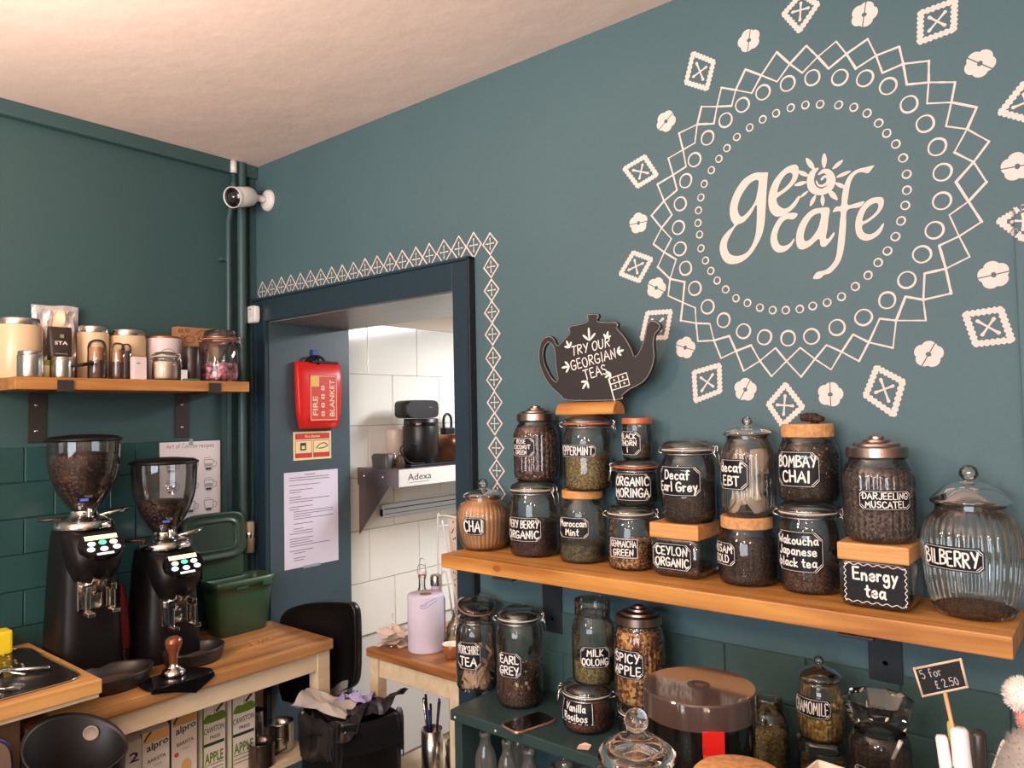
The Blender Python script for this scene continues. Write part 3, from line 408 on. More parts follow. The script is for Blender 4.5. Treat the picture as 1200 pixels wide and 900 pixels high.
# kitchen beyond the doorway
KX = 0.05
M_KW = mat('cream kitchen wall', (214, 200, 182), 0.6)
kw = MB(); kw.box(-0.3, KX-.008, WT, 3.1, 0, 2.5, M_KGROUT); kw = tag(kw.obj('wall_kitchen_left'), kind='structure')
sbox('wall_kitchen_far', M_KW, KX, 3.0, 3.0, 3.1, 0, 2.5)
sbox('wall_kitchen_right', M_KW, 3.0, 3.1, WT, 3.1, 0, 2.5)
sbox('ceiling_kitchen', M_KW, -0.3, 3.1, WT, 3.1, 2.38, 2.5)
sbox('trim_7', M_KW, KX-.008, KX+.006, WT, 3.0, 2.155, 2.38)
def piece_mesh(name, sx, sy, sz, b, m, seg=1):
    bm = bmesh.new(); bmesh.ops.create_cube(bm, size=1)
    for v in bm.verts: v.co = Vector((v.co.x*sx, v.co.y*sy, v.co.z*sz))
    bmesh.ops.bevel(bm, geom=[e for e in bm.edges], offset=b, segments=seg, affect='EDGES')
    me = bpy.data.meshes.new(name); bm.to_mesh(me); bm.free(); me.materials.append(m); return me
def place(me, name, parent, loc, rx=0.0, rz=0.0, s=None):
    o = bpy.data.objects.new(name, me); S.collection.objects.link(o); o.parent = parent; o.location = loc; o.rotation_euler = (rx, 0, rz)
    if s: o.scale = s
    return o
KT = piece_mesh('tile', 0.010, 0.3285, 0.2485, 0.0012, M_KTILE)
for j, z0 in enumerate([1.905, 1.655, 1.404, 1.152, 0.900, 0.648]):
    off = 0.583 if j % 2 == 0 else 0.744
    if j == 1: off = 0.744
    for i in range(-1, 7):
        yc = off+0.332*i+0.166
        if yc-0.166 < WT-.3 or yc+.166 > 3.0: continue
        ya, yb = max(yc-.1642, WT+.001), yc+.1642
        if yb-ya < 0.02: continue
        place(KT, 'tile', kw, (KX-.003, (ya+yb)/2, z0+0.125), rx=RND.uniform(-.002, .002), rz=RND.uniform(-.003, .003), s=(1, (yb-ya)/.3285, 1))
# painted tiles low on the left wall, proud of it with recessed joints
GT = piece_mesh('tile', 0.009, 0.1825, 0.1185, 0.0025, M_TILEG)
for j in range(7):
    zt = 1.617-0.1215*j; off = -0.88 if j % 2 == 0 else -0.7875
    for i in range(-4, 6):
        y0 = off+0.185*i; y1 = y0+0.185
        if y0 > -0.19 or y1 < -1.5: continue
        y1c = min(y1, -0.166)
        place(GT, 'tile', wall_left, (0.0035, (y0+y1c)/2, zt-0.06), rx=RND.uniform(-.003, .003), rz=RND.uniform(-.006, .006), s=(1, (y1c-y0-.0025)/.1825, 1))
GTB = piece_mesh('tile', 0.198, 0.007, 0.1185, 0.0022, mat('painted grey green tile', (60, 86, 86), 0.4, var=0.06, vscale=4, bump=0.05, bscale=30))
for j in range(3):
    for i in range(0, 8):
        xc = 1.42+0.2*i+(0.1 if j % 2 else 0)
        w = 0.198
        if xc+.1 > 2.76: w = max(0.02, (2.758-(xc-.1))); xc = xc-.1+w/2
        if xc > 2.75: continue
        place(GTB, 'tile', wall_back, (xc, -0.002, 1.117-0.0605-0.1215*j), s=(w/.198, 1, 1))

# ---------------------------------------------------------------- painted mural on wall_back
def wallmap(u, v, w=0.0):
    return (u, -0.0006-w-(0.012 if u > 2.762 and v < 2.095 else 0.0), v)
def paint(name, build, parent=wall_back):
    q = MB(); build(q); return q.obj(name, parent)
def circ(cx, cz, a, b, w, n=28):
    t0 = RND.uniform(0, PI); e = RND.uniform(-.06, .06)
    return [(cx+a*(1+e*math.cos(2*(2*PI*i/n)+t0))*math.cos(2*PI*i/n), cz+b*math.sin(2*PI*i/n)) for i in range(n)], [w*(1+.25*math.sin(2*PI*i/n+t0)) for i in range(n)]
for (x, z) in MID_RINGS:
    p, w = circ(x, z, .0172, .0178, .0040); paint('painted_ring', lambda q: q.ribbon(p, w, wallmap, M_WPAINT, closed=True))
for (x, z) in SMALL_RINGS:
    p, w = circ(x, z, .0084, .0088, .0030, 20); paint('painted_ring', lambda q: q.ribbon(p, w, wallmap, M_WPAINT, closed=True))
def sub(a, b, n=5): return [(a[0]+(b[0]-a[0])*i/n, a[1]+(b[1]-a[1])*i/n) for i in range(n+1)]
for d in DIAMONDS:
    def bd(q):
        for i in range(4):
            s_ = sub(d[i], d[(i+1) % 4], 4); k = RND.uniform(.0028, .0052)
            q.ribbon(s_, [k*(.8+.4*RND.random()) for _ in s_], wallmap, M_WPAINT)
    paint('painted_diamond', bd)
def mixp(a, b, t): return (a[0]+(b[0]-a[0])*t, a[1]+(b[1]-a[1])*t)
for fr in PAINTED_FRAMES:
    def bf(q):
        c = (sum(p[0] for p in fr)/4, sum(p[1] for p in fr)/4)
        for i in range(4):
            a, b = mixp(fr[i], c, .13), mixp(fr[(i+1) % 4], c, .13)
            L = math.hypot(b[0]-a[0], b[1]-a[1]); n = 40; s_ = sub(mixp(a, b, -.02), mixp(b, a, .03), n)
            q.ribbon(s_, [0.0118*(.68+.56*abs(math.sin(j*.5))+RND.uniform(-.04, .04)) for j in range(n+1)], wallmap, M_WPAINT)
        for i in range(2):
            a, b = mixp(fr[i], c, .60), mixp(fr[i+2], c, .60)
            s_ = sub(a, b, 8); q.ribbon(s_, [.0075, .005, .0042, .004, .004, .004, .0042, .005, .0075], wallmap, M_WPAINT)
    paint('painted_frame_motif', bf)
for (x, z, ang) in FLOWERS:
    def bl(q):
        a0 = math.radians(-ang); n = 72; R = .0285
        for sgn in (0, 1):
            pts = []
            for i in range(n//2+1):
                t = PI*i/(n//2); rr = R*(.80+.20*abs(math.sin(2.5*(t+sgn*PI)+.6))**.6)
                pts.append((rr*math.cos(t), .0012+rr*.97*math.sin(t)))
            hole = [(.0045*math.cos(PI-PI*i/8), .0012+.0045*math.sin(PI-PI*i/8)) for i in range(9)]
            poly = pts+hole[:]
            o = []
            for (px_, pz_) in poly:
                if sgn: px_, pz_ = -px_, -pz_
                o.append((x+px_*math.cos(a0)-pz_*math.sin(a0), z+px_*math.sin(a0)+pz_*math.cos(a0)))
            h = n//2+1; k = len(hole); vs = [wallmap(*p_) for p_ in o]; fs = []
            for i in range(h-1):
                j0 = h+k-1-int(i*(k-1)/(h-1)); j1 = h+k-1-int((i+1)*(k-1)/(h-1))
                fs.append((i, i+1, j1) if j0 == j1 else (i, i+1, j1, j0))
            q.add(vs, fs, M_WPAINT)
    paint('painted_flower', bl)
# the sign painter's lettering, one object per letter
for (c) in LOGO:
    cc = [cr(k, True, 4) for k in c]
    vs, fs = filled(cc, 0.0, lambda a, b, w_: wallmap(a, b, 0.0002))
    q = MB(); q.add(vs, fs, M_PINKW); q.obj('painted_letter', wall_back)
def sun(q):
    for src in (SUN_OUTER, SUN_INNER):
        p = cr(src, k=6); q.ribbon([(a[0], a[1]) for a in p], [a[2] for a in p], wallmap, M_PINKW, off=0.0002)
    for a, b, w in SUN_RAYS:
        s_ = sub(a, b, 8); q.ribbon(s_, [w*(.35+.65*math.sin(PI*(i+.5)/9)) for i in range(9)], wallmap, M_PINKW, off=0.0002)
paint('painted_sun', sun)
# crossed diamonds bordering the doorway
def border(c, hw, hh, horiz):
    def b_(q):
        P = [(c[0]+hw, c[1]), (c[0], c[1]+hh), (c[0]-hw, c[1]), (c[0], c[1]-hh)]
        for i in range(4):
            q.ribbon(sub(P[i], P[(i+1) % 4], 3), [RND.uniform(.0035, .0058) for _ in range(4)], wallmap, M_WPAINT)
        for dx, dz in ((1, 0), (0, 1)):
            a, b = (c[0]-dx*hw*.5, c[1]-dz*hh*.5), (c[0]+dx*hw*.5, c[1]+dz*hh*.5)
            q.ribbon(sub(a, b, 4), [.005, .0025, .0025, .0025, .005], wallmap, M_WPAINT)
        for dx, dz in ((1, 1), (-1, 1)):
            pass
    paint('painted_diamond', b_)
for i, c in enumerate(BORDER_TOP): 
    nx = BORDER_TOP[i+1][0] if i < len(BORDER_TOP)-1 else c[0]+(c[0]-BORDER_TOP[i-1][0])
    pv = BORDER_TOP[i-1][0] if i else 2*c[0]-nx
    border(c, (nx-pv)/4*.98, .042, True)
for i, c in enumerate(BORDER_SIDE):
    border(c, .0305, .0345, False)

# ---------------------------------------------------------------- pipes, corner boxing
t = thing('water_pipe', 'slim teal painted pipe clipped to the left wall, white fitting at the ceiling', 'pipe', (0, 0, 0))
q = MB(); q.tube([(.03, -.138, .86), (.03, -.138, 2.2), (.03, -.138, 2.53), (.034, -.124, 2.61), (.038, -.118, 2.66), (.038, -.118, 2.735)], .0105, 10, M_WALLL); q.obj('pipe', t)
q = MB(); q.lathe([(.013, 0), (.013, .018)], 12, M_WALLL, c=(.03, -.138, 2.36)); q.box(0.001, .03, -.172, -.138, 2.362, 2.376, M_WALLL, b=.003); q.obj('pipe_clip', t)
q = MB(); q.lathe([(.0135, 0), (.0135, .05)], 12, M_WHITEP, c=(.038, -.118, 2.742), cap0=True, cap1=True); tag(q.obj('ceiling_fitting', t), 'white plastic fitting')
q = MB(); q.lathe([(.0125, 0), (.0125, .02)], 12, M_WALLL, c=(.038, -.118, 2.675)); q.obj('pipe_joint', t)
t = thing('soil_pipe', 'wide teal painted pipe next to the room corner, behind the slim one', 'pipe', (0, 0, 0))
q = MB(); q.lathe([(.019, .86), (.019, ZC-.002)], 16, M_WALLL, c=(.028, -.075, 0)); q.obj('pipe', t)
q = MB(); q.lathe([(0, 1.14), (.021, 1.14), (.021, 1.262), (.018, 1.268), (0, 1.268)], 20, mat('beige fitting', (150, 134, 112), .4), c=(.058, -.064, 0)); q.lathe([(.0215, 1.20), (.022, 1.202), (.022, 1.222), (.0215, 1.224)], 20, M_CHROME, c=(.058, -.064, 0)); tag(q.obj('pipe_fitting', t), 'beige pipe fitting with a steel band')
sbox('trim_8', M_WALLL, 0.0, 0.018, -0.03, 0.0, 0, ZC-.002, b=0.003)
# ================================================================ THINGS ON THE BACK WALL
def jmap(x0, facing='x'):
    """map (u right, v up) onto a plane facing +x at x0 (u runs along +y)"""
    return lambda u, v, w=0.0: (x0+w+.0006, u, v)
# security camera
t = thing('security_camera', 'white bullet security camera with dark face high in the corner', 'camera', (0.115, 0, 2.632))
rot = Matrix.Rotation(-PI/2, 4, 'X').inverted()
q = MB(); q.lathe([(.0, .016), (.030, .016), (.038, .010), (.040, 0.001)], 28, M_WHITEP, mat4=Matrix.Rotation(PI/2, 4, 'X')); q.obj('mount', t)
q = MB(); q.tube([(0, -.012, 0), (-.006, -.035, .002), (-.016, -.064, .006)], .012, 10, M_WHITEP); q.obj('arm', t)
dirv = Vector((.30, -.90, -.28)).normalized(); base = Vector((-.015, -.060, .006))
M4 = dirv.to_track_quat('Z', 'Y').to_matrix().to_4x4(); M4.translation = base
q = MB(); q.lathe([(.0, 0), (.026, .002), (.034, .012), (.036, .03), (.036, .105), (.033, .107)], 28, M_WHITEP, mat4=M4)
q.lathe([(.0365, .09), (.0375, .109), (.036, .110), (.0355, .09)], 28, M_WHITEP, mat4=M4); tag(q.obj('housing', t))
q = MB(); q.lathe([(.0, .1080), (.033, .1080), (.0345, .106)], 28, M_BLACKG, mat4=M4); fc = q.obj('face', t)
q = MB(); q.lathe([(.0, .1155), (.010, .1145), (.016, .110), (.017, .108)], 20, mat('dark lens glass', (38, 36, 44), 0.08, coat=1), mat4=M4); q.obj('lens', fc)
t.scale = (1.15, 1.15, 1.15)
# white sensor box
t = thing('motion_sensor', 'small white rounded sensor box at the left top of the door surround', 'sensor', (0.055, -.032, 2.143))
q = MB(); q.loft([sring(0, 0, 0, .037, .037, 5), sring(0, 0, .018, .037, .037, 5), sring(0, 0, .022, .033, .033, 5)], M_WHITEP)
q.v = [(x, -z, y) for x, y, z in q.v]; q.obj('housing', t)
q = MB(); q.lathe([(0, .0225), (.009, .0225), (.0095, .022)], 16, mat('grey button ring', (170, 168, 172), .4)); q.lathe([(0, .0228), (.0075, .0228)], 16, M_WHITEP); q.lathe([(0, .023), (.004, .023)], 12, M_BLACKG, c=(0, .022, 0)); q.v = [(x, -z, y) for x, y, z in q.v]; q.obj('button', t)
# fire blanket, sign, notice on the door reveal
RX = OX0+.003
t = thing('fire_blanket', 'red plastic fire blanket case hanging from a blue hook', 'fire blanket', (RX, 0.233, 1.80))
q = MB(); rings = []
for z, hw, d in ((-.150, .095, .030), (-.145, .100, .036), (-.08, .113, .042), (.06, .120, .042), (.138, .118, .034), (.145, .112, .028)):
    rings.append([(p[0], p[1], z) for p in sring(d/2+.002, 0, 0, d/2, hw, 5, 28)])
q.loft(rings, M_RED); case = q.obj('case', t)
q = MB(); q.box(.0435, .0455, -.062, .085, -.118, .088, mat('faded red printed label', (208, 72, 62), .35), b=.0008)
lab = tag(q.obj('label', t), 'faded red printed instruction label')
q = MB(); mm = lambda u, v, w=0: (.0462, -v-.0+.01, u-.01)
M_CREAMT = mat('cream print', (238, 206, 178), .5)
rotmap = lambda c: (lambda u, v, w=0: (.0462, c-v, u-.015))
vs, fs = printed('FIRE', .026, rotmap(-.035), width=.085, bold=.02); q.add([(a, b, c-.035) for a, b, c in vs], fs, M_CREAMT)
vs, fs = printed('BLANKET', .026, rotmap(.055), width=.165, bold=.02); q.add([(a, b, c) for a, b, c in vs], fs, M_CREAMT)
for k in range(4):
    z = -.085+.038*k; q.add([(.0462, .006+.012*math.cos(i*PI/4), z+.012*math.sin(i*PI/4)) for i in range(8)], [tuple(range(8))], M_CREAMT)
    q.box(.0461, .0464, -.006, .018, z-.002, z+.002, M_RED)
for z in (-.112, .082): q.box(.0457, .0462, -.058, .080, z-.0012, z+.0012, M_CREAMT)
for y in (-.058, .080): q.box(.0457, .0462, y-.0012, y+.0012, -.112, .082, M_CREAMT)
q.box(.0457, .0461, -.056, -.014, .035, .08, mat('yellow flame print', (236, 190, 90), .5))
q.obj('lettering', lab)
q = MB(); q.box(.004, .042, -.05, .095, .140, .150, M_BLACK, b=.003); q.tube(cr([(.02, -.07, .14), (.024, -.045, .165), (.026, -.015, .172), (.028, .015, .165), (.03, .03, .145)]), .0055, 6, M_BLACK); q.lathe([(0, -.02), (.012, -.012), (.014, .006), (.008, .02), (0, .024)], 10, M_BLACK, c=(.03, -.012, .148)); tag(q.obj('strap', t), 'black pull strap')
t = thing('blue_hook', 'small blue hook stuck above the red fire blanket', 'hook', (RX, .224, 1.972))
q = MB(); q.box(0.0005, .010, -.0125, .0125, -.022, .030, mat('blue plastic', (28, 58, 150), .4), b=.002); q.tube([(.009, 0, -.016), (.03, 0, -.019), (.033, 0, -.008)], .003, 6, mat('blue plastic', (28, 58, 150), .4)); q.obj('hook', t)
t = thing('fire_blanket_sign', 'small red and cream fire blanket instruction sign on slate blue reveal', 'sign', (RX, 0, 0))
M_SCR = mat('cream sign', (226, 214, 160), .5); M_SRED = mat('sign red', (196, 48, 46), .5)
q = MB(); q.box(.0005, .003, .113, .313, 1.512, 1.637, M_SCR, b=.0008); pl = q.obj('plate', t)
q = MB()
q.box(.003, .0034, .122, .304, 1.603, 1.629, M_SRED); q.box(.003, .0034, .122, .209, 1.522, 1.543, M_SRED); q.box(.003, .0034, .216, .304, 1.522, 1.543, M_SRED)
for y0, y1 in ((.122, .209), (.216, .304)):
    for e in ((y0, y0+.0025, 1.522, 1.598), (y1-.0025, y1, 1.522, 1.598), (y0, y1, 1.5955, 1.598)): q.box(.003, .0034, *e, M_SRED)
q.box(.003, .0036, .148, .178, 1.555, 1.588, M_INK); q.box(.0036, .004, .155, .171, 1.561, 1.575, M_SCR)
q.ribbon(cr([(.232, 1.562), (.25, 1.578), (.275, 1.584), (.292, 1.572), (.27, 1.563), (.245, 1.561)]), .004, lambda u, v, w=0: (.0038, u, v), M_INK)
vs, fs = printed('Fire blanket', .012, lambda u, v, w=0: (.0036, .213+u, 1.616+v), bold=.01); q.add(vs, fs, M_SCR)
q.obj('print', pl)
t = thing('printed_notice', 'large white typed sheet taped low on the slate blue reveal', 'notice', (RX, 0, 0))
q = MB(); q.add([(.0015, .066, 1.462), (.0015, .349, 1.462), (.0015, .349, 1.047), (.0015, .071, 1.047)], [(0, 1, 2, 3)], mat('lilac white paper', (214, 208, 226), .6)); q.box(.0005, .0014, .066, .349, 1.047, 1.462, mat('lilac white paper', (214, 208, 226), .6)); sh = q.obj('sheet', t)
q = MB(); z = 1.437; ind = 0
while z > 1.075:
    L = RND.choice((.06, .09, .12, .10, .16, .05)); s0 = .092+(.02 if 1.30 > z > 1.2 or z < 1.12 else 0)
    if RND.random() < .12: L = .21
    q.box(.0016, .0019, s0, min(s0+L, .325), z-.0011, z+.0011, M_INK); z -= RND.choice((.0105, .0105, .0105, .021))
q.box(.0016, .0019, .17, .225, 1.4475, 1.4500, M_INK); q.obj('typed_lines', sh)
q = MB(); q.box(.0004, .0022, .16, .25, 1.04, 1.052, mat('clear tape', (150, 160, 172), .3)); q.obj('tape', t)
t = thing('drinks_chart', 'white paper chart of hand drawn coffee cups on green tiled wall', 'poster', (0.0095, 0, 0))
q = MB(); q.box(0, .0008, -.42, -.168, 1.30, 1.612, M_PAPER, b=.0002); sh = q.obj('sheet', t)
q = MB(); M_PEN = mat('grey pencil drawing', (120, 116, 124), .7)
mp = lambda u, v, w=0: (.0014+w, u, v)
lettering(q, ['Art of Coffee recipes'], .21, .024, lambda u, v, w=0: (.0014, -.294+u, 1.594+v), mat('brown ink', (134, 96, 76), .7), sw=.0016)
for r_ in range(3):
    for c_ in range(3):
        y, z = -.375+.078*c_, 1.515-.082*r_
        q.ribbon(cr([(y-.020, z+.02), (y-.018, z), (y-.010, z-.022), (y+.010, z-.022), (y+.018, z), (y+.020, z+.02)]), .0018, mp, M_PEN); q.ribbon([(y-.02, z+.02), (y+.02, z+.02)], .0022, mp, M_PEN)
        q.ribbon(cr([(y+.020, z+.012), (y+.033, z+.008), (y+.03, z-.008), (y+.016, z-.01)]), .0018, mp, M_PEN)
        q.box(.0009, .0012, y-.011, y+.011, z-.021, z-.012, M_INK)
        if r_ < 2: q.box(.0009, .0012, y-.015, y+.015, z-.008, z+.006, mat('grey wash', (168, 164, 172), .7))
        q.box(.0009, .0012, y-.018, y+.012, z+.0275, z+.029, M_PEN)
q.obj('drawings', sh)
q = MB(); q.box(.0006, .0016, -.30, -.285, 1.598, 1.622, mat('clear tape', (150, 160, 172), .3)); q.obj('tape', t)

# ---------------------------------------------------------------- long tea shelf and brackets
SZ = 1.292
t = thing('tea_shelf', 'long orange pine shelf on the teal wall carrying labelled tea jars', 'shelf', (0, 0, 0))
q = MB(); q.box(1.350, 2.752, -.228, -.002, SZ-.040, SZ, M_SHELF, b=.003); bd = q.obj('board', t)
q = MB(); q.lathe([(0, 0), (.009, 0)], 16, mat('wood knot', (150, 84, 36), .6), mat4=Matrix.Rotation(PI/2, 4, 'X'), c=(1.565, -.2283, SZ-.018), sx=1.6); q.obj('knot', bd)
for xc, zb in ((1.588, 1.052), (2.492, 1.098)):
    q = MB(); q.box(xc-.034, xc+.034, -.009, -.004, zb, SZ-.041, M_BRACKT, b=.001); q.box(xc-.034, xc+.034, -.235, -.004, SZ-.046, SZ-.041, M_BRACKT, b=.001)
    q.lathe([(0, -.0015), (.005, -.0015), (.006, 0)], 10, M_BRACKT, mat4=Matrix.Rotation(PI/2, 4, 'X'), c=(xc, -.0105, zb+.04)); q.obj('bracket', t)
# teapot shaped board and the half log it stands on
t = thing('half_log_block', 'half-round wooden block on top of the peppermint jar', 'block', (1.787, -.085, 1.6935))
q = MB(); L = .093
ring = lambda x: [(x, .030*math.cos(PI*i/12), .034*math.sin(PI*i/12)) for i in range(13)]
q.loft([ring(-L), ring(L)], M_SHELF); q.obj('block', t)
tp = thing('teapot_sign', 'black teapot shaped chalkboard reading try our Georgian teas', 'sign', (0, 0, 0))
YT = -.085
k = [cr(TEAPOT[0], True, 4), cr(TEAPOT[1], True, 4)]
vs, fs = filled(k, .010, lambda a, b, w_: (a, YT+.005-w_, b+.0005)); q = MB(); q.add(vs, fs, mat('chalkboard black', (34, 29, 31), .6, var=.06, vscale=20)); q.obj('board', tp)
tm = lambda u, v, w=0: (u, YT-.0008-w, v)
q = MB()
for c in k:
    cx, cy = sum(p[0] for p in c)/len(c), sum(p[1] for p in c)/len(c); acc = 0
    sgn = 1
    A2 = sum(c[i][0]*c[(i+1) % len(c)][1]-c[(i+1) % len(c)][0]*c[i][1] for i in range(len(c)))
    inw = (1 if A2 > 0 else -1)*(1 if c is k[0] else -1)
    for i in range(len(c)):
        a, b = c[i], c[(i+1) % len(c)]; L = math.hypot(b[0]-a[0], b[1]-a[1])
        if L < 1e-6: continue
        nx, ny = -(b[1]-a[1])/L*inw*.0022, (b[0]-a[0])/L*inw*.0022
        s_ = -acc
        while s_ < L:
            if s_ >= 0:
                px_, py_ = a[0]+(b[0]-a[0])*s_/L+nx, a[1]+(b[1]-a[1])*s_/L+ny
                q.add([tm(px_+.0009*math.cos(t_*PI/3), py_+.0009*math.sin(t_*PI/3)) for t_ in range(6)], [tuple(range(6))], M_CHALK)
            s_ += .0042
        acc = (L+acc) % .0042
tag(q.obj('dotted_border', tp), kind='stuff')
q = MB()
for txt, (a, b, top) in zip(('TRY OUR', 'GEORGIAN', 'TEAS'), TEAPOT_TEXT):
    st, L = strokes(txt); ux, uy = (b[0]-a[0])/L, (b[1]-a[1])/L; hx, hy = (top[0]-a[0]), (top[1]-a[1])
    for p in st: q.ribbon([(a[0]+ux*x+hx*y*.92, a[1]+uy*x+hy*y*.92) for x, y in p], .0030, tm, M_CHALK)
q.obj('lettering', tp)
for a, b in SPRIGS:
    def sprig(q):
        dx, dy = b[0]-a[0], b[1]-a[1]
        for ang, l in ((0, 1), (.85, .75), (-.85, .75)):
            ex, ey = dx*math.cos(ang)-dy*math.sin(ang), dx*math.sin(ang)+dy*math.cos(ang)
            q.ribbon([(a[0]+ex*l*t_/4, a[1]+ey*l*t_/4) for t_ in range(5)], [.0020, .0046, .0064, .0066, .0045], tm, M_CHALK)
    q = MB(); sprig(q); q.obj('leaf_sprig', tp)
q = MB(); pole, fl = FLAG
q.ribbon(sub(pole[0], pole[1], 2), .0034, tm, M_CHALK)
for i in range(4): q.ribbon(sub(fl[i], fl[(i+1) % 4], 2), .0022, tm, M_CHALK)
q.ribbon(sub(mixp(fl[0], fl[1], .5), mixp(fl[3], fl[2], .5), 2), .0028, tm, M_CHALK); q.ribbon(sub(mixp(fl[0], fl[3], .5), mixp(fl[1], fl[2], .5), 2), .0028, tm, M_CHALK)
for s1 in (.25, .75):
    for s2 in (.25, .75):
        c = mixp(mixp(fl[0], fl[1], s1), mixp(fl[3], fl[2], s1), s2)
        q.ribbon([(c[0]-.003, c[1]), (c[0]+.003, c[1])], .0018, tm, M_CHALK); q.ribbon([(c[0], c[1]-.003), (c[0], c[1]+.003)], .0018, tm, M_CHALK)
q.obj('drawn_flag', tp)
# ================================================================ TEA JARS
TEA = {
 'black': grains('black tea leaves', [(30, 20, 16), (52, 34, 26), (40, 27, 20), (70, 46, 32)], 260),
 'brown': grains('dark brown tea leaves', [(62, 38, 26), (86, 54, 36), (48, 30, 22), (104, 66, 42)], 240),
 'berry': grains('dark berry tea', [(48, 22, 26), (64, 30, 32), (34, 16, 18), (80, 40, 38)], 240),
 'green': grains('olive dried herb', [(112, 96, 52), (140, 118, 66), (90, 78, 44), (158, 136, 84)], 280),
 'mint': grains('dull green mint leaves', [(86, 84, 58), (64, 62, 44), (108, 100, 70)], 240),
 'rose': grains('rose coconut green tea', [(66, 40, 32), (112, 66, 50), (44, 32, 24), (140, 92, 70), (60, 52, 34)], 170),
 'geni': grains('toasted rice and tea', [(120, 76, 38), (176, 122, 66), (84, 56, 30), (206, 160, 104)], 170),
 'chai': grains('milky chai powder', [(200, 150, 104), (206, 156, 110), (196, 146, 100)], 300, bump=0.1),
 'rooibos': grains('red rooibos needles', [(122, 52, 30), (92, 38, 22), (146, 70, 42), (70, 30, 20)], 260),
 'apple': grains('spicy apple pieces', [(168, 104, 44), (206, 142, 70), (126, 66, 30), (222, 176, 110), (92, 50, 28)], 120),
 'darj': grains('darjeeling leaves', [(74, 58, 56), (96, 76, 70), (58, 46, 46), (118, 96, 84)], 220),
 'moringa': grains('dark moringa powder', [(36, 34, 24), (48, 44, 30), (28, 26, 20)], 300),
 'cham': grains('chamomile flowers', [(206, 160, 76), (232, 196, 120), (170, 124, 54)], 130),
 'beans': grains('coffee beans', [(74, 40, 26), (96, 54, 34), (56, 30, 20)], 90, rough=0.35, bump=1.0),
}
def flat_mats(cols): return [mat('flake %d %d %d' % c, c, 0.8) for c in cols]
CHUNKS = {
 'geni': flat_mats([(200, 150, 92), (150, 98, 52), (226, 190, 140), (96, 64, 36)]), 'apple': flat_mats([(204, 134, 62), (226, 178, 112), (150, 84, 38), (110, 58, 30)]),
 'rose': flat_mats([(150, 92, 74), (92, 54, 42), (196, 150, 130)]), 'earl': flat_mats([(226, 196, 150), (206, 164, 110), (150, 96, 50)]),
 'bombay': flat_mats([(180, 124, 80), (214, 172, 124), (104, 66, 42)]), 'green': flat_mats([(150, 130, 76), (110, 96, 56), (176, 156, 104)]), 'cham': flat_mats([(238, 206, 130), (250, 232, 190), (196, 146, 60)]),
}
def interp(prof, z):
    for (ra, za), (rb, zb) in zip(prof, prof[1:]):
        if za <= z <= zb: return ra+(rb-ra)*((z-za)/(zb-za) if zb > za else 0)
    return prof[-1][0] if z > prof[-1][1] else prof[0][0]
def contents(root, prof, fill, tea, sq=None, tilt=0.0, chunks=None, n=90, csz=.004, ribamp=0.0):
    zt = fill; q = MB(); pr = []
    N = 14
    for i in range(N+1):
        z = .006+(zt-.006)*i/N; pr.append((max(.002, interp(prof, z)*(1-ribamp)-.0032), z))
    if sq:
        a, b, e = sq; q.loft([sring(0, 0, .008, a-.008, b-.008, e, 24), sring(0, 0, zt*.6, a-.005, b-.005, e, 24), sring(0, 0, zt, a-.005, b-.005, e, 24), sring(0, 0, zt+.004, a*.5, b*.5, e, 24)], TEA[tea])
    else:
        R = pr[-1][0]; q.lathe([(0.001, .006)]+pr+[(R*.75, zt+.002), (R*.4, zt+.005), (.001, zt+.003)], 144 if ribamp > .02 else 36, TEA[tea], ribs=(36, .022, .008, zt-.004) if tea == 'chai' else None)
        q.v = [(x, y, z+(tilt*x/R*.5+RND.uniform(-.0016, .0016) if z > zt*.72 else 0)) for x, y, z in q.v]
    if chunks:
        M = CHUNKS[chunks]
        for _ in range(n):
            a = RND.uniform(0, 2*PI); z = RND.uniform(.012, zt)
            if RND.random() < .25: rr = RND.uniform(0, .85)*(pr[-1][0]); z = zt+.002
            else: rr = interp(prof, z)*(1-ribamp)-.0028
            c = Vector((rr*math.cos(a), rr*math.sin(a), z)); X = Vector((RND.gauss(0, 1), RND.gauss(0, 1), RND.gauss(0, 1))).normalized(); T = Vector((-math.sin(a), math.cos(a), 0)); Z = Vector((0, 0, 1)); N_ = Vector((math.cos(a), math.sin(a), 0))
            t_ = RND.uniform(0, PI); U = (T*math.cos(t_)+Z*math.sin(t_))*csz*RND.uniform(.6, 1.3); V = (Z*math.cos(t_)-T*math.sin(t_))*csz*RND.uniform(.4, .9); W = N_*csz*.35
            q.add([c-U-V*.3, c-V-W*.4, c+U-V*.2, c+U*.4+V, c-U*.6+V*.8, c+W], [(0, 1, 5), (1, 2, 5), (2, 3, 5), (3, 4, 5), (4, 0, 5), (0, 4, 3, 2, 1)], RND.choice(M))
    return tag(q.obj('contents', root), kind='stuff')
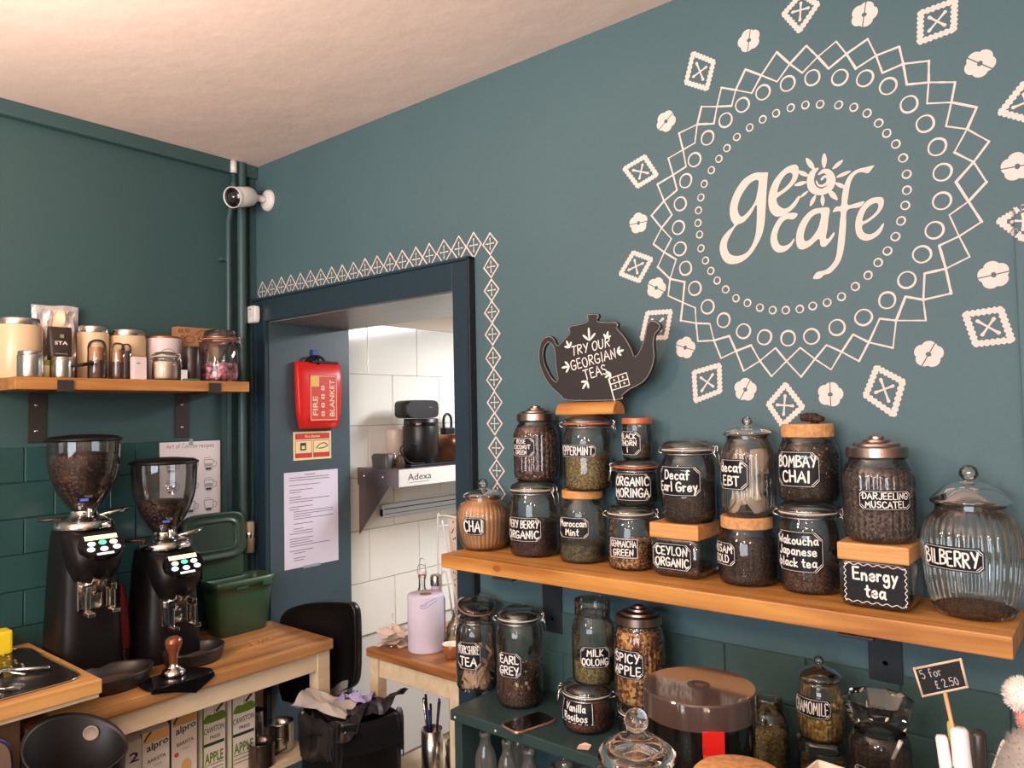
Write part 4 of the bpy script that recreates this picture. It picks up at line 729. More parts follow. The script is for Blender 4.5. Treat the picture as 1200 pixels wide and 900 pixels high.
def teabags(root, R, z0, z1, n, col=(206, 184, 160), name='tea_bags'):
    q = MB(); M = mat('paper tea bags %d' % col[0], col, .8, bump=.4, bscale=60)
    for _ in range(n):
        a = RND.uniform(0, 2*PI); rr = R*RND.uniform(.25, .62); z = RND.uniform(z0+.02, z1-.018); c = Vector((rr*math.cos(a), rr*math.sin(a), z))
        N_ = (Vector((math.cos(a), math.sin(a), RND.uniform(-.5, .7)))).normalized(); U = N_.cross(Vector((0, 0, 1))).normalized(); V = N_.cross(U); t_ = RND.uniform(-.8, .8)
        U, V = U*math.cos(t_)+V*math.sin(t_), V*math.cos(t_)-U*math.sin(t_); s_ = R*.52; vs = []; k = 5
        for i in range(k):
            for j in range(k):
                u_, v_ = (i/(k-1)-.5)*2, (j/(k-1)-.5)*2; p = c+U*u_*s_+V*v_*s_+N_*(.008*(1-u_*u_)*(1-v_*v_)+RND.uniform(-.003, .003))
                h = math.hypot(p.x, p.y); lim = R*.93
                if h > lim: p.x *= lim/h; p.y *= lim/h
                p.z = min(max(p.z, z0+.004), z1); vs.append(p)
        q.add(vs, [(i*k+j, (i+1)*k+j, (i+1)*k+j+1, i*k+j+1) for i in range(k-1) for j in range(k-1)], M, True)
    return tag(q.obj(name, root), kind='stuff')
def label_on(root, surf, w, h, lines, style='dash', sw=None, tilt=0.0, maxasp=.95, col=None):
    """chalkboard sticker with clipped corners; surf(u, v, off) -> point"""
    q = MB(); ch = min(w, h)*.16; N = 14; vs = []
    for i in range(N+1):
        uu = -w/2+w*i/N; cut = max(0, (abs(uu)-(w/2-ch))); hh = h/2-cut
        for j in range(4): vs.append(surf(uu, -hh+2*hh*j/3, 0))
    q.add(vs, [(i*4+j, (i+1)*4+j, (i+1)*4+j+1, i*4+j+1) for i in range(N) for j in range(3)], M_BLACKLAB)
    lb = q.obj('label', root)
    q = MB(); bw = w/2-.0028; bh = h/2-.0028
    if style == 'dash':
        for s_ in (-1, 1):
            x = -bw+ch
            while x < bw-ch: q.ribbon([(x, s_*bh), (x+.0017, s_*bh)], .0011, surf, M_CHALK, off=.0003); x += .0036
            y = -bh+ch
            while y < bh-ch: q.ribbon([(s_*bw, y), (s_*bw, y+.0017)], .0011, surf, M_CHALK, off=.0003); y += .0036
            for s2 in (-1, 1):
                for d in (0, .0026): q.ribbon([(s_*(bw-d), s2*(bh-ch-d)), (s_*(bw-ch-d), s2*(bh-d))], .0012, surf, M_CHALK, off=.0003)
    elif style == 'solid':
        P = [(-bw, -bh), (bw, -bh), (bw, bh), (-bw, bh)]; 
        for i in range(4): q.ribbon(sub(P[i], P[(i+1) % 4], 6), .0016, surf, M_CHALK, off=.0003)
    elif style == 'wavy':
        P = [(-bw, -bh), (bw, -bh), (bw, bh), (-bw, bh)]
        for i in range(4):
            s_ = sub(P[i], P[(i+1) % 4], 26); nx, ny = [(0, 1), (-1, 0), (0, -1), (1, 0)][i]
            q.ribbon([(a+nx*.0022*math.sin(k*1.5), b+ny*.0022*math.sin(k*1.5)) for k, (a, b) in enumerate(s_)], .0013, surf, M_CHALK, off=.0003)
    lettering(q, lines, w*.84, h*.82, surf, M_CHALK, sw=sw, off=.0004, tilt=tilt, maxasp=maxasp)
    q.obj('lettering', lb); return lb
def wire_clip(root, nr, zl, ang, parts=(1, -1), name='wire_clip'):
    q = MB(); W = .0018
    for zz, rr in ((zl-.006, nr*1.07), (zl+.009, nr*1.13)):
        q.tube([(rr*math.cos(2*PI*i/32), rr*math.sin(2*PI*i/32), zz) for i in range(32)], W, 5, M_WIRE, closed=True)
    for s_ in parts:
        a = ang+(0 if s_ > 0 else PI); ca, sa = math.cos(a), math.sin(a)
        def P(out, side, z): return (out*ca-side*sa, out*sa+side*ca, z)
        R = nr*1.08
        if s_ > 0:
            q.tube([P(R, -.011, zl-.006), P(R+.010, -.010, zl-.004), P(R+.012, -.008, zl+.012), P(R+.002, -.009, zl+.014)], W, 5, M_WIRE)
            q.tube([P(R, .011, zl-.006), P(R+.010, .010, zl-.004), P(R+.012, .008, zl+.012), P(R+.002, .009, zl+.014)], W, 5, M_WIRE)
            q.tube([P(R+.004, -.013, zl+.006), P(R+.013, -.012, zl-.010), P(R+.016, -.009, zl-.034), P(R+.016, .009, zl-.034), P(R+.013, .012, zl-.010), P(R+.004, .013, zl+.006)], W, 5, M_WIRE)
        else:
            q.tube([P(R, -.012, zl-.006), P(R+.012, -.008, zl-.002), P(R+.015, 0, zl+.010), P(R+.012, .008, zl-.002), P(R, .012, zl-.006)], W, 5, M_WIRE)
            q.tube([P(R+.002, -.010, zl+.010), P(R+.013, -.006, zl+.004), P(R+.013, .006, zl+.004), P(R+.002, .010, zl+.010)], W, 5, M_WIRE)
    return q.obj(name, root)
def shoulder_prof(r, hb, nr, sh=.030, rb=.93):
    return [(.0, .004), (r*rb*.92, .0), (r*rb, .003), (r*.985, .012), (r, .022), (r, hb-sh-.012), (r*.97, hb-sh), (nr+(r-nr)*.45, hb-sh*.62), (nr, hb-sh*.35), (nr, hb)]
def glass_lid(root, nr, z, H, knob=.014, flange=1.13, m=None, name='lid'):
    q = MB(); m = m or M_GLASSL; kz = H-knob*1.7
    q.lathe([(nr*.9, z-.008), (nr*.92, z), (nr*flange, z+.001), (nr*flange*1.02, z+.006), (nr*flange*.97, z+.010), (nr*.85, z+.5*(kz-z)+.004), (nr*.5, kz-.006), (knob*.45, kz-.001), (knob*.55, kz+.003)], 36, m)
    ld = q.obj(name, root); q = MB()
    q.lathe([(knob*.5, kz), (knob*.95, kz+knob*.45), (knob, kz+knob*.85), (knob*.8, kz+knob*1.35), (knob*.4, kz+knob*1.66), (0, H)], 24, m); q.obj('knob', ld); return ld
def metal_lid(root, R, z, H):
    q = MB(); h = H-z
    q.lathe([(R*.99, z-.002), (R*1.02, z), (R, z+h*.42), (R*.94, z+h*.47), (R*.78, z+h*.5), (R*.76, z+h*.60), (R*.60, z+h*.64), (R*.46, z+h*.68), (R*.44, z+h*.78), (R*.26, z+h*.82), (R*.25, z+h*.93), (R*.12, z+h*.98), (0, H)], 72, M_PEWTER, smooth=False)
    return q.obj('lid', root)
def disc_lid(root, R, z0, z1, m, name='lid', nsm=2.0):
    q = MB(); q.lathe([(0, z0), (R*.96, z0), (R, z0+.002), (R*1.0, z1-.002), (R*.97, z1), (0, z1)], 36, m, smooth=False); return q.obj(name, root)
GROUP_S = 'labelled tea jars on the long shelf'; GROUP_L = 'labelled tea jars on the green cabinet'
def jar(key, label, kind, lines, tea=None, fill=.5, group=GROUP_S, style='dash', sw=None, chunks=None, nch=90, clip=0.0, seal=None, rim=None, tilt=0.0, lt=0.0, nrf=.8, lidh=None, csz=.004, masp=.95, name='tea_jar', parts=(1, -1), gl=None):
    J = JARS[key]; r, H = J['r'], J['z1']-J['z0']; ca = J['camang']
    root = thing(name, label, 'jar', (J['x'], J['y'], J['z0']+.0005), 0, group)
    nr = r*nrf; rib = None; G = gl or M_GLASS
    if kind == 'clip':
        lh = lidh or min(.030, H*.16); hb = H-lh; prof = shoulder_prof(r, hb, nr, min(.032, H*.2))
    elif kind in ('metal', 'ribglass', 'cork', 'wood', 'plainknob'):
        lh = lidh or {'metal': .040, 'ribglass': .052, 'cork': .020, 'wood': .016, 'plainknob': .045}[kind]; hb = H-lh; prof = shoulder_prof(r, hb, nr, min(.034, H*.2))
        if kind in ('metal', 'ribglass'): G = M_GLASSR
    elif kind == 'bulge':
        lh = lidh or .055; hb = H-lh; G = M_GLASSR
        prof = [(0, .005), (r*.70, 0), (r*.76, .004), (r*.84, hb*.09), (r*.93, hb*.28), (r*.985, hb*.5), (r, hb*.62), (r*.965, hb*.76), (r*.86, hb*.87), (nr, hb*.93), (nr, hb)]
    if kind in ('metal', 'bulge') or rim == 'ribs': rib = (30 if kind != 'bulge' else 36, .022, .008, hb*.86 if kind == 'bulge' else hb-.034)
    P2 = []
    for (ra, za), (rb, zb) in zip(prof, prof[1:]):
        k = max(1, int(abs(zb-za)/.012)) if rib else 1
        for i in range(k): P2.append((ra+(rb-ra)*i/k, za+(zb-za)*i/k))
    P2.append(prof[-1]); P2 += [(prof[-1][0]-.003, prof[-1][1])]
    q = MB(); q.lathe(P2, 216 if rib and kind == 'bulge' else (180 if rib else 48), G, ribs=rib); q.obj('glass_body', root)
    if kind == 'clip':
        q = MB(); q.lathe([(nr, hb-.004), (nr*1.09, hb-.002), (nr*1.10, hb+.003), (nr*.95, hb+.004)], 40, M_GLASSL); q.lathe([(nr*.9, hb+.006), (nr*1.10, hb+.006), (nr*1.11, hb+.011), (nr*1.04, hb+lh*.62), (nr*.92, hb+lh*.85), (nr*.70, H), (nr*.62, H-.003), (0, H-.004)], 40, M_GLASSL); q.obj('lid', root)
        q = MB(); q.lathe([(nr*.96, hb+.0025), (nr*1.11, hb+.003), (nr*1.12, hb+.0055), (nr*.96, hb+.0065)], 40, seal or M_WSEAL); q.obj('rubber_seal', root)
        wire_clip(root, nr, hb, ca+clip, parts)
    elif kind == 'metal': metal_lid(root, nr*1.08, hb-.004, H)
    elif kind in ('ribglass', 'bulge', 'plainknob'): glass_lid(root, nr, hb, H, knob=max(.011, r*.2) if kind != 'plainknob' else r*.36)
    elif kind in ('cork', 'wood'): disc_lid(root, nr*(1.02 if kind == 'cork' else 1.06), hb-.004, H-.0005, M_CORK if kind == 'cork' else (rim or M_BAMBOO))
    if tea: contents(root, prof, hb*fill, tea, tilt=tilt, chunks=chunks, n=nch, csz=csz, ribamp=.024 if rib else 0)
    if lines and 'lab' in J:
        ph, dphi, zc, lhh = J['lab']; zc -= J['z0']; a0 = ca+ph
        def surf(u, v, off=0.0):
            R = interp(prof, zc+v)*(1.024 if rib else 1)+.0009+off; a = a0+u/r
            return (R*math.cos(a), R*math.sin(a), zc+v)
        label_on(root, surf, min(dphi*r, r*1.9), lhh, lines, style, sw, lt, masp)
    return root, prof, hb
def square_jar(key, label, lines, tea, fill, hw, hd, cx, cy, style='dash', lidz=.024, labw=.05, labh=.05, labx=0, labz=.04, sw=None, masp=.95):
    J = JARS[key]; H = J['z1']-J['z0']
    root = thing('tea_jar', label, 'jar', (cx, cy, J['z0']+.0005), 0, GROUP_S); hb = H-lidz
    q = MB(); q.loft([sring(0, 0, 0, hw*.80, hd*.80, 9, 40), sring(0, 0, .012, hw*.97, hd*.97, 9, 40), sring(0, 0, .02, hw, hd, 9, 40), sring(0, 0, hb-.008, hw, hd, 9, 40), sring(0, 0, hb, hw*.93, hd*.93, 9, 40)], M_GLASSL, cap1=False); q.obj('glass_body', root)
    q = MB(); q.box(-hw*.99, hw*.99, -hd*.99, hd*.99, hb, H-.0005, M_BAMBOO, b=.004); q.obj('lid', root)
    contents(root, [(hw, 0), (hw, hb)], hb*fill, tea, sq=(hw, hd, 9))
    label_on(root, lambda u, v, off=0.0: (labx+u, -hd-.0008-off, labz+v), labw, labh, lines, style, sw, maxasp=masp)
    return root
jar('chai', 'round ribbed jar of milky chai powder labelled chai, left end of the shelf', 'bulge', ['CHAI'], 'chai', .93, nrf=.66)
jar('berry', 'clip top jar of dark berry tea labelled very berry organic', 'clip', ['VERY BERRY', 'ORGANIC'], 'berry', .52, clip=.9, nrf=.88)
jar('rose', 'ribbed jar with stepped pewter lid labelled rose coconut green', 'metal', ['ROSE', 'COCONUT', 'GREEN'], 'rose', .86, chunks='rose', nch=160, nrf=.78)
jar('mint', 'glass jar with bamboo lid labelled Moroccan mint, olive leaf in its bottom', 'wood', ['Moroccan', 'Mint'], 'mint', .26, rim=M_BAMBOO, nrf=.8, lidh=.018)
jar('peppermint', 'tall clip top jar with orange seal labelled peppermint, under the half log', 'clip', ['PEPPERMINT'], 'green', .52, chunks='green', nch=220, clip=1.35, seal=M_ORANGE, nrf=.9, masp=.8)
jar('genmaicha', 'clip top jar labelled genmaicha green, toasted rice tea one third full', 'clip', ['GENMAICHA', 'GREEN'], 'geni', .48, style='solid', chunks='geni', nch=240, clip=1.5, nrf=.88)
jar('moringa', 'squat clip top jar with orange seal labelled organic moringa', 'clip', ['ORGANIC', 'MORINGA'], 'moringa', .8, clip=-1.7, seal=M_ORANGE, nrf=.92, lidh=.024, parts=(1,))
jar('blackthorn', 'small glass with orange lid labelled black thorn, topmost of its stack', 'wood', ['BLACK', 'THORN', 'I'], 'mint', .4, rim=mat('copper orange lid', (206, 116, 70), .35, .3), nrf=.96, lidh=.012)
square_jar('ceylon', 'low square glass jar with bamboo lid labelled Ceylon organic', ['CEYLON', 'ORGANIC'], 'brown', .22, .066, .064, 2.058, -.078, labw=.105, labh=.066, labx=-.004, labz=.052, lidz=.038)
jar('decafearl', 'clip top jar of dark leaves labelled decaf Earl Grey, on the square Ceylon jar', 'clip', ['Decaf', 'Earl Grey'], 'black', .58, clip=1.2, nrf=.86, chunks=None)
jar('assam', 'squat glass jar with cork lid labelled Assam gold, below the decaf teabags', 'cork', ['ASSAM', 'GOLD'], 'black', .72, nrf=.86, lidh=.024)
r_, p_, h_ = jar('ebt', 'ribbed jar with knobbed glass lid full of pale teabags labelled decaf EBT', 'ribglass', ['decaf', 'EBT'], None, rim='ribs', nrf=.8, lidh=.046)
teabags(r_, JARS['ebt']['r']*.93, .004, h_-.03, 22)
jar('wakoucha', 'clip top jar labelled Wakoucha Japanese black tea', 'clip', ['Wakoucha', 'Japanese', 'black tea'], 'brown', .34, clip=1.45, nrf=.88)
jar('bombay', 'glass jar with wide cork lid labelled Bombay chai', 'cork', ['BOMBAY', 'CHAI'], 'black', .84, chunks='bombay', nch=260, nrf=.84, lidh=.026, csz=.0028)
square_jar('energy', 'square glass jar with bamboo lid and wavy edged label reading energy tea', ['Energy', 'tea'], 'brown', .12, .068, .066, 2.516, -.114, style='wavy', labw=.118, labh=.08, labx=.004, labz=.052, lidz=.036)
jar('darjeeling', 'ribbed jar with stepped pewter lid labelled Darjeeling muscatel', 'metal', ['DARJEELING', 'MUSCATEL'], 'darj', .80, nrf=.8)
jar('bilberry', 'large nearly empty ribbed jar labelled bilberry, right end of the shelf', 'bulge', ['BILBERRY'], 'brown', .07, nrf=.70, lidh=.075, masp=.8)
J = JARS['bombay']
t = thing('dried_seed_pod', 'dark crumpled dried pod lying on the cork lid of Bombay chai jar', 'dried pod', (J['x']+.004, J['y'], J['z1']))
q = MB()
for k in range(5):
    c = Vector((RND.uniform(-.02, .02), RND.uniform(-.012, .012), .011+RND.uniform(0, .006))); bm = bmesh.new(); bmesh.ops.create_icosphere(bm, subdivisions=3, radius=1)
    for v in bm.verts:
        n_ = 1+.35*math.sin(v.co.x*7+k)*math.cos(v.co.y*6-k)+.15*math.sin(v.co.z*13+k*2); v.co = Vector((v.co.x*.014*n_, v.co.y*.011*n_, v.co.z*.0085*n_))+c; v.co.z = max(v.co.z, .0003)
    q.add([v.co[:] for v in bm.verts], [[v.index for v in f_.verts] for f_ in bm.faces], mat('dark dried peel', (62, 38, 28), .6, bump=.5, bscale=200), True); bm.free()
q.obj('pod', t)

# ---- jars on the green cabinet below
r_, p_, h_ = jar('yorkshire', 'open clip top jar of pale tea strings labelled Yorkshire tea', 'clip', ['YORKSHIRE', 'TEA'], None, group=GROUP_L, nrf=.82, clip=-2.2, lidh=.028, parts=())
# its lid swung open: rebuild as a tilted lid
for ch in list(r_.children):
    if ch.name.split('.')[0] in ('lid', 'rubber_seal', 'wire_clip'): bpy.data.objects.remove(ch)
nr = JARS['yorkshire']['r']*.82; H = JARS['yorkshire']['z1']-JARS['yorkshire']['z0']
q = MB(); M4 = Matrix.Translation((-.008, .012, H+.014)) @ Matrix.Rotation(.30, 4, Vector((.55, .83, 0)))
q.lathe([(0, .004), (nr*.7, .004), (nr*1.0, .002), (nr*1.12, -.003), (nr*1.12, -.008), (nr*.9, -.009), (0, -.010)], 36, M_GLASSL, mat4=M4); tag(q.obj('lid', r_), 'glass lid swung open')
q = MB(); q.lathe([(nr*1.0, -.011), (nr*1.13, -.0095), (nr*1.13, -.0125), (nr*1.0, -.013)], 36, mat('brown rubber seal', (150, 104, 78), .5), mat4=M4); q.obj('rubber_seal', r_)
q = MB(); zl = h_
q.tube([(nr*1.07*math.cos(2*PI*i/32), nr*1.07*math.sin(2*PI*i/32), zl-.006) for i in range(32)], .0014, 5, M_WIRE, closed=True)
for a in (-1.45, -2.3):
    c_, s_ = math.cos(a), math.sin(a); R = nr*1.08
    for sd in (-.009, .009): q.tube([(R*c_-sd*s_, R*s_+sd*c_, zl-.006), ((R+.008)*c_-sd*s_, (R+.008)*s_+sd*c_, zl-.02), ((R+.012)*c_-sd*.6*s_, (R+.012)*s_+sd*.6*c_, zl-.048)], .0014, 5, M_WIRE)
q.obj('wire_clip', r_)
q = MB(); q.lathe([(nr, zl-.004), (nr*1.09, zl-.002), (nr*1.10, zl+.004), (nr*.95, zl+.004)], 40, M_GLASSL); q.obj('rim', r_)
q = MB(); R = JARS['yorkshire']['r']*.88; MT = mat('pale tea bag strings', (206, 168, 136), .8)
for k in range(34):
    a = RND.uniform(0, 2*PI); pts = []; z = RND.uniform(.012, .10)
    for i in range(5):
        a += RND.uniform(-.5, .6); rr = R*RND.uniform(.55, .97); z = min(max(z+RND.uniform(-.022, .022), .01), .115); pts.append((rr*math.cos(a), rr*math.sin(a), z))
    pts = cr(pts, k=4); w = .0065; vs = [];
    for i, p in enumerate(pts): vs += [(p[0], p[1], p[2]-w), (p[0]*.97, p[1]*.97, p[2]+w)]
    q.add(vs, [(2*i, 2*i+2, 2*i+3, 2*i+1) for i in range(len(pts)-1)], MT, True)
tag(q.obj('tea_bag_strings', r_), kind='stuff')
teabags(r_, R, .004, .075, 12, (196, 158, 128))
r_, p_, h_ = jar('earlgrey', 'tall clip top jar labelled Earl Grey with a dark scoop inside', 'clip', ['EARL', 'GREY'], 'brown', .40, group=GROUP_L, chunks='earl', nch=46, csz=.0065, clip=1.5, nrf=.84)
q = MB(); q.tube([(.0, .0, .06), (.022, .004, .11), (.036, .006, .137)], .0022, 6, M_BLACK); q.lathe([(0, -.02), (.006, -.014), (.008, 0), (.006, .012), (0, .016)], 12, M_BLACK, c=(.036, .006, .15), sy=.4, mat4=Matrix.Rotation(.5, 4, 'Y')); q.obj('scoop', r_)
jar('vanilla', 'squat clip top jar of red rooibos labelled vanilla rooibos, beside the phone', 'clip', ['Vanilla', 'Rooibos'], 'rooibos', .56, group=GROUP_L, clip=-1.75, nrf=.9, lidh=.030, style='solid')
jar('milk', 'glass jar with thick glass lid labelled milk oolong, on the vanilla rooibos', 'wood', ['MILK', 'OOLONG'], 'green', .34, group=GROUP_L, rim=M_GLASSL, nrf=.80, lidh=.034, tilt=.02)
for ch in bpy.data.objects:
    pass
JARS['under_spicy'].update(x=JARS['spicy']['x']+.004, y=JARS['spicy']['y']+.004, r=.061)
jar('spicy', 'ribbed jar with stepped dark pewter lid labelled spicy apple', 'metal', ['SPICY', 'APPLE'], 'apple', .88, group=GROUP_L, chunks='apple', nch=300, csz=.0048, nrf=.84)
jar('under_spicy', 'low clip top jar with cream seal hidden under the spicy apple jar', 'clip', ['Coco', 'tea'], 'black', .4, group=GROUP_L, clip=-2.2, nrf=.94, lidh=.026, parts=(1,))
jar('chamomile', 'small ribbed jar with knobbed glass lid labelled chamomile', 'ribglass', ['CHAMOMILE'], 'cham', .5, group=GROUP_L, rim='ribs', chunks='cham', nch=120, nrf=.84, lidh=.048, masp=.8)
jar('under_cham', 'low glass jar with glass lid supporting the chamomile jar', 'wood', None, 'cham', .4, group=GROUP_L, rim=M_GLASSL, nrf=.98, lidh=.018)
# faceted jar
J = JARS['facet']; t = thing('faceted_jar', 'wide glass jar with ten sided flared glass lid and a spoon inside', 'jar', (J['x'], J['y'], J['z0']+.0005))
hb = 1.062-J['z0']; r = .056
q = MB(); q.lathe([(0, .003), (r*.9, 0), (r, .02), (r, hb-.02), (r*.9, hb-.006), (r*.82, hb)], 40, M_GLASS); q.obj('glass_body', t)
q = MB(); q.lathe([(r*.7, hb-.004), (r*.74, hb+.006), (r*.95, hb+.018), (r*1.16, hb+.052), (r*1.13, hb+.064), (r*1.08, hb+.062), (r*.70, hb+.030), (.0, hb+.026)], 10, M_GLASSL, smooth=False, mat4=Matrix.Rotation(.3, 4, 'Z')); q.lathe([(.0, hb+.046), (.012, hb+.044), (.014, hb+.038), (.006, hb+.028)], 16, M_GLASSL); q.obj('lid', t)
contents(t, [(r, 0), (r, hb)], hb*.80, 'black')
a0 = J['camang']-.42
label_on(t, lambda u, v, off=0.0: ((r+.001+off)*math.cos(a0+u/r), (r+.001+off)*math.sin(a0+u/r), .108+v), .062, .045, ['LAPSANG'], 'dash', maxasp=.7)
q = MB(); q.tube([(.0, -.02, .08), (.03, -.03, .15), (.045, -.032, .185)], [.002, .003, .0045], 8, M_WHITEP); tag(q.obj('spoon', t), 'pale plastic spoon')
# small herb jar behind the brown canister
J = JARS['herb']; t = thing('herb_jar', 'glass jar of loose herbs with glass screw lid, right behind the brown canister', 'jar', (J['x']+.004, J['y'], J['z0']+.0005)); r = .044; H = J['z1']-J['z0']
prof = [(0, .003), (r*.9, 0), (r, .02), (r, H*.62), (r*.72, H*.78), (r*.66, H*.8), (r*.66, H-.02)]
q = MB(); q.lathe(prof, 40, M_GLASS); q.obj('glass_body', t)
q = MB(); q.lathe([(r*.70, H-.035), (r*.74, H-.032), (r*.74, H-.006), (r*.66, H), (0, H)], 36, M_GLASSL); q.obj('lid', t)
contents(t, prof, H*.5, 'green', chunks='green', n=120)
# ================================================================ GREEN CABINET AND WHAT STANDS ON AND NEAR IT
K = 0.88
t = thing('open_cabinet', 'dark green painted open shelf cabinet under the tea shelf', 'cabinet', (0, 0, 0))
q = MB(); q.box(1.432, 2.755, -.285, -.012, K-.030, K, M_CAB, b=.004); q.obj('top', t)
for x in (1.436, 2.05, 2.715):
    q = MB(); q.box(x, x+.028, -.272, -.014, 0.0, K-.031, M_CAB, b=.002); q.obj('side_panel', t)
q = MB(); q.box(1.465, 2.049, -.268, -.014, .596, .614, M_CAB, b=.002); q.obj('shelf_board', t)
q = MB(); q.box(1.465, 2.049, -.268, -.014, .10, .118, M_CAB, b=.002); q.obj('shelf_board', t)
q = MB()
for x in (1.452, 1.60): q.lathe([(0, -.001), (.003, -.001), (.0035, 0)], 8, mat('bare screw', (220, 216, 206), .4), mat4=Matrix.Rotation(PI/2, 4, 'X'), c=(x, -.2862, K-.017))
q.obj('screw_heads', t)
# milk bottles and tumblers inside
def bottle(x, y, H, r, lab, g='empty glass bottles in the open cabinet'):
    t = thing('glass_bottle', lab, 'bottle', (x, y, .6145), 0, g)
    q = MB(); q.lathe([(0, .004), (r*.9, 0), (r, .008), (r, H*.62), (r*.85, H*.72), (r*.52, H*.84), (r*.50, H*.93), (r*.58, H*.94), (r*.58, H), (r*.45, H)], 28, M_HAZED); q.obj('glass_body', t)
bottle(1.500, -.215, .200, .030, 'empty glass bottle at the left end of the cabinet shelf')
bottle(1.535, -.105, .205, .028, 'empty glass bottle in back of the row, second from the left post')
bottle(1.580, -.215, .196, .027, 'empty glass bottle in front row, below the Yorkshire tea jar')
bottle(1.655, -.215, .190, .027, 'empty glass bottle in front row, nearest the tumblers')
bottle(1.700, -.110, .196, .027, 'empty glass bottle in back of the row beside the tumblers')
for i, (x, y, h, lab) in enumerate([(1.745, -.19, .165, 'small glass tumbler nearest the bottles, topmost of a stack'), (1.80, -.15, .150, 'small glass tumbler behind the others in the cabinet'), (1.86, -.20, .150, 'rightmost small glass tumbler in the cabinet'), (1.79, -.235, .128, 'small glass tumbler in front of the others in the cabinet')]):
    t = thing('glass_tumbler', lab, 'glass', (x, y, .6145), 0, 'glass tumblers in the open cabinet')
    q = MB(); q.lathe([(0, .004), (.020, 0), (.023, .01), (.024, h-.03), (.028, h-.024), (.029, h), (.027, h), (.024, h-.02)], 24, M_HAZED); q.obj('glass_body', t)
t = thing('mobile_phone', 'black mobile phone with rose gold edge lying on the green cabinet', 'phone', (1.672, -.235, K+.0005), math.radians(-14))
q = MB(); q.loft([sring(0, 0, 0, .036, .066, 7), sring(0, 0, .0015, .038, .068, 7), sring(0, 0, .0065, .038, .068, 7), sring(0, 0, .008, .036, .066, 7)], mat('rose gold metal', (222, 170, 148), .25, .8)); q.obj('body', t)
q = MB(); q.loft([sring(0, 0, .0079, .035, .0655, 7), sring(0, 0, .0086, .034, .0645, 7)], M_BLACKG); q.obj('screen', t)
t = thing('paper_tag', 'scrap of pale pink paper on the cabinet edge below the vanilla rooibos', 'tag', (1.865, -.262, K+.0006), .4)
q = MB(); q.add([(-.016, -.012, .0), (.014, -.014, .002), (.017, .010, .004), (.0, .016, .006), (-.015, .010, .001)], [(0, 1, 2, 3, 4)], mat('pale pink paper', (226, 190, 170), .7)); q.box(-.014, .013, -.011, .009, 0, .0008, mat('pale pink paper', (226, 190, 170), .7)); q.obj('paper', t)
# near counter that carries the front row
t = thing('serving_counter', 'dark green serving counter in the near right, mostly below the frame', 'counter', (0, 0, 0))
q = MB(); q.box(2.09, 2.95, -1.15, -.292, K-.03, K, M_CAB, b=.004); q.obj('top', t)
q = MB(); q.box(2.11, 2.94, -1.13, -.30, 0, K-.031, M_CAB, b=.002); q.obj('base', t)
q = MB(); q.box(2.40, 2.93, -1.12, -.60, K, 1.10, M_CAB, b=.003); q.obj('raised_ledge', t)
# big brown canister
J = JARS['canister']; r = J['r']; H = J['z1']-J['z0']; hb = H-.046
t = thing('tea_canister', 'large round smoky brown canister with flat lid and red latch', 'canister', (J['x'], J['y'], K+.0005))
M_SMOKE = glass('smoky brown plastic', (104, 70, 54), (44, 30, 26), 1.0, 0.04, 0.01)
q = MB(); q.lathe([(0, .003), (r*.92, 0), (r*.96, .01), (r*.965, hb+.01)], 56, M_SMOKE); q.obj('body', t)
q = MB(); q.lathe([(0, .006), (r*.90, .006), (r*.915, hb*.80), (r*.5, hb*.86), (0, hb*.84)], 48, TEA['black']); tag(q.obj('contents', t), kind='stuff')
M_GBL = mat('grey brown glossy lid', (78, 62, 58), .10, coat=.6)
q = MB(); q.lathe([(r*.95, hb-.002), (r*1.0, hb)], 64, M_GBL); q.lathe([(r*1.0, hb), (r*1.0, H-.003)], 64, M_GBL); q.lathe([(r*1.0, H-.003), (r*.985, H)], 64, M_GBL); q.lathe([(r*.985, H), (r*.5, H+.0003), (0, H+.0005)], 64, M_GBL); ld = q.obj('lid', t)
q = MB(); q.lathe([(.022, H), (.020, H+.0015), (.008, H+.0015), (.006, H-.0), (0, H+.0008)], 24, mat('dark lid button', (58, 48, 48), .3)); q.obj('lid_button', ld)
a = J['camang']+.21; c_, s_ = math.cos(a), math.sin(a)
q = MB(); P = lambda o, s, z: (o*c_-s*s_, o*s_+s*c_, z)
w = .0185; o0, o1 = r*1.0+.001, r*1.0+.007; z0, z1 = hb-.045, hb+.004
q.loft([[P(o0, -w, z1), P(o1, -w, z1), P(o1, w, z1), P(o0, w, z1)], [P(o0, -w, hb-.034), P(o1, -w, hb-.034), P(o1, w, hb-.034), P(o0, w, hb-.034)], [P(o0, -w*.9, z0), P(o1+.007, -w*.9, z0), P(o1+.007, w*.9, z0), P(o0, w*.9, z0)]], M_RED, smooth=False); tag(q.obj('latch', t), 'red latch')
# glass cookie jar nearest the camera
J = JARS['cookie']; r = J['r']; H = J['z1']-J['z0']; zl = 1.141-K
t = thing('cookie_jar', 'round clear glass jar with domed lid and ball knob, nearest in front', 'jar', (J['x'], J['y'], K+.0005))
M_REAL = mat('thick clear glass', (252, 250, 246), 0.0, trans=1.0, ior=1.47)
q = MB(); q.lathe([(0, .004), (r*1.0, 0), (r*1.22, .03), (r*1.3, .12), (r*1.22, zl-.035), (r*1.0, zl-.014), (r*.93, zl-.008), (r*.93, zl)], 48, M_GLASSL); q.obj('glass_body', t)
q = MB(); q.lathe([(0, zl+.018), (r*.5, zl+.012), (r*.86, zl-.004), (r*.90, zl+.001), (r*1.0, zl+.002), (r*1.03, zl+.007), (r*.98, zl+.012), (r*.82, zl+.022), (r*.5, zl+.034), (r*.28, zl+.038), (r*.22, zl+.042), (0, zl+.042)], 56, M_REAL); ld = q.obj('lid', t)
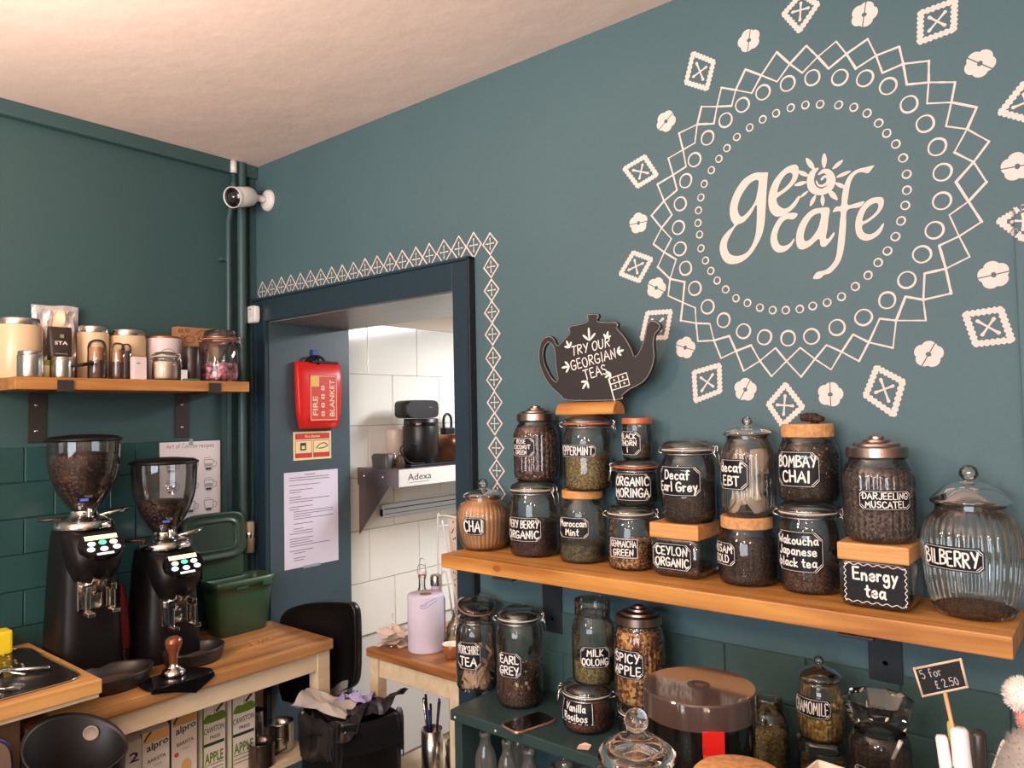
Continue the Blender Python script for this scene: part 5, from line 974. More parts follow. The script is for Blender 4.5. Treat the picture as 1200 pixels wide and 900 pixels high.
kc = zl+.042+.019; bm = bmesh.new(); bmesh.ops.create_uvsphere(bm, u_segments=28, v_segments=16, radius=.0195)
q = MB(); q.add([(v.co.x, v.co.y, v.co.z*.97+kc) for v in bm.verts], [[v.index for v in f_.verts] for f_ in bm.faces], M_REAL, True); bm.free(); q.obj('knob', ld)
q = MB()
for k in range(16):
    a = k*2.4; rr = r*.75*math.sqrt((k % 8+.5)/8); z = .02+(k//8)*.03+RND.uniform(0, .01)
    q.lathe([(0, 0), (.026, 0), (.030, .006), (.024, .012), (0, .014)], 20, mat('ginger biscuit', (204, 156, 100), .8, var=.15, vscale=60, bump=.3, bscale=90), c=(rr*math.cos(a), rr*math.sin(a), z+.02))
tag(q.obj('biscuits', t), kind='stuff')
# cork topped jar at the bottom edge
t = thing('cork_lidded_jar', 'low glass dish with broad cork lid, in front of the brown canister', 'jar', (2.462, -.735, 1.1005))
q = MB(); q.lathe([(0, .003), (.056, 0), (.062, .008), (.062, .046), (.060, .048)], 48, M_GLASSL); q.obj('glass_body', t)
q = MB(); q.lathe([(0, .044), (.059, .044), (.066, .050), (.067, .062), (.063, .066), (0, .067)], 48, M_CORK); q.obj('lid', t)
# white card box and paper slip
t = thing('card_tray', 'shallow white card tray standing behind the cork lid', 'tray', (2.580, -.672, 1.1005), math.radians(-6))
q = MB(); q.box(-.044, .044, -.04, .04, 0, .0025, M_PAPER)
for e in ((-.044, .044, -.04, -.037), (-.044, .044, .037, .04), (-.044, -.041, -.04, .04), (.041, .044, -.04, .04)): q.box(*e, 0, .070, mat('white card edge', (222, 208, 190), .6))
q.obj('tray', t)
# pen pot with pens, markers and the price sign
t = thing('pen_pot', 'black pot holding markers and the little price sign, below the frame', 'pot', (2.744, -.70, 1.1005))
q = MB(); q.lathe([(0, .0), (.034, .0), (.037, .072), (.035, .072), (.032, .004), (0, .004)], 32, M_BLACK); q.obj('pot', t)
def pen(name, label, base, top, rad, capm, bodym, capf=.4, cat='marker', extra=None):
    B, T = Vector(base), Vector(top); d = T-B; L = d.length; M4 = d.to_track_quat('Z', 'Y').to_matrix().to_4x4()
    t = thing(name, label, cat, base, 0, 'pens in the pot')
    q = MB(); q.lathe([(0, 0), (rad*.8, .002), (rad*.9, L*(1-capf))], 16, bodym, mat4=M4, cap1=True); q.obj('barrel', t)
    q = MB(); q.lathe([(rad*.98, L*(1-capf)), (rad, L*(1-capf)+.002), (rad*.93, L-.004), (rad*.7, L), (0, L)], 16, capm, mat4=M4, cap0=True); q.obj('cap', t)
    if extra:
        q = MB(); q.lathe([(rad*.99, L*(1-capf)-.004), (rad*1.01, L*(1-capf)-.003), (rad*1.01, L*(1-capf))], 16, extra, mat4=M4); q.obj('band', t)
PX = lambda x, y, z: (x, y, z)
M_NAVY = mat('navy plastic', (30, 36, 66), .3)
M_BOARD = mat('chalkboard black', (44, 38, 40), .6)
pen('marker_pen', 'slim white capped marker with navy band, leftmost of the pens', (2.738, -.716, 1.145), (2.7203, -.70, 1.2765), .0078, M_WHITEP, M_NAVY, .32, extra=M_NAVY)
pen('marker_pen', 'thick white marker with dark band, tallest of the pens', (2.752, -.706, 1.13), (2.7408, -.70, 1.2905), .0115, M_WHITEP, M_WHITEP, .30, extra=M_NAVY)
pen('marker_pen', 'white marker with dark brown cap, right of the thick white one', (2.760, -.690, 1.13), (2.7614, -.70, 1.2915), .0098, mat('dark brown cap', (48, 40, 36), .3), M_WHITEP, .28)
pen('ballpoint_pen', 'slim white pen with pink grip leaning right in the pot', (2.748, -.70, 1.15), (2.7905, -.70, 1.287), .0045, M_WHITEP, mat('dusty pink plastic', (190, 96, 90), .4), .3, 'pen')
pen('felt_pen', 'yellow green tipped felt pen behind the thick white marker', (2.738, -.680, 1.14), (2.7290, -.684, 1.290), .005, mat('yellow green plastic', (176, 184, 92), .4), mat('grey plastic', (150, 150, 140), .4), .3, 'pen')
pen('felt_pen', 'red pen between the two white capped markers', (2.741, -.70, 1.13), (2.7325, -.693, 1.262), .0062, mat('deep red plastic', (170, 22, 40), .4), mat('deep red plastic', (170, 22, 40), .4), .3, 'pen')
# price sign
t = thing('price_sign', 'tiny framed chalkboard on a wooden stick priced 5 for £2.50', 'sign', (0, 0, 0))
q = MB(); c = [(2.6929, 1.3557), (2.7462, 1.3780), (2.7524, 1.3452), (2.7017, 1.3223)]
cc = (sum(p[0] for p in c)/4, sum(p[1] for p in c)/4); ys = -.703
M_FRAME = mat('pale wooden frame', (206, 178, 150), .6)
for i in range(4):
    a, b = c[i], c[(i+1) % 4]; q.tube([(a[0], ys, a[1]), (b[0], ys, b[1])], .0016, 6, M_FRAME)
    q.lathe([(0, -.0018), (.0013, -.0013), (.0018, 0), (.0013, .0013), (0, .0018)], 8, M_FRAME, c=(a[0], ys, a[1]))
fr = q.obj('frame', t)
q = MB(); q.add([(p[0], ys-.0006, p[1]) for p in c]+[(p[0], ys+.001, p[1]) for p in c], [(0, 1, 2, 3), (7, 6, 5, 4)], M_BLACKLAB); q.obj('board', t)
ux, uz = (c[1][0]-c[0][0])/.0578, (c[1][1]-c[0][1])/.0578
sm_ = lambda u, v, w=0.0: (cc[0]+u*ux-v*uz, ys-.001-w, cc[1]+u*uz+v*ux)
q = MB(); MC2 = mat('faint chalk', (170, 164, 164), .8)
lettering(q, ['5 for'], .026, .014, lambda u, v, w=0: sm_(u-.009, v+.007), MC2, sw=.0010); lettering(q, ['£ 2.50'], .032, .013, lambda u, v, w=0: sm_(u+.004, v-.007), MC2, sw=.0010)
q.obj('lettering', t)
q = MB(); q.tube([(2.7268, -.7015, 1.333), (2.7345, -.700, 1.285), (2.752, -.700, 1.15)], .0026, 8, wood('stick wood', (206, 158, 112), (176, 128, 84), 'Z', 2)); q.obj('stick', t)
# fluffy toy at the right edge
t = thing('fluffy_toy', 'blurry grey fluffy toy with a white pompom, cut off by the right edge', 'soft toy', (0, 0, 0))
def fluff(name, c, R, m, mh, n, ln, sc=(1, 1, 1)):
    q = MB(); bm = bmesh.new(); bmesh.ops.create_icosphere(bm, subdivisions=3, radius=1)
    q.add([(c[0]+v.co.x*R*sc[0], c[1]+v.co.y*R*sc[1], c[2]+v.co.z*R*sc[2]) for v in bm.verts], [[v.index for v in f_.verts] for f_ in bm.faces], m, True); bm.free(); o = q.obj(name, t)
    q = MB()
    for _ in range(n):
        d = Vector((RND.gauss(0, 1), RND.gauss(0, 1), RND.gauss(0, 1))).normalized(); p = Vector(c)+Vector((d.x*R*sc[0], d.y*R*sc[1], d.z*R*sc[2]))*.97; e = p+d*ln+Vector((RND.uniform(-1, 1), RND.uniform(-1, 1), RND.uniform(-1, 1)))*ln*.5
        s_ = d.cross(Vector((RND.random(), 1, RND.random()))).normalized()*.0006; q.add([p-s_, p+s_, e], [(0, 1, 2)], mh)
    tag(q.obj('fluff', o), kind='stuff'); return o
M_FW = mat('white pompom wool', (232, 222, 214), .9); M_FG = mat('grey wool', (150, 142, 136), .9, var=.1, vscale=60)
fluff('pompom', (2.812, -.72, 1.353), .0185, M_FW, M_FW, 1500, .004)
tag(fluff('pink_nose', (2.818, -.718, 1.327), .014, mat('pink wool', (206, 140, 130), .9), mat('pink wool', (206, 140, 130), .9), 500, .003), 'pink woollen band')
fluff('body', (2.825, -.715, 1.215), .05, M_FG, M_FG, 3000, .006, (1, .9, 2.1))
# ================================================================ LEFT: COUNTERS, GRINDERS
CT = 0.85
t = thing('worktop_table', 'beech topped cream legged table along the left wall under the coffee grinders', 'table', (0, 0, 0))
q = MB(); q.box(.012, .535, -1.04, -.001, CT-.038, CT, M_BUTCH, b=.003); q.obj('tabletop', t)
for x, y in ((.465, -.062), (.465, -1.03), (.03, -.062), (.03, -1.03)):
    q = MB(); q.box(x, x+.055, y, y+.055, 0, CT-.039, M_CREAMW, b=.002); q.obj('leg', t)
q = MB(); q.box(.488, .512, -.975, -.063, CT-.112, CT-.039, M_CREAMW, b=.002); q.obj('apron', t)
q = MB(); q.box(.086, .464, -.050, -.028, CT-.112, CT-.039, M_CREAMW, b=.002); q.obj('apron', t)
q = MB(); q.box(.086, .464, -1.015, -.993, CT-.112, CT-.039, M_CREAMW, b=.002); q.obj('apron', t)
q = MB(); q.box(.035, .50, -.97, -.066, .425, .447, M_CREAMW, b=.002); q.obj('lower_shelf', t)
t = thing('sink_counter', 'thick oak slab counter at the left edge holding the black drip tray', 'counter', (0, 0, 0))
UC = .955
q = MB(); q.box(.012, .60, -2.4, -.866, UC-.040, UC, M_BUTCHL, b=.003); q.box(.012, .592, -2.4, -.872, UC-.052, UC-.041, M_CREAMW); q.obj('worktop', t)
q = MB(); q.box(.02, .56, -2.38, -1.06, 0, UC-.053, mat('dim brown panel', (96, 74, 58), .5), b=.003); q.obj('base_cabinet', t)
t = thing('drip_tray', 'recessed black drip tray with pierced grid set in the oak counter', 'tray', (0, 0, UC))
def rr(x0, x1, y0, y1, z, n=12, s=40): return sring((x0+x1)/2, (y0+y1)/2, z, (x1-x0)/2, (y1-y0)/2, n, s)
X0, X1, Y0, Y1 = .06, .555, -1.75, -.893
M_TRAY = mat('black enamel tray', (52, 46, 44), .25, .6)
q = MB(); q.loft([rr(X0, X1, Y0, Y1, .0005), rr(X0, X1, Y0, Y1, .004), rr(X0+.008, X1-.008, Y0+.008, Y1-.008, .0045), rr(X0+.030, X1-.030, Y0+.030, Y1-.030, .0012)], M_TRAY, cap0=False, cap1=True); q.obj('basin', t)
q = MB(); q.tube([(p[0], p[1], .004) for p in rr(X0-.002, X1+.002, Y0-.002, Y1+.002, 0)], .0022, 5, M_CHROME, closed=True); q.obj('steel_rim', t)
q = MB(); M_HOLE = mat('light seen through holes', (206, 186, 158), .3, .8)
for i in range(9):
    for j in range(12):
        x, y = .11+.030*i, -1.30+.030*j+(.007 if i % 2 else 0)
        if .30 < x < .36 and y > -1.1: continue
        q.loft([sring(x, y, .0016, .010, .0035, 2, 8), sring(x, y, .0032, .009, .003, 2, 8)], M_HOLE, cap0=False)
tag(q.obj('pierced_slots', t), kind='stuff')
t = thing('rinser_lever', 'upright steel rinser nozzle with lever standing on the drip tray', 'rinser', (.30, -1.065, UC+.0045))
q = MB(); q.lathe([(0, 0), (.040, .0), (.040, .006), (.020, .012), (.012, .02), (.010, .05), (.016, .055), (.014, .075), (.006, .10), (0, .104)], 20, M_CHROME); q.obj('nozzle', t)
q = MB(); q.tube([(.01, .01, .012), (.10, .13, .006)], .006, 8, M_CHROME); q.tube([(.01, -.0, .02), (.12, .06, .010)], .004, 8, M_CHROME); q.obj('lever', t)
t = thing('teaspoon', 'steel teaspoon lying on the drip tray', 'spoon', (.46, -1.09, UC+.005), .5)
q = MB(); q.tube([(-.09, 0, .003), (0, 0, .002), (.03, 0, .004)], .0026, 6, M_CHROME); q.lathe([(0, 0), (.013, .0015), (.016, .005)], 16, M_CHROME, sx=1.5, c=(.052, 0, .0)); q.obj('spoon', t)
t = thing('sponge', 'bright yellow sponge at the left edge on the oak counter', 'sponge', (.075, -.985, UC+.0005))
q = MB(); q.box(-.03, .03, -.045, .045, 0, .075, mat('yellow sponge', (240, 214, 30), .6, bump=.3, bscale=200), b=.008); q.obj('sponge', t)

def grinder(name, lab, cx, cy, zt, beans, hl, tx=.09, ty=.02, rx_=.09, ry_=.13):
    """cx, cy: centre; zt: height of the body top"""
    t = thing(name, lab, 'coffee grinder', (cx, cy, CT+.0005)); H = zt-CT; MBK = M_BLACK
    q = MB(); rings = []
    for z, x0, x1, hw in ((0, -.115, .105, .122), (.010, -.12, .11, .124), (H*.35, -.115, .095, .115), (H*.62, -.11, .09, .108), (H*.80, -.105, .085, .103), (H*.96, -.098, .080, .096), (H, -.085, .070, .085)):
        rings.append(sring((x0+x1)/2, 0, z, (x1-x0)/2, hw*.86, 4.2, 40))
    q.loft(rings, MBK); q.obj('body', t)
    q = MB(); rings = []
    for z, x1, hw in ((H-.185, .085, .055), (H-.165, .115, .066), (H-.12, .145, .080), (H-.08, .150, .084), (H-.035, .125, .084), (H-.006, .075, .080), (H+.001, .05, .075)):
        rings.append(sring((x1-.05)/2, 0, z, (x1+.05)/2, hw, 3.5, 36))
    q.loft(rings, MBK); hd = q.obj('head', t)
    # slanted control panel
    M4 = Matrix.Translation((.133, .004, H-.058)) @ Matrix.Rotation(math.radians(52), 4, 'Y')
    tr = lambda u, v, w=0.0: tuple(M4 @ Vector((-v, u, w)))
    q = MB(); n = 32; o = [(.070*math.cos(2*PI*i/n)*(1+.0), .043*math.sin(2*PI*i/n)+(.010 if math.sin(2*PI*i/n) > 0 else 0)) for i in range(n)]
    q.loft([[tr(a, b, -.03) for a, b in o], [tr(a, b, .010) for a, b in o], [tr(a*.97, b*.96, .013) for a, b in o]], M_BLACKG); pn = q.obj('control_panel', t)
    q = MB(); q.loft([[tr(a, b, .0132) for a, b in ((-.050, .020), (.050, .020), (.050, .036), (-.050, .036))], [tr(a, b, .0138) for a, b in ((-.050, .020), (.050, .020), (.050, .036), (-.050, .036))]], mat('lit yellow display', (255, 238, 170), .4, emit=.8), smooth=False); tag(q.obj('display', pn), 'lit pale yellow display')
    ML, MG = mat('lit white key', (236, 244, 255), .4, emit=.85), mat('lit green key', (90, 220, 170), .4, emit=.7)
    for (u_, v_, m) in ((-.034, .006, ML), (0, .008, MG), (.034, .006, ML), (-.040, -.014, ML), (0, -.016, ML), (.040, -.014, ML)):
        q = MB(); q.loft([[tr(u_+.0125*math.cos(k*PI/6), v_+.0085*math.sin(k*PI/6), z) for k in range(12)] for z in (.0132, .0142)], m, smooth=False); q.obj('button', pn)
    q = MB(); q.loft([[tr(a, b, z) for a, b in ((-.026, -.037), (.026, -.037), (.026, -.030), (-.026, -.030))] for z in (.0132, .0142)], ML, smooth=False); q.obj('button', pn)
    # collar, adjusting levers
    q = MB(); q.lathe([(.092, H-.004), (.094, H+.004), (.088, H+.016), (.070, H+.028), (.045, H+.036), (.038, H+.055)], 44, M_CHROME); q.obj('collar', t)
    q = MB(); q.tube([(.02, .04, H+.034), (.03, .11, H+.042), (.02, .135, H+.044)], .006, 8, M_CHROME); q.obj('adjusting_lever', t)
    q = MB(); q.tube([(.0, -.05, H+.03), (-.02, -.13, H+.030)], .005, 8, mat('dark bronze', (96, 74, 56), .3, .8)); tag(q.obj('adjusting_lever', t), 'dark bronze lever')
    q = MB(); q.lathe([(.008, 0), (.009, .03), (.004, .034), (0, .034)], 12, M_CHROME, c=(.045, -.0, H+.03)); q.obj('locking_pin', t)
    # hopper, its lid and beans
    R = .112; z0 = H+.05
    prof = [(.034, z0-.02), (.038, z0), (.060, z0+hl*.13), (.088, z0+hl*.33), (R*.95, z0+hl*.58), (R, z0+hl*.86), (R, z0+hl)]
    pp = [(p[0], p[1]) for p in cr(prof, k=4)]
    q = MB(); q.lathe(pp, 56, M_HOP); hp = q.obj('hopper', t)
    q = MB(); q.lathe([(R*1.0, z0+hl-.003), (R*1.045, z0+hl-.001), (R*1.045, z0+hl+.006), (R*.9, z0+hl+.014), (R*.4, z0+hl+.020), (0, z0+hl+.021)], 56, M_BLACK, cap0=True); tag(q.obj('hopper_lid', hp), 'black hopper lid')
    zb = z0+hl*beans; q = MB(); inner = [(p[0]-.010, p[1]) for p in pp if p[1] < zb]; Ri = inner[-1][0]
    q.lathe(inner+[(Ri*.8, zb+.004), (Ri*.3, zb+.010), (0, zb+.010)], 48, mat('bean bed', (58, 32, 22), .5)); q.v = list(q.v)
    BM = [mat('roasted bean', (92, 50, 30), .32), mat('dark roasted bean', (66, 36, 24), .3), mat('light roasted bean', (120, 66, 38), .34)]
    cnt = 1500
    for k in range(cnt):
        a = RND.uniform(0, 2*PI)
        if k < cnt*.22: rr_ = Ri*math.sqrt(RND.random()); z = zb+.010*(1-rr_/Ri); nrm = Vector((0, 0, 1))
        else:
            z = RND.uniform(inner[0][1], zb); rr_ = interp(inner, z)+.002; nrm = Vector((math.cos(a), math.sin(a), 0))
            if RND.random() > (rr_/Ri)**.8: continue
        c = Vector((rr_*math.cos(a), rr_*math.sin(a), z)); T = nrm.cross(Vector((RND.uniform(-1, 1), RND.uniform(-1, 1), RND.uniform(-1, 1)))).normalized(); U = nrm.cross(T)
        L_, W_ = .0058, .0042; vs = [c+nrm*.0032]+[c+T*L_*math.cos(i*PI/3)+U*W_*math.sin(i*PI/3)-nrm*.0004 for i in range(6)]
        q.add(vs, [(0, i+1, (i+1) % 6+1) for i in range(6)], RND.choice(BM), True)
    tag(q.obj('coffee_beans', hp), 'roasted coffee beans', kind='stuff')
    # badge
    q = MB(); a = -.35; zz = z0+hl*.18; rb = interp(pp, zz)+.002
    q.box(-.012, .012, -.001, .001, -.004, .004, mat('blue badge', (70, 100, 200), .4)); q.v = [tuple(Matrix.Translation((rb*math.cos(a), rb*math.sin(a), zz)) @ (Matrix.Rotation(a+PI/2, 4, 'Z') @ Vector(v))) for v in q.v]; q.obj('badge', hp)
    # chrome spout and holder fork
    q = MB(); M4 = Matrix.Translation((.118, .0, H-.185)) @ Matrix.Rotation(math.radians(28), 4, 'Y')
    q.lathe([(.024, .04), (.022, -.012), (.019, -.014), (.019, .03)], 24, M_STEEL, mat4=M4); q.obj('spout', t)
    fz = H-.205
    q = MB(); q.box(.086, .099, -.056, .036, fz-.058, fz+.052, M_CHROME, b=.003); q.box(.098, .110, -.030, .012, fz-.030, fz+.030, M_CHROME, b=.004)
    q.lathe([(0, .0), (.013, .0), (.013, .012), (.007, .016), (0, .016)], 16, M_CHROME, mat4=Matrix.Rotation(PI/2, 4, 'Y'), c=(.110, -.010, fz)); q.obj('fork_plate', t)
    for s_ in (-.040, .036):
        q = MB()
        q.box(.098, .150, s_-.009, s_+.009, fz+.004, fz+.026, M_CHROME, b=.003); q.box(.126, .142, s_-.008, s_+.008, fz-.055, fz+.010, M_CHROME, b=.003)
        q.box(.128, .170, s_-.012, s_+.012, fz-.068, fz-.054, M_CHROME, b=.003)
        q.obj('fork_prong', t)
    # catch tray
    q = MB()
    def er(s1, z, dx=0): return [(tx+dx+rx_*s1*(math.cos(k*PI/18) if math.cos(k*PI/18) > 0 else .8*math.cos(k*PI/18)), ty+ry_*s1*math.sin(k*PI/18), z) for k in range(36)]
    q.loft([er(.84, 0), er(.93, .006), er(1.0, .040), er(1.02, .048), er(.97, .0495), er(.93, .042), er(.82, .014), er(.5, .010)], mat('worn black rubber', (34, 30, 30), .4), cap1=True); tr_ = q.obj('catch_tray', t)
    q = MB(); q.loft([er(.72, .0125), er(.70, .0145)], mat('spilt ground coffee', (70, 46, 32), .9, var=.3, vscale=70)); q.obj('ground_coffee', tr_)
    return t
grinder('coffee_grinder', 'black coffee grinder with large hopper full of beans, left of the two', .180, -.757, 1.348, .80, .238, .185, .01, .105, .128)
grinder('coffee_grinder', 'black coffee grinder with smaller load of beans and chart behind, right of the two', .195, -.490, 1.243, .44, .250, .150, .03, .095, .105)
# tamper on its rubber mat
t = thing('tamping_mat', 'black rubber tamping mat hooked over the front edge of the worktop', 'mat', (.475, -.585, CT+.0005), math.radians(0))
q = MB(); o = cr([(-.045, -.10), (.0, -.115), (.055, -.112), (.062, -.09), (.062, .06), (.055, .095), (.02, .11), (-.03, .085), (-.055, .02), (-.06, -.05)], True, 3)
q.loft([[(a, b, 0) for a, b in o], [(a, b, .006) for a, b in o], [(a*.96, b*.97, .009) for a, b in o]], M_BLACKG)
q.loft([[(.0605, -.112, .009), (.068, -.112, .007), (.068, -.112, -.004), (.0605, -.112, -.004)], [(.0605, -.04, .009), (.069, -.04, .007), (.069, -.04, -.018), (.0605, -.04, -.018)], [(.0605, .03, .009), (.070, .03, .007), (.070, .03, -.040), (.0605, .03, -.040)], [(.0605, .095, .009), (.068, .095, .007), (.068, .095, -.004), (.0605, .095, -.004)]], M_BLACKG, smooth=False); q.obj('mat', t)
t = thing('coffee_tamper', 'coffee tamper with copper brown handle standing on the rubber mat', 'tamper', (.455, -.585, CT+.010))
t.scale = (1.3, 1.3, 1.12)
q = MB(); q.lathe([(0, 0), (.029, 0), (.0295, .008), (.026, .014), (.018, .020), (.011, .026), (.010, .032)], 32, M_CHROME); q.obj('base', t)
q = MB(); q.lathe([(.010, .030), (.0105, .045), (.013, .062), (.0185, .078), (.0215, .092), (.0195, .104), (.012, .110), (0, .111)], 28, mat('polished copper brown wood', (132, 72, 40), .15, .3, coat=.8)); tag(q.obj('handle', t), 'copper brown handle')
t = thing('spilt_coffee', 'thin patch of spilt ground coffee on the worktop, right of the tamper', 'coffee grounds', (0, 0, CT+.0004))
q = MB()
for _ in range(420):
    x, y = RND.gauss(.36, .035), RND.gauss(-.23, .05); s_ = RND.uniform(.0006, .0017)
    if not (.03 < x < .52 and y < -.03): continue
    q.add([(x-s_, y-s_, 0), (x+s_, y-s_*.6, 0), (x+s_*.3, y+s_, 0), (x, y, s_)], [(0, 1, 3), (1, 2, 3), (2, 0, 3)], mat('pale coffee grounds', (206, 142, 92), .9))
o = q.obj('coffee_dust', t); tag(o, kind='stuff'); t['kind'] = 'stuff'
# red cloth pouch between the grinders
t = thing('red_dustpan', 'dark red object with clear base, half hidden between the two grinders', 'container', (.150, -.623, CT+.0005))
q = MB(); q.loft([sring(0, 0, .055, .034, .022, 4, 24), sring(0, 0, .12, .034, .022, 4, 24), sring(-.005, .002, .20, .026, .019, 3, 24), sring(-.01, .006, .27, .006, .008, 2, 24)], mat('dark red fabric', (110, 16, 20), .6)); q.obj('red_cover', t)
q = MB(); q.loft([sring(0, 0, 0, .030, .020, 4, 24), sring(0, 0, .055, .034, .022, 4, 24)], M_GLASSL); q.obj('clear_base', t)
# food caddy
t = thing('food_caddy', 'green plastic food waste caddy with its lid open against the wall', 'caddy', (.132, -.163, CT+.0005))
q = MB(); rg = lambda z, a, b: sring(0, 0, z, a, b, 6, 48)
q.loft([rg(0, .052, .100), rg(.004, .056, .104), rg(.15, .068, .122), rg(.185, .070, .124), rg(.186, .076, .130), rg(.214, .078, .132), rg(.215, .073, .127), rg(.19, .066, .120), rg(.012, .052, .100)], M_GREENB, cap1=True); q.obj('bin_body', t)
q = MB(); q.box(.070, .084, .065, .105, .178, .200, M_GREENB, b=.003); q.obj('catch', t); q = MB(); q.box(.072, .080, -.05, .0, .180, .188, M_GREENB, b=.002); q.obj('catch', t)
q = MB(); M4 = Matrix.Translation((-.066, -.068, .378)) @ Matrix.Rotation(math.radians(84), 4, 'Y')
def lr(z, a, b, n=5): return [tuple(M4 @ Vector(p)) for p in sring(0, 0, z, a, b, n, 48)]
q.loft([lr(-.004, .092, .134), lr(.012, .094, .136), lr(.018, .090, .132), lr(.014, .080, .122), lr(.010, .074, .116), lr(.010, .064, .104), lr(.014, .060, .100), lr(.014, .054, .094), lr(.008, .050, .090)], M_GREENL); tag(q.obj('lid', t), 'open lid with raised rim')
q = MB(); q.box(-.074, -.064, -.115, .065, .205, .290, M_GREENB, b=.003); q.obj('hinge', t)
# cartons and jugs on the lower shelf
LS = .4475
def carton(cy, w, d, h, kind, lab, x1=.425):
    t = thing('drink_carton', lab, 'carton', (x1-d/2, cy, LS+.0005), 0, 'cartons under the worktop')
    body = mat('carton white', (226, 220, 210), .4); q = MB(); q.box(-d/2, d/2, -w/2, w/2, 0, h, body, b=.003); q.loft([[(-d/2, -w/2, h), (d/2, -w/2, h), (d/2, w/2, h), (-d/2, w/2, h)], [(-.004, -w/2, h+.022), (.004, -w/2, h+.022), (.004, w/2, h+.022), (-.004, w/2, h+.022)]], body, smooth=False); o = q.obj('box', t)
    F = lambda u, v, w_=0.0: (d/2+.0006+w_, u, v)
    q = MB(); add = lambda vf, m: q.add(vf[0], vf[1], m); NAVY = mat('navy print', (34, 34, 76), .5)
    if kind == 'oat':
        q.box(d/2, d/2+.0003, -w*.5+.003, w*.5-.003, h*.86, h-.003, mat('golden oat print', (222, 176, 112), .5))
        q.box(-d*.5+.003, d*.5-.003, -w/2-.0003, -w/2, .003, h-.003, mat('dark oat side print', (96, 74, 58), .5)) 
        add(printed('alpro', .030, lambda u, v, w_=0: F(u+.004, h*.80+v+u*.18), width=w*.80, bold=.02), NAVY)
        add(printed('BARISTA', .012, lambda u, v, w_=0: F(u+.002, h*.63+v+u*.1), width=w*.66, bold=.015), M_INK)
        add(printed('OAT', .008, lambda u, v, w_=0: F(u+.006, h*.55+v), width=w*.26), mat('brown print', (150, 110, 80), .5))
        q.add([F(.018*math.cos(k*PI/8)+.006, h*.32+.026*math.sin(k*PI/8)) for k in range(16)], [tuple(range(16))], mat('golden oat print', (222, 176, 112), .5))
        q.add([F(.008*math.cos(k*PI/6)-.028, h*.50+.008*math.sin(k*PI/6)) for k in range(12)], [tuple(range(12))], mat('red dot', (206, 80, 76), .5))
        q.ribbon(cr([(-w*.42, h*.90), (-w*.30, h*.96), (-w*.2, h*.99)]), .006, F, NAVY)
    elif kind == 'apple':
        GR = mat('apple green print', (96, 128, 44), .5)
        q.box(d/2, d/2+.0003, -w*.5, -w*.5+.006, 0, h-.002, GR)
        c = [(-.034, h*.76), (-.036, h*.82), (-.024, h*.865), (-.006, h*.855), (.010, h*.865), (.030, h*.875), (.042, h*.84), (.040, h*.76)]
        vs, fs = filled([cr(c, True, 3)], 0, lambda a, b, w_: F(a, b, .0001)); q.add(vs, fs, GR)
        q.ribbon([(.002, h*.86), (.004, h*.92)], .0022, F, M_INK); q.ribbon(cr([(.008, h*.88), (.022, h*.93), (.036, h*.975)]), [.002]+[.009]*8+[.002]*2, F, M_INK)
        add(printed('CAWSTON', .020, lambda u, v, w_=0: F(u, h*.665+v+u*.06), width=w*.86, bold=.01), M_INK); add(printed('PRESS', .012, lambda u, v, w_=0: F(u+.004, h*.56+v), width=w*.44, bold=.015), M_INK)
        q.box(d/2, d/2+.0004, -w*.44, w*.44, h*.455, h*.495, mat('dark green print', (36, 60, 40), .5))
        add(printed('APPLE', .036, lambda u, v, w_=0: F(u, h*.30+v), width=w*.80, bold=.03), GR)
        for k in range(3): q.box(d/2, d/2+.0003, -w*.4, w*.4, h*(.10+.05*k), h*(.115+.05*k), mat('grey print', (140, 140, 120), .5))
    else:
        add(printed('2', .03, lambda u, v, w_=0: F(u+.012, h*.78+v), width=.03, bold=.02), NAVY); q.ribbon([(-.02, h*.4), (.03, h*.5)], .014, F, mat('pale teal print', (140, 180, 176), .5)); q.ribbon([(-.01, h*.62), (.03, h*.56)], .010, F, M_INK)
    q.obj('print', o)
    if kind == 'apple':
        q = MB(); q.lathe([(.0, h+.008), (.017, h+.008), (.017, h+.030), (.0, h+.031)], 20, M_WHITEP, c=(.012, 0, 0)); q.obj('cap', t)
carton(-.715, .075, .07, .232, 'milk', 'partly hidden white carton behind the black tub', .435)
carton(-.635, .088, .08, .245, 'oat', 'oat barista drink carton, left one of the two alike', .44)
carton(-.530, .088, .08, .262, 'oat', 'oat barista drink carton, right one next to the green juice cartons', .42)
carton(-.425, .086, .075, .262, 'apple', 'green and cream apple juice carton, left one of the pair', .42)
carton(-.318, .094, .075, .265, 'apple', 'green and cream apple juice carton, right one beside the steel cups', .43)
def cup(name, lab, x, y, r, h, m, rim=M_CHROME, handle=None):
    t = thing(name, lab, 'jug', (x, y, LS+.0005), 0, 'metal jugs under the worktop')
    q = MB(); q.lathe([(0, .002), (r*.96, 0), (r, .006), (r*.99, h*.6), (r, h-.003), (r*1.03, h), (r*.96, h), (r*.95, h*.6), (r*.93, .006), (0, .005)], 32, m); q.obj('body', t)
    if handle is not None:
        c_, s_ = math.cos(handle), math.sin(handle); q = MB(); q.tube([((r)*c_, r*s_, h*.92), ((r+.035)*c_, (r+.035)*s_, h*.95), ((r+.04)*c_, (r+.04)*s_, h*.5), (r*c_, r*s_, h*.3)], .0045, 8, m); q.obj('handle', t)
cup('milk_jug', 'dark steel milk jug with handle in front of the juice cartons', .455, -.262, .046, .085, mat('dark steel', (96, 88, 84), .25, .9), handle=1.1)
cup('steel_cup', 'tall shiny steel cup beside the cream table leg', .40, -.145, .046, .105, M_STEEL)
cup('cocktail_shaker', 'steel shaker with black lower half behind the milk jug', .34, -.225, .036, .155, M_STEEL)
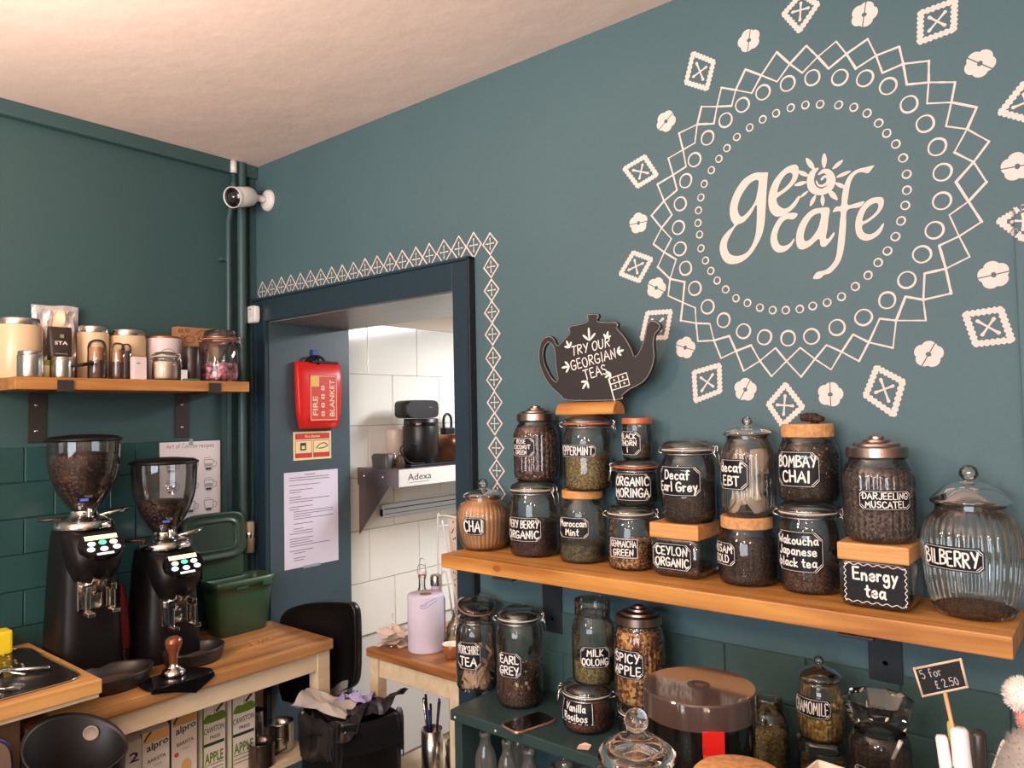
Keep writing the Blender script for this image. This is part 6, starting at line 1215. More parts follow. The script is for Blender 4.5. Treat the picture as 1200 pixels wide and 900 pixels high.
# black tub and the panel at the far left
t = thing('black_tub', 'black plastic tub with a round hole in its raised back', 'tub', (.68, -.965, .55))
M_TUB = mat('grey black tub plastic', (26, 24, 24), .45, bump=.05, bscale=50)
q = MB(); n = 48
def tubring(s1, base): 
    o = []
    for i in range(n):
        a = 2*PI*i/n; o.append((.105*s1*math.cos(a), .125*s1*math.sin(a), base+(.11*max(0, .5-.62*math.cos(a-.55))**1.1+.022*math.sin(a) if base > .15 else 0)))
    return o
q.loft([tubring(.78, -.54), tubring(.80, -.53), tubring(.92, 0.1), tubring(1.0, .21), tubring(1.04, .213), tubring(1.02, .218), tubring(.97, .205), tubring(.88, .1), tubring(.76, -.52)], M_TUB, cap1=True); q.obj('tub', t)
q = MB()
t2 = PI*.80; M4 = Matrix.Translation((.094*math.cos(t2), .114*math.sin(t2), .262)) @ Matrix.Rotation(t2, 4, 'Z') @ Matrix.Rotation(-PI/2, 4, 'Y')
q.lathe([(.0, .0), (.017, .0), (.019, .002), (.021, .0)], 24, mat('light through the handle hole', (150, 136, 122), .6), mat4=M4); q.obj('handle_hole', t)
t = thing('stool_back', 'brown rounded board with blue edge at the bottom left corner', 'stool', (.62, -1.28, 0))
q = MB(); q.loft([[(x, y*1.0, z) for (y, z, _) in sring(0, .70, 0, .175, .185, 7, 40)] for x in (0, .02)], mat('dim brown board', (112, 92, 76), .5), smooth=False)
q.box(.004, .016, -.12, .12, 0, .56, mat('dim brown board', (112, 92, 76), .5)); q.obj('board', t)
q = MB(); q.tube([(.01, y, z) for (y, z, _) in sring(0, .70, 0, .177, .187, 7, 40)], .006, 6, mat('blue black edging', (48, 46, 84), .4), closed=True); q.obj('edging', t)
# ================================================================ LEFT WALL SHELF
LZ = 1.845
t = thing('wall_shelf', 'thick pine shelf on the deep teal left wall carrying canisters', 'shelf', (0, 0, 0))
q = MB(); q.box(.003, .25, -.985, -.178, LZ-.040, LZ, M_SHELFY, b=.003); q.obj('board', t)
for yc in (-.842, -.325):
    q = MB(); q.box(.0125 if False else .001, .006, yc-.028, yc+.028, LZ-.215, LZ-.042, M_BRACK, b=.001); q.box(.001, .256, yc-.024, yc+.024, LZ-.0465, LZ-.0415, M_BRACK, b=.001); q.box(.2515, .257, yc-.024, yc+.024, LZ-.046, LZ-.008, M_BRACK, b=.001); br = q.obj('bracket', t)
    q = MB()
    for z in (LZ-.085, LZ-.175): q.lathe([(0, .0015), (.005, .0015), (.006, 0)], 10, M_STEEL, mat4=Matrix.Rotation(PI/2, 4, 'Y'), c=(.0065, yc-.003, z))
    q.obj('screw_heads', br)
GL = 'canisters on the left wall shelf'
def canister(lab, x, y, r, h, body, lidm, lh=.023, group=GL, name='canister', handle=False):
    t = thing(name, lab, 'canister', (x, y, LZ+.0005), 0, group)
    q = MB(); q.lathe([(0, .001), (r*.97, 0), (r, .004), (r, h-lh-.004), (r*.97, h-lh)], 40, body, cap1=True); q.obj('body', t)
    q = MB(); q.lathe([(r*.94, h-lh), (r*.95, h-lh+.002), (r*.95, h-.003), (r*.92, h), (0, h)], 40, lidm); q.obj('lid', t)
    return t
canister('large cream canister with steel lid at the left end of the wall shelf', .082, -.925, .071, .200, M_CREAM, M_STEEL)
canister('cream canister with steel lid right of the silver pouch', .075, -.688, .051, .193, M_CREAM, M_STEEL)
canister('cream canister with steel lid in the middle of the wall shelf', .080, -.570, .061, .188, M_CREAM, M_STEEL)
t = canister('round white tin with copper lid behind the small sugar jar', .085, -.438, .062, .172, mat('white enamel', (216, 204, 208), .3), mat('copper lid', (186, 112, 74), .3, .6), .008)
q = MB(); rt = .0628
vs, fs = filled([[(rt*.55*math.cos(PI*i/16), .085+.038*math.sin(PI*i/16)) for i in range(17)]], 0, lambda u, v, w: (rt*math.cos(u/rt-.2), rt*math.sin(u/rt-.2), v)); q.add(vs, fs, mat('dark brown print', (72, 38, 34), .5)); q.obj('print', t)
canister('shiny steel tin with lid in front of the large cream canister', .195, -.925, .0375, .085, M_STEEL, M_STEEL, .012, name='steel_tin')
t = canister('small steel milk pan with a dark handle in front of the silver pouch', .195, -.832, .032, .070, M_STEEL, M_CHROME, .006, name='small_pan')
q = MB(); q.tube([(.020, .024, .040), (.03, .055, .046), (.035, .085, .052)], [.0035, .006, .006], 8, M_BLACK); q.tube([(.035, .085, .052), (.037, .098, .056)], .0045, 8, M_CHROME); tag(q.obj('handle', t), 'dark handle with steel tip')
# silver pouch
t = thing('coffee_pouch', 'crumpled silver foil pouch standing at the back of the wall shelf', 'pouch', (.030, -.796, LZ+.0005))
q = MB(); n, m_ = 14, 18; fr_, bk = [], []
for j in range(m_+1):
    v = j/m_; z = .262*v; hw = .069+.005*v; th = .030*(1-v)**.6+.001
    for i in range(n+1):
        u_ = i/n*2-1; cz = (.009*math.sin(5*u_+7*v)+.007*math.sin(11*u_-9*v)+.005*math.sin(17*v+3*u_))*(1-abs(u_)**4)*(1 if v < .93 else .1)
        fr_.append((th*math.sqrt(max(0, 1-u_*u_))+cz+.004, u_*hw, z+.004*(v > .97)*math.sin(3*u_))); bk.append((-.002, u_*hw, z))
f_ = [(j*(n+1)+i, j*(n+1)+i+1, (j+1)*(n+1)+i+1, (j+1)*(n+1)+i) for j in range(m_) for i in range(n)]
q.add(fr_, f_, mat('silver foil', (232, 228, 232), .28, .6)); q.add(bk, f_, mat('silver foil', (232, 228, 232), .28, .6)); q.obj('pouch', t)
q = MB(); q.add([fr_[j*(n+1)+i] if False else (fr_[j*(n+1)+i][0]+.0012, fr_[j*(n+1)+i][1], fr_[j*(n+1)+i][2]) for j in range(m_+1) for i in range(n+1)], [(j*(n+1)+i, j*(n+1)+i+1, (j+1)*(n+1)+i+1, (j+1)*(n+1)+i) for j in range(m_) for i in range(n) if (j > 10 and j < 17 and 6 <= i <= 9+(j-11)*.3) or (j < 5 and 9 < i < 12)], mat('pale gold print on foil', (232, 214, 184), .45)); q.obj('gold_panel', t)
t = thing('dark_packet', 'dark brown coffee packet with white print in front of the silver pouch', 'packet', (.125, -.815, LZ+.0005))
q = MB(); q.loft([sring(0, 0, 0, .020, .030, 5, 24), sring(0, 0, .06, .024, .033, 5, 24), sring(0, 0, .160, .014, .036, 5, 24), sring(0, 0, .178, .003, .037, 5, 24)], mat('dark brown packet', (52, 40, 36), .5)); pk = q.obj('packet', t)
q = MB(); vs, fs = printed('STA', .012, lambda u, v, w=0: (.0215, u-.002, .122+v), width=.04, bold=.02); q.add(vs, fs, M_CHALK); q.box(.021, .0215, -.02, .018, .084, .087, mat('grey print', (140, 130, 120), .5)); q.box(.0215, .0225, -.006, .006, .139, .151, mat('grey print', (140, 130, 120), .5)); q.obj('print', pk)
t = thing('spice_jar', 'tiny jar with yellow green label between the steel tin and the pan', 'jar', (.185, -.878, LZ+.0005))
q = MB(); q.lathe([(0, 0), (.013, 0), (.013, .04), (.010, .048)], 20, mat('pale jar body', (206, 200, 160), .4)); q.obj('body', t)
q = MB(); q.lathe([(.0135, .042), (.0135, .058), (0, .059)], 20, mat('olive lid', (130, 140, 60), .4)); q.obj('lid', t)
def shaker(lab, x, y, r, h, tea, top):
    t = thing('glass_shaker', lab, 'shaker', (x, y, LZ+.0005), 0, 'glass shakers on the wall shelf')
    q = MB(); q.lathe([(0, .003), (r*.95, 0), (r, .004), (r, h*.82), (r*.86, h*.94), (r*.5, h), (0, h+.001)], 28, M_GLASSL); q.obj('glass_body', t)
    q = MB(); q.lathe([(0, .004), (r*.86, .005), (r*.86, h*.46), (0, h*.47)], 24, tea); q.obj('contents', t)
    q = MB(); q.lathe([(r*.86, h*.47), (r*.86, h*.80), (0, h*.8)], 24, top); q.obj('upper_fill', t)
M_COC = mat('cocoa powder', (112, 78, 70), .9, var=.1, vscale=60); M_CIN = mat('cinnamon powder', (196, 140, 104), .9, var=.08, vscale=60)
shaker('domed glass shaker of cocoa and cinnamon, left of the three beside the pan handle', .195, -.722, .030, .135, M_COC, M_CIN)
shaker('glass shaker of cocoa and cinnamon, middle of the three', .200, -.655, .024, .128, M_COC, M_CIN)
shaker('narrow glass shaker behind the white box, right of the three', .165, -.612, .018, .130, mat('greyish powder', (120, 104, 96), .9), mat('greyish powder', (120, 104, 96), .9))
t = thing('white_box', 'small upright white box in front of the middle cream canister', 'box', (.215, -.592, LZ+.0005), .1)
q = MB(); q.box(-.014, .014, -.023, .023, 0, .080, mat('pinkish white card', (230, 214, 214), .5), b=.002); bo = q.obj('box', t)
q = MB(); q.box(.0141, .0144, -.014, -.002, .055, .060, mat('grey print', (140, 130, 120), .5)); q.obj('print', bo)
# small sugar clip jar
def mini_clip(name, lab, x, y, r, h, fill, seal, mc, ang, ff):
    t = thing(name, lab, 'jar', (x, y, LZ+.0005)); hb = h*.80; nr = r*.84
    prof = shoulder_prof(r, hb, nr, h*.16)
    q = MB(); q.lathe(prof, 40, M_GLASS); q.obj('glass_body', t)
    q = MB(); q.lathe([(nr, hb-.003), (nr*1.09, hb-.001), (nr*1.1, hb+.002)], 36, M_GLASSL); q.lathe([(nr*.9, hb+.004), (nr*1.1, hb+.005), (nr*1.1, hb+.009), (nr*.95, h-.004), (nr*.7, h), (0, h-.003)], 36, M_GLASSL); q.obj('lid', t)
    q = MB(); q.lathe([(nr*.96, hb+.001), (nr*1.13, hb+.0015), (nr*1.13, hb+.005), (nr*.96, hb+.006)], 36, seal); q.obj('rubber_seal', t)
    wire_clip(t, nr, hb, ang)
    return t, prof
t, prof = mini_clip('sugar_jar', 'small clip top jar of cream coloured sugar on the wall shelf', .195, -.487, .044, .105, .7, M_WSEAL, None, 1.2, .7)
q = MB(); N = 8; q.lathe([(0, .006)]+[(interp(prof, .006+.062*i/N)-.003, .006+.062*i/N) for i in range(N+1)]+[(0, .07)], 36, mat('cream sugar', (232, 212, 192), .8, bump=.2, bscale=300)); tag(q.obj('sugar', t), kind='stuff')
t = thing('sugar_packet', 'small white paper sachet leaning between the sugar jar and the dark tin', 'sachet', (.215, -.425, LZ+.0005)); q = MB(); q.box(-.002, .002, -.012, .012, 0, .040, M_PAPER, b=.001); q.obj('sachet', t)
canister('plain dark brown tin beside the jar of pink marshmallows', .170, -.374, .034, .132, mat('dark brown tin', (44, 30, 30), .3), mat('dark brown tin', (44, 30, 30), .3), .006, name='dark_tin')
t = thing('green_lid', 'small flat green lid lying at the shelf edge below the dark tin', 'lid', (.222, -.400, LZ+.0005)); q = MB(); q.lathe([(0, 0), (.034, 0), (.035, .004), (.032, .007), (0, .008)], 28, mat('green lid', (46, 104, 70), .4), sx=.55); q.obj('lid', t)
t = thing('cardboard_box', 'brown cardboard box with printed circles at the back of the wall shelf', 'box', (.032, -.285, LZ+.0005))
q = MB(); q.box(-.024, .024, -.086, .086, 0, .222, mat('brown cardboard', (168, 122, 84), .7, var=.05, vscale=10), b=.002); bo = q.obj('box', t)
q = MB(); M_BP = mat('dark box print', (92, 66, 48), .7)
for y, z, r_ in ((-.074, .205, .009), (-.045, .208, .008), (.02, .196, .026)):
    q.ribbon([(y+r_*math.cos(2*PI*i/16), z+r_*.6*math.sin(2*PI*i/16)) for i in range(16)], .003, lambda u, v, w=0: (.0246, u, v), M_BP, closed=True)
q.obj('print', bo)
t = thing('small_card_box', 'smaller brown card box in front of the cardboard box', 'box', (.080, -.345, LZ+.0005))
q = MB(); q.box(-.02, .02, -.040, .040, 0, .188, mat('brown cardboard', (168, 122, 84), .7), b=.002); bo = q.obj('box', t)
q = MB()
for y, z, r_ in ((-.026, .176, .006), (.0, .168, .02)): q.ribbon([(y+r_*math.cos(2*PI*i/16), z+r_*.7*math.sin(2*PI*i/16)) for i in range(16)], .0025, lambda u, v, w=0: (.0206, u, v), M_BP, closed=True)
q.obj('print', bo)
t, prof = mini_clip('marshmallow_jar', 'round clip top jar of pink marshmallows at the right end of the wall shelf', .160, -.252, .071, .205, .3, M_ORANGE, None, 1.0, .3)
bm = bmesh.new(); bmesh.ops.create_cone(bm, segments=10, radius1=.0075, radius2=.0075, depth=.015, cap_ends=True); bmesh.ops.bevel(bm, geom=[e for e in bm.edges if abs(e.verts[0].co.z-e.verts[1].co.z) < 1e-6], offset=.002, segments=1, affect='EDGES')
MV, MF = [v.co.copy() for v in bm.verts], [[v.index for v in f.verts] for f in bm.faces]; bm.free(); q = MB(); MM = [mat('pink marshmallow', (228, 158, 172), .8), mat('pale pink marshmallow', (236, 196, 200), .8), mat('deep pink marshmallow', (214, 130, 150), .8)]
for k in range(130):
    a = RND.uniform(0, 2*PI); z = RND.uniform(.012, .062); rr_ = (interp(prof, z)-.012)*(1 if k < 100 else math.sqrt(RND.random()))
    if k >= 100: z = .064+RND.uniform(0, .006)
    R4 = Matrix.Translation((rr_*math.cos(a), rr_*math.sin(a), z)) @ Matrix.Rotation(RND.uniform(0, 6), 4, 'Z') @ Matrix.Rotation(RND.uniform(0, 3), 4, 'X'); q.add([R4 @ v for v in MV], MF, RND.choice(MM), True)
tag(q.obj('marshmallows', t), 'pink and white marshmallows', kind='stuff')
q = MB(); q.tube([(.0, -.01, .07), (.02, .015, .13), (.03, .03, .158)], [.003, .0045, .006], 8, M_BLACK); tag(q.obj('scoop', t), 'dark scoop')

# ================================================================ KITCHEN THROUGH THE DOORWAY
t = thing('kitchen_shelf', 'stainless steel wall shelf lettered Adexa on the white kitchen tiles', 'shelf', (0, 0, 0))
KS = 1.455; M_SSD = mat('stainless steel end', (146, 136, 138), .3, .9); M_SSL = mat('stainless steel coloured as lit', (232, 230, 224), .4, .25)  # same steel twice; the lip's reflected brightness is put into its paler colour
q = MB(); q.box(KX+.004, .35, .512, 1.62, KS-.004, KS, M_SSD, b=.001); q.box(KX+.004, .348, .512, .516, KS-.082, KS-.004, M_SSD, b=.001); sh = q.obj('top', t)
q = MB(); q.box(.346, .350, .512, 1.62, KS-.082, KS-.004, M_SSL, b=.001); lip = q.obj('front_lip', t)
q = MB(); vs, fs = printed('Adexa', .030, lambda u, v, w=0: (.3508, .640+u, KS-.040+v), width=.15); q.add(vs, fs, mat('grey engraved lettering', (70, 68, 70), .5)); q.box(.3502, .3508, .572, .70, KS-.066, KS-.0645, mat('grey engraved lettering', (70, 68, 70), .5)); q.obj('lettering', lip)
for y in (.5115,):
    q = MB()
    for x in (.10, .235): q.lathe([(0, .0015), (.006, .0015), (.007, 0)], 10, M_CHROME, mat4=Matrix.Rotation(PI/2, 4, 'X'), c=(x, y, KS-.04))
    q.obj('bolt_heads', t)
for y in (.520, 1.58):
    q = MB(); q.loft([[(KX+.004, y, KS-.083), (.27, y, KS-.083), (KX+.004, y, KS-.32)], [(KX+.004, y+.004, KS-.083), (.27, y+.004, KS-.083), (KX+.004, y+.004, KS-.32)]], M_SSD, smooth=False); q.obj('bracket', t)
t = thing('knife_rack', 'long pale metal rail on the white tiles below the steel shelf', 'rail', (0, 0, 0))
M_AL = mat('pale aluminium', (206, 214, 222), .35, .3)
q = MB(); q.box(KX+.004, .075, .645, 1.50, 1.196, 1.262, M_AL, b=.003); q.obj('rail', t)
q = MB(); q.box(.0745, .0755, .66, 1.49, 1.236, 1.241, mat('dark groove', (46, 48, 54), .5)); q.box(.0745, .0755, .66, 1.49, 1.212, 1.215, mat('dark groove', (46, 48, 54), .5)); q.box(.06, .078, .6435, .648, 1.206, 1.240, M_BLACK); q.obj('groove', t)
Z = KS+.0005
t = thing('black_speaker', 'tall black cylinder speaker on the steel kitchen shelf', 'speaker', (.215, .782, Z))
q = MB(); q.lathe([(0, .002), (.080, 0), (.086, .006), (.086, .222), (.082, .228), (0, .228)], 48, mat('satin black', (20, 20, 22), .35)); q.obj('body', t)
q = MB(); q.lathe([(.0865, .190), (.087, .192), (.087, .206), (.0865, .208)], 48, M_BLACKG); q.obj('trim_ring', t)
t = thing('black_radio', 'black rounded box lying on top of the tall black cylinder', 'radio', (.20, .770, Z+.229))
q = MB(); q.loft([[(x, p[0], p[1]) for p in sring(0, .045, 0, .108*s_, .045*s_, 5, 36)] for x, s_ in ((-.05, .94), (-.044, 1), (.044, 1), (.05, .94))], mat('matt black', (24, 23, 25), .45), smooth=True); q.v = [(x, y, z) for x, y, z in q.v]; bd = q.obj('body', t)
q = MB(); q.box(.0495, .0505, .035, .06, .052, .056, mat('grey badge', (110, 110, 112), .4)); q.obj('badge', bd)
q = MB(); q.tube([(0, .105, .06), (0, .118, .06), (0, .118, .035), (0, .105, .035)], .002, 6, M_CHROME); q.obj('loop', t)
t = thing('black_mat', 'thin black tray lying under the tall black cylinder speaker', 'tray', (0, 0, Z))
t.location.z = Z-.0
q = MB(); q.box(.285, .335, .60, .96, 0, .012, M_BLACK, b=.003); q.obj('tray', t)
t = thing('black_cable', 'loop of black cable in front of the speaker on the steel shelf', 'cable', (0, 0, Z))
q = MB(); q.tube(cr([(.32, .70, .016), (.30, .63, .02), (.29, .58, .07), (.29, .585, .10), (.30, .63, .115), (.315, .66, .10)], k=6), .003, 6, M_BLACK); q.obj('cable', t)
t = thing('glass_bowl', 'small glass bowl with dark and green bits left of the black speaker', 'bowl', (.165, .645, Z))
q = MB(); q.lathe([(0, .003), (.030, 0), (.040, .03), (.043, .060)], 28, M_GLASSL); q.obj('bowl', t)
q = MB(); q.lathe([(0, .004), (.027, .004), (.036, .03), (0, .034)], 24, TEA['green']); q.obj('contents', t)
t = thing('dark_tub', 'low dark tub at the left end of the steel shelf', 'tub', (.20, .546, Z), 0)
q = MB(); q.loft([sring(0, 0, 0, .055, .028, 4, 28), sring(0, 0, .055, .06, .032, 4, 28), sring(0, 0, .066, .050, .024, 4, 28)], mat('dark grey tub', (70, 66, 64), .4)); q.obj('tub', t)
t = thing('brown_basket', 'small dark brown tapered pot beside the dark tub on the steel shelf', 'pot', (.275, .590, Z), 0)
q = MB(); q.lathe([(0, 0), (.024, 0), (.016, .05), (.012, .062), (0, .064)], 20, mat('dark brown pot', (84, 66, 52), .5)); q.obj('pot', t)
t = thing('storage_tub', 'cream cylinder standing against the tiles behind the cable', 'tub', (.100, .715, Z))
q = MB(); q.lathe([(0, 0), (.044, 0), (.046, .17), (.043, .178), (0, .18)], 36, mat('cream plastic', (204, 186, 172), .35)); q.obj('tub', t)
t = thing('spice_bottle', 'narrow bottle with red and green print behind the tall black speaker', 'bottle', (.088, .80, Z))
q = MB(); q.lathe([(0, 0), (.025, 0), (.025, .14), (.02, .16)], 20, mat('olive bottle', (120, 124, 90), .4)); q.obj('body', t)
q = MB(); q.lathe([(.021, .16), (.021, .19), (0, .19)], 20, mat('brick red cap', (140, 54, 44), .4)); q.obj('cap', t)
t = thing('copper_pot', 'brownish steel gastronorm pan at the right end of the visible steel shelf', 'pan', (.20, 1.06, Z))
q = MB(); q.loft([sring(0, 0, 0, .10, .115, 6, 36), sring(0, 0, .075, .105, .125, 6, 36), sring(0, 0, .078, .112, .132, 6, 36), sring(0, 0, .140, .112, .132, 6, 36), sring(0, 0, .143, .105, .125, 6, 36)], mat('tarnished copper steel', (160, 112, 84), .3, .8, var=.2, vscale=12)); q.obj('pan', t)
t = thing('black_handled_jug', 'black handle loop standing on the brownish pan', 'handle', (.20, .985, Z+.1435))
q = MB(); q.box(-.02, .02, -.035, .035, 0, .035, M_BLACK, b=.006); q.tube(cr([(0, -.028, .03), (0, -.026, .085), (0, 0, .105), (0, .026, .085), (0, .028, .03)]), .007, 8, M_BLACK); q.obj('handle', t)
t = thing('storage_jar', 'glass storage jar with printed pattern on the brownish pan, cut by the door frame', 'jar', (.20, 1.12, Z+.1435))
q = MB(); q.lathe([(0, .003), (.048, 0), (.05, .10), (.044, .11)], 32, M_GLASSL); q.obj('glass_body', t)
q = MB(); q.lathe([(.048, .11), (.052, .114), (.05, .128), (.030, .145), (0, .148)], 32, mat('pale lid plastic', (214, 206, 196), .4)); q.obj('lid', t)
q = MB()
for k in range(26):
    a, z = RND.uniform(-1.8, .4), RND.uniform(.01, .09); r_ = .0507; s_ = .004; q.add([(r_*math.cos(a-.06), r_*math.sin(a-.06), z), (r_*math.cos(a+.06), r_*math.sin(a+.06), z+.002), (r_*math.cos(a), r_*math.sin(a), z+.008)], [(0, 1, 2)], mat('grey green print', (110, 122, 112), .5))
q.obj('print', t)
# kitchen table
TZ = .80
t = thing('kitchen_table', 'small butcher block table with cream legs standing in the doorway', 'table', (0, 0, 0))
q = MB(); q.box(.600, 1.098, .104, .60, TZ-.032, TZ, M_BUTCHX, b=.003); q.obj('tabletop', t)
for x, y in ((.612, .112), (1.040, .112), (.612, .545), (1.040, .545)):
    q = MB(); q.box(x, x+.045, y, y+.045, 0, TZ-.033, M_CREAMW, b=.002); q.obj('leg', t)
q = MB(); q.box(.658, 1.039, .120, .140, TZ-.105, TZ-.033, M_CREAMW, b=.002); q.obj('apron', t)
q = MB(); q.box(.620, .640, .158, .544, TZ-.105, TZ-.033, M_CREAMW, b=.002); q.obj('apron', t)
q = MB(); q.box(.600, 1.085, .158, .544, .30, .32, M_CREAMW, b=.002); q.obj('lower_shelf', t)
t = thing('paper_roll', 'fat roll of pale lilac paper towel standing on the butcher block table', 'paper roll', (.803, .232, TZ+.0005))
M_ROLL = mat('pale lilac tissue', (214, 206, 224), .9, var=.03, vscale=12, bump=.25, bscale=140)
q = MB(); q.lathe([(.024, .002), (.068, 0), (.070, .004), (.0695, .07), (.0705, .072), (.070, .208), (.067, .211), (.024, .210)], 56, M_ROLL); rl = q.obj('roll', t)
q = MB(); q.lathe([(.024, .003), (.024, .2095), (.0215, .2098), (.0215, .003)], 28, mat('brown card tube', (150, 124, 100), .8)); q.obj('card_tube', t)
q = MB(); rz = lambda u, v, w=0: (.0712*math.cos(-.9+u/.07), .0712*math.sin(-.9+u/.07), v)
q.ribbon(cr([(.05, .205), (.02, .196), (0, .184), (-.012, .176), (.004, .17), (.03, .186), (.055, .196)]), .002, rz, mat('lilac blue embossing', (140, 136, 190), .8)); q.ribbon(cr([(-.01, .185), (.005, .178), (.012, .186)]), .002, rz, mat('lilac blue embossing', (140, 136, 190), .8)); q.obj('torn_edge', rl)
t = thing('small_cup', 'small brown cup with white inside, right of the paper roll', 'cup', (.958, .215, TZ+.0005))
q = MB(); q.lathe([(0, 0), (.022, 0), (.026, .006), (.036, .030), (.038, .050), (.037, .051)], 32, mat('brown glazed clay', (150, 92, 52), .3)); q.obj('cup', t)
q = MB(); q.lathe([(.037, .0512), (.0355, .050), (.033, .030), (.022, .008), (0, .006)], 32, mat('white glaze', (232, 224, 210), .25)); q.obj('white_inside', t)
t = thing('receipt_spike', 'crumpled receipts stuck on an upright spike, left of the paper roll', 'receipts', (.652, .165, TZ+.0005))
q = MB(); q.lathe([(0, 0), (.022, 0), (.022, .003), (0, .004)], 20, M_CHROME, c=(.01, .02, 0)); q.tube([(.01, .02, 0), (.012, .02, .125)], .0016, 6, M_CHROME); q.obj('spike', t)
q = MB(); MP = mat('pinkish paper', (226, 206, 190), .8)
for k in range(9):
    c = Vector((RND.uniform(-.015, .03), RND.uniform(-.02, .04), .010+.0065*k)); a = RND.uniform(0, PI); U = Vector((math.cos(a), math.sin(a), RND.uniform(-.25, .25)))*.045; V = Vector((-math.sin(a), math.cos(a), RND.uniform(-.25, .25)))*.030; vs = []
    for i in range(4):
        for j in range(4):
            p = c+U*(i/1.5-1)+V*(j/1.5-1)+Vector((0, 0, RND.uniform(-.006, .008))); p.z = max(p.z, .004); vs.append(p)
    q.add(vs, [(i*4+j, (i+1)*4+j, (i+1)*4+j+1, i*4+j+1) for i in range(3) for j in range(3)], MP)
q.obj('receipts', t)
t = thing('swing_top_bottle', 'clear swing top bottle behind the left side of the paper roll', 'bottle', (.676, .335, TZ+.0005))
q = MB(); q.lathe([(0, .003), (.035, 0), (.038, .01), (.038, .13), (.030, .16), (.014, .20), (.013, .235), (.016, .24), (.015, .25)], 28, M_GLASSL); q.obj('glass_body', t)
q = MB(); q.lathe([(.013, .251), (.014, .256), (.011, .268), (0, .271)], 16, M_WHITEP); q.lathe([(.0135, .248), (.0145, .25), (.0135, .253)], 16, M_RED); q.obj('stopper', t)
q = MB(); q.tube(cr([(-.016, 0, .225), (-.026, 0, .26), (-.018, 0, .285), (0, 0, .29), (.018, 0, .285), (.026, 0, .26), (.016, 0, .225)]), .0014, 5, M_WIRE); q.tube(cr([(-.014, .004, .235), (-.016, .004, .30), (0, .004, .315), (.016, .004, .30), (.014, .004, .235)]), .0014, 5, M_WIRE); q.obj('wire_clip', t)
t = thing('lilac_bottle', 'lilac bottle with brushed steel cap behind the paper roll', 'bottle', (.748, .344, TZ+.0005))
q = MB(); q.lathe([(0, 0), (.034, 0), (.036, .01), (.036, .16), (.022, .19), (.020, .215)], 28, mat('lilac bottle', (200, 184, 214), .4)); q.obj('body', t)
q = MB(); q.lathe([(.0225, .215), (.023, .217), (.023, .252), (.020, .256), (0, .256)], 28, M_STEEL); q.obj('cap', t)
for i, (x, y, h, lab) in enumerate([(.945, .33, .15, 'clear round bottle behind the small cup'), (.868, .335, .13, 'clear round bottle farther back, beside the wire rack')]):
    t = thing('clear_bottle', lab, 'bottle', (x, y, TZ+.0005), 0, 'clear bottles on the kitchen table')
    q = MB(); q.lathe([(0, .004), (.036, 0), (.042, .012), (.040, .07), (.022, .10), (.014, .12), (.013, h), (.016, h+.002), (.016, h+.01)], 28, M_GLASSL); q.obj('glass_body', t)
    q = MB(); q.lathe([(0, .005), (.036, .005), (.038, .03), (0, .03)], 24, mat('yellowish oil', (190, 170, 110), .2)); q.obj('contents', t)
t = thing('wire_rack', 'tall white wire rack holding patterned boards at the back of the table', 'rack', (-.050, -.02, TZ+.0005))
MW = mat('white coated wire', (226, 222, 212), .35)
q = MB()
for y in (.40, .52):
    q.tube(cr([(.775, y, .0), (.775, y, .45), (.79, y, .485), (.83, y, .49), (.895, y, .48), (.91, y, .46), (.91, y, .40)], k=4), .004, 6, MW)
    q.tube(cr([(.80, y, .47), (.83, y, .36), (.85, y, .25), (.88, y, .16), (.92, y, .12)], k=4), .0035, 6, MW)
    q.tube(cr([(.775, y, .20), (.80, y, .26), (.82, y, .255), (.84, y, .17), (.86, y, .08), (.92, y, .06)], k=4), .0035, 6, MW)
for x, z in ((.775, .44), (.775, .20), (.775, .01), (.91, .41)): q.tube([(x, .40, z), (x, .52, z)], .0035, 6, MW)
q.obj('frame', t)
t = thing('patterned_board', 'white board with tiny red and dark motifs leaning in the wire rack', 'board', (-.055, -.02, TZ+.0005))
q = MB(); q.loft([[(.84, .44, .005), (.84, .46, .005), (.96, .46, .005), (.96, .44, .005)], [(.80, .44, .47), (.80, .46, .47), (.955, .46, .50), (.955, .44, .50)]], mat('cream board', (222, 204, 188), .6), smooth=False); bo = q.obj('board', t)
q = MB()
for k in range(150):
    v = RND.uniform(.02, .98); x0 = .84-.04*v; x = x0+RND.uniform(.01, .11); z = .01+.46*v; s_ = RND.uniform(.0015, .004)
    q.add([(x+s_*math.cos(i*PI/3), .4392, z+s_*1.3*math.sin(i*PI/3)) for i in range(6)], [tuple(range(6))], RND.choice([M_INK, M_INK, mat('berry red print', (150, 40, 46), .6), mat('dusty rose print', (170, 110, 106), .6)]))
q.obj('print', bo)
# utensil pots under the table
def upot(lab, x, y, h):
    t = thing('utensil_pot', lab, 'utensil pot', (x, y, .3205), 0, 'utensil pots under the kitchen table')
    q = MB(); q.lathe([(0, .002), (.040, 0), (.041, .004), (.041, h*.3), (.0395, h*.31), (.041, h*.32), (.041, h), (.039, h), (.038, .01)], 36, M_STEEL); q.obj('pot', t)
    for k in range(9):
        a = RND.uniform(0, 2*PI); rr_ = RND.uniform(.008, .024); l = RND.uniform(.06, .12); q = MB(); tx_, ty_ = rr_*1.5*math.cos(a), rr_*1.5*math.sin(a)
        mm_ = RND.choice([M_CHROME, M_BLACK, M_BLACK, mat('blue plastic', (28, 58, 150), .4)])
        q.tube([(rr_*.5*math.cos(a), rr_*.5*math.sin(a), h*.4), (rr_*math.cos(a), rr_*math.sin(a), h), (tx_, ty_, h+l)], [.003, .003, .005], 6, mm_)
        q.lathe([(0, -.008), (.006, -.005), (.007, .004), (0, .009)], 8, mm_, c=(tx_, ty_, h+l), sy=.5); q.obj('utensil', t)
upot('steel pot of utensils beside the black bin', .845, .215, .195)
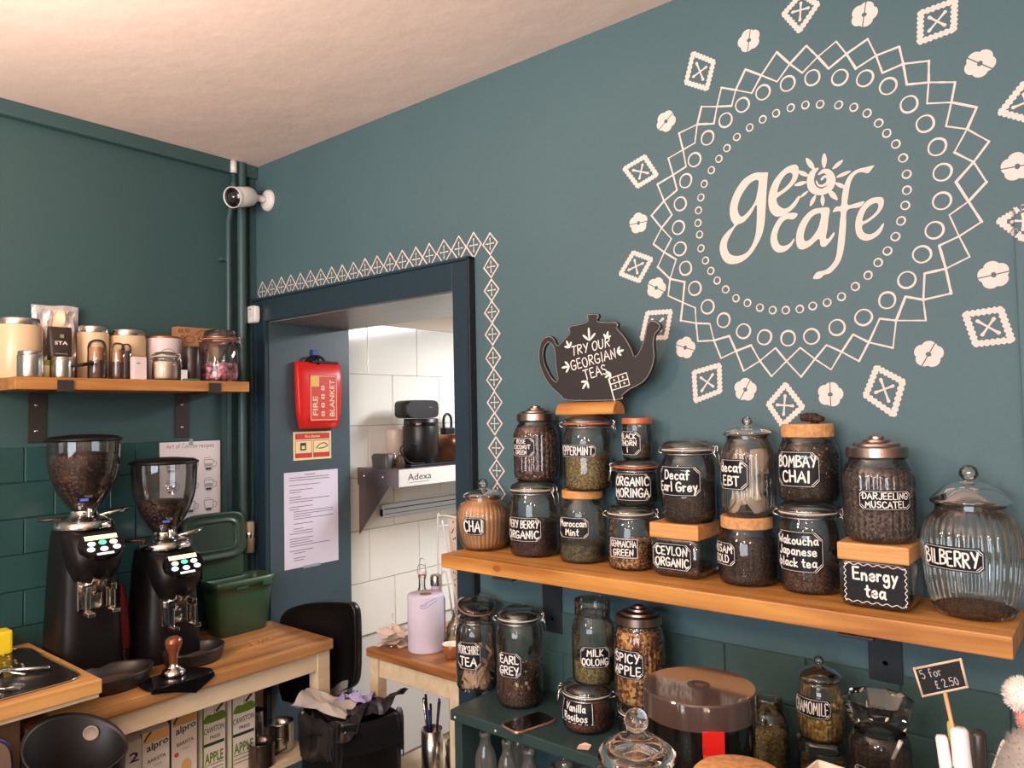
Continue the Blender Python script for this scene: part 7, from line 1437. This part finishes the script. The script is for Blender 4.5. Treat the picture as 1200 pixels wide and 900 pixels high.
upot('steel pot of utensils next to the right table leg', .950, .235, .165)
# bin with liner
t = thing('waste_bin', 'large black waste bin with its lid up and a liner spilling over', 'bin', (0, 0, 0))
MBIN = mat('black bin plastic', (20, 19, 20), .3)
def quad(z, s1=1.0):
    c = [(.555, -.180), (.80, -.205), (.880, .050), (.555, .080)]; m_ = (.70, -.06); o = []
    for i in range(4):
        a, b, d = c[i-1], c[i], c[(i+1) % 4]; la, lb = .035/math.dist(a, b), .035/math.dist(d, b)
        p0, p1 = mixp(b, a, la), mixp(b, d, lb)
        for k in range(5):
            t_ = k/4; x = (1-t_)**2*p0[0]+2*t_*(1-t_)*b[0]+t_*t_*p1[0]; y = (1-t_)**2*p0[1]+2*t_*(1-t_)*b[1]+t_*t_*p1[1]
            o.append((m_[0]+(x-m_[0])*s1, m_[1]+(y-m_[1])*s1, z))
    return o
q = MB(); q.loft([quad(0, .90), quad(.02, .93), quad(.545, .985), quad(.55, 1.0), quad(.585, 1.005), quad(.59, .985), quad(.57, .95), quad(.05, .90)], MBIN); q.obj('bin_body', t)
q = MB()
lid = cr([(.150, .52), (.135, .70), (.135, .83), (.165, .885), (.25, .925), (.40, .960), (.54, .975), (.578, .965), (.592, .93), (.594, .80), (.588, .70), (.57, .66), (.52, .63), (.40, .58)], True, 3)
LY = lambda x, z: .030+.035*(x-.13)/.47
cxz = (.38, .78)
def lring(s1, dy): return [((cxz[0]+(x-cxz[0])*s1), LY(x, z)+dy, cxz[1]+(z-cxz[1])*s1) for x, z in lid]
q.loft([lring(.97, .030), lring(1.0, .022), lring(1.0, -.006), lring(.975, -.008), lring(.95, .002), lring(.5, .004)], MBIN); q.obj('lid', t)
M_BAG = mat('black bin liner film', (26, 25, 27), .32, bump=.5, bscale=26)
q = MB(); n, m_ = 60, 7; base = quad(0, 1.0); rings = []
def along(s_):
    L = len(base); i = int(s_*L) % L; f_ = s_*L-int(s_*L); a, b = base[i], base[(i+1) % L]; return (a[0]+(b[0]-a[0])*f_, a[1]+(b[1]-a[1])*f_)
prof_ = [(.55, -.06), (.80, .0), (.93, .05), (1.0, .045), (1.03, .02), (1.035, -.02), (1.03, -.06)]
for j, (sc, dz) in enumerate(prof_):
    rg_ = []
    for i in range(n):
        p = along(i/n); w_ = math.sin(i*1.9)*.5+math.sin(i*3.7+1)*.3+RND.uniform(-.3, .3)
        k = sc*(1+.03*w_*(j > 0)); drop = (.045*max(0, math.sin(i*.55+1)) if j > 4 else 0)
        rg_.append((.70+(p[0]-.70)*k, -.06+(p[1]+.06)*k, .59+dz+w_*.014-drop))
    rings.append(rg_)
q.loft(rings, M_BAG, cap0=False, cap1=False, smooth=False)
q.add(*(lambda c: ([(c[0][i][0], c[0][i][1], c[0][i][2]) for i in range(n)]+[(.70, -.06, .57)], [(i, (i+1) % n, n) for i in range(n)]))(rings), m=M_BAG); lb = q.obj('liner', t)
def sheet(name, lab, c, U, V, m, amp, N=9):
    q = MB(); vs = []
    for i in range(N):
        for j in range(N):
            u_, v_ = i/(N-1)-.5, j/(N-1)-.5; p = Vector(c)+Vector(U)*u_+Vector(V)*v_+Vector((0, 0, 1))*(amp*(math.sin(6*u_+4*v_)+math.sin(9*v_-5*u_)*.6+RND.uniform(-.4, .4))); vs.append(p)
    f_ = [(i*N+j, (i+1)*N+j, (i+1)*N+j+1, i*N+j+1) for i in range(N-1) for j in range(N-1)]; q.add(vs, f_, m); o = q.obj(name, t); tag(o, lab); return o
sheet('paper_sheet', 'grey white paper sheet in the bin', (.615, -.10, .655), (.20, .10, -.03), (.07, -.13, .0), mat('grey white paper', (176, 170, 162), .7), .010)
sheet('paper_sheet', 'grey paper sheet behind the table leg', (.43, .045, .60), (.24, .01, .06), (.04, -.05, -.11), mat('grey paper', (120, 124, 124), .7), .008)
sheet('lilac_tissue', 'crumpled lilac tissue', (.66, -.0, .650), (.13, .04, .01), (.03, -.08, .03), mat('lilac tissue', (160, 150, 196), .8), .018)
sheet('liner_fold', 'dark crumpled fold of the liner', (.775, -.02, .655), (.17, .05, .05), (.0, -.16, -.02), M_BAG, .020)
sheet('liner_fold', 'dark crumpled fold of the liner', (.72, -.14, .625), (.22, .05, .03), (.05, -.14, -.05), M_BAG, .018)
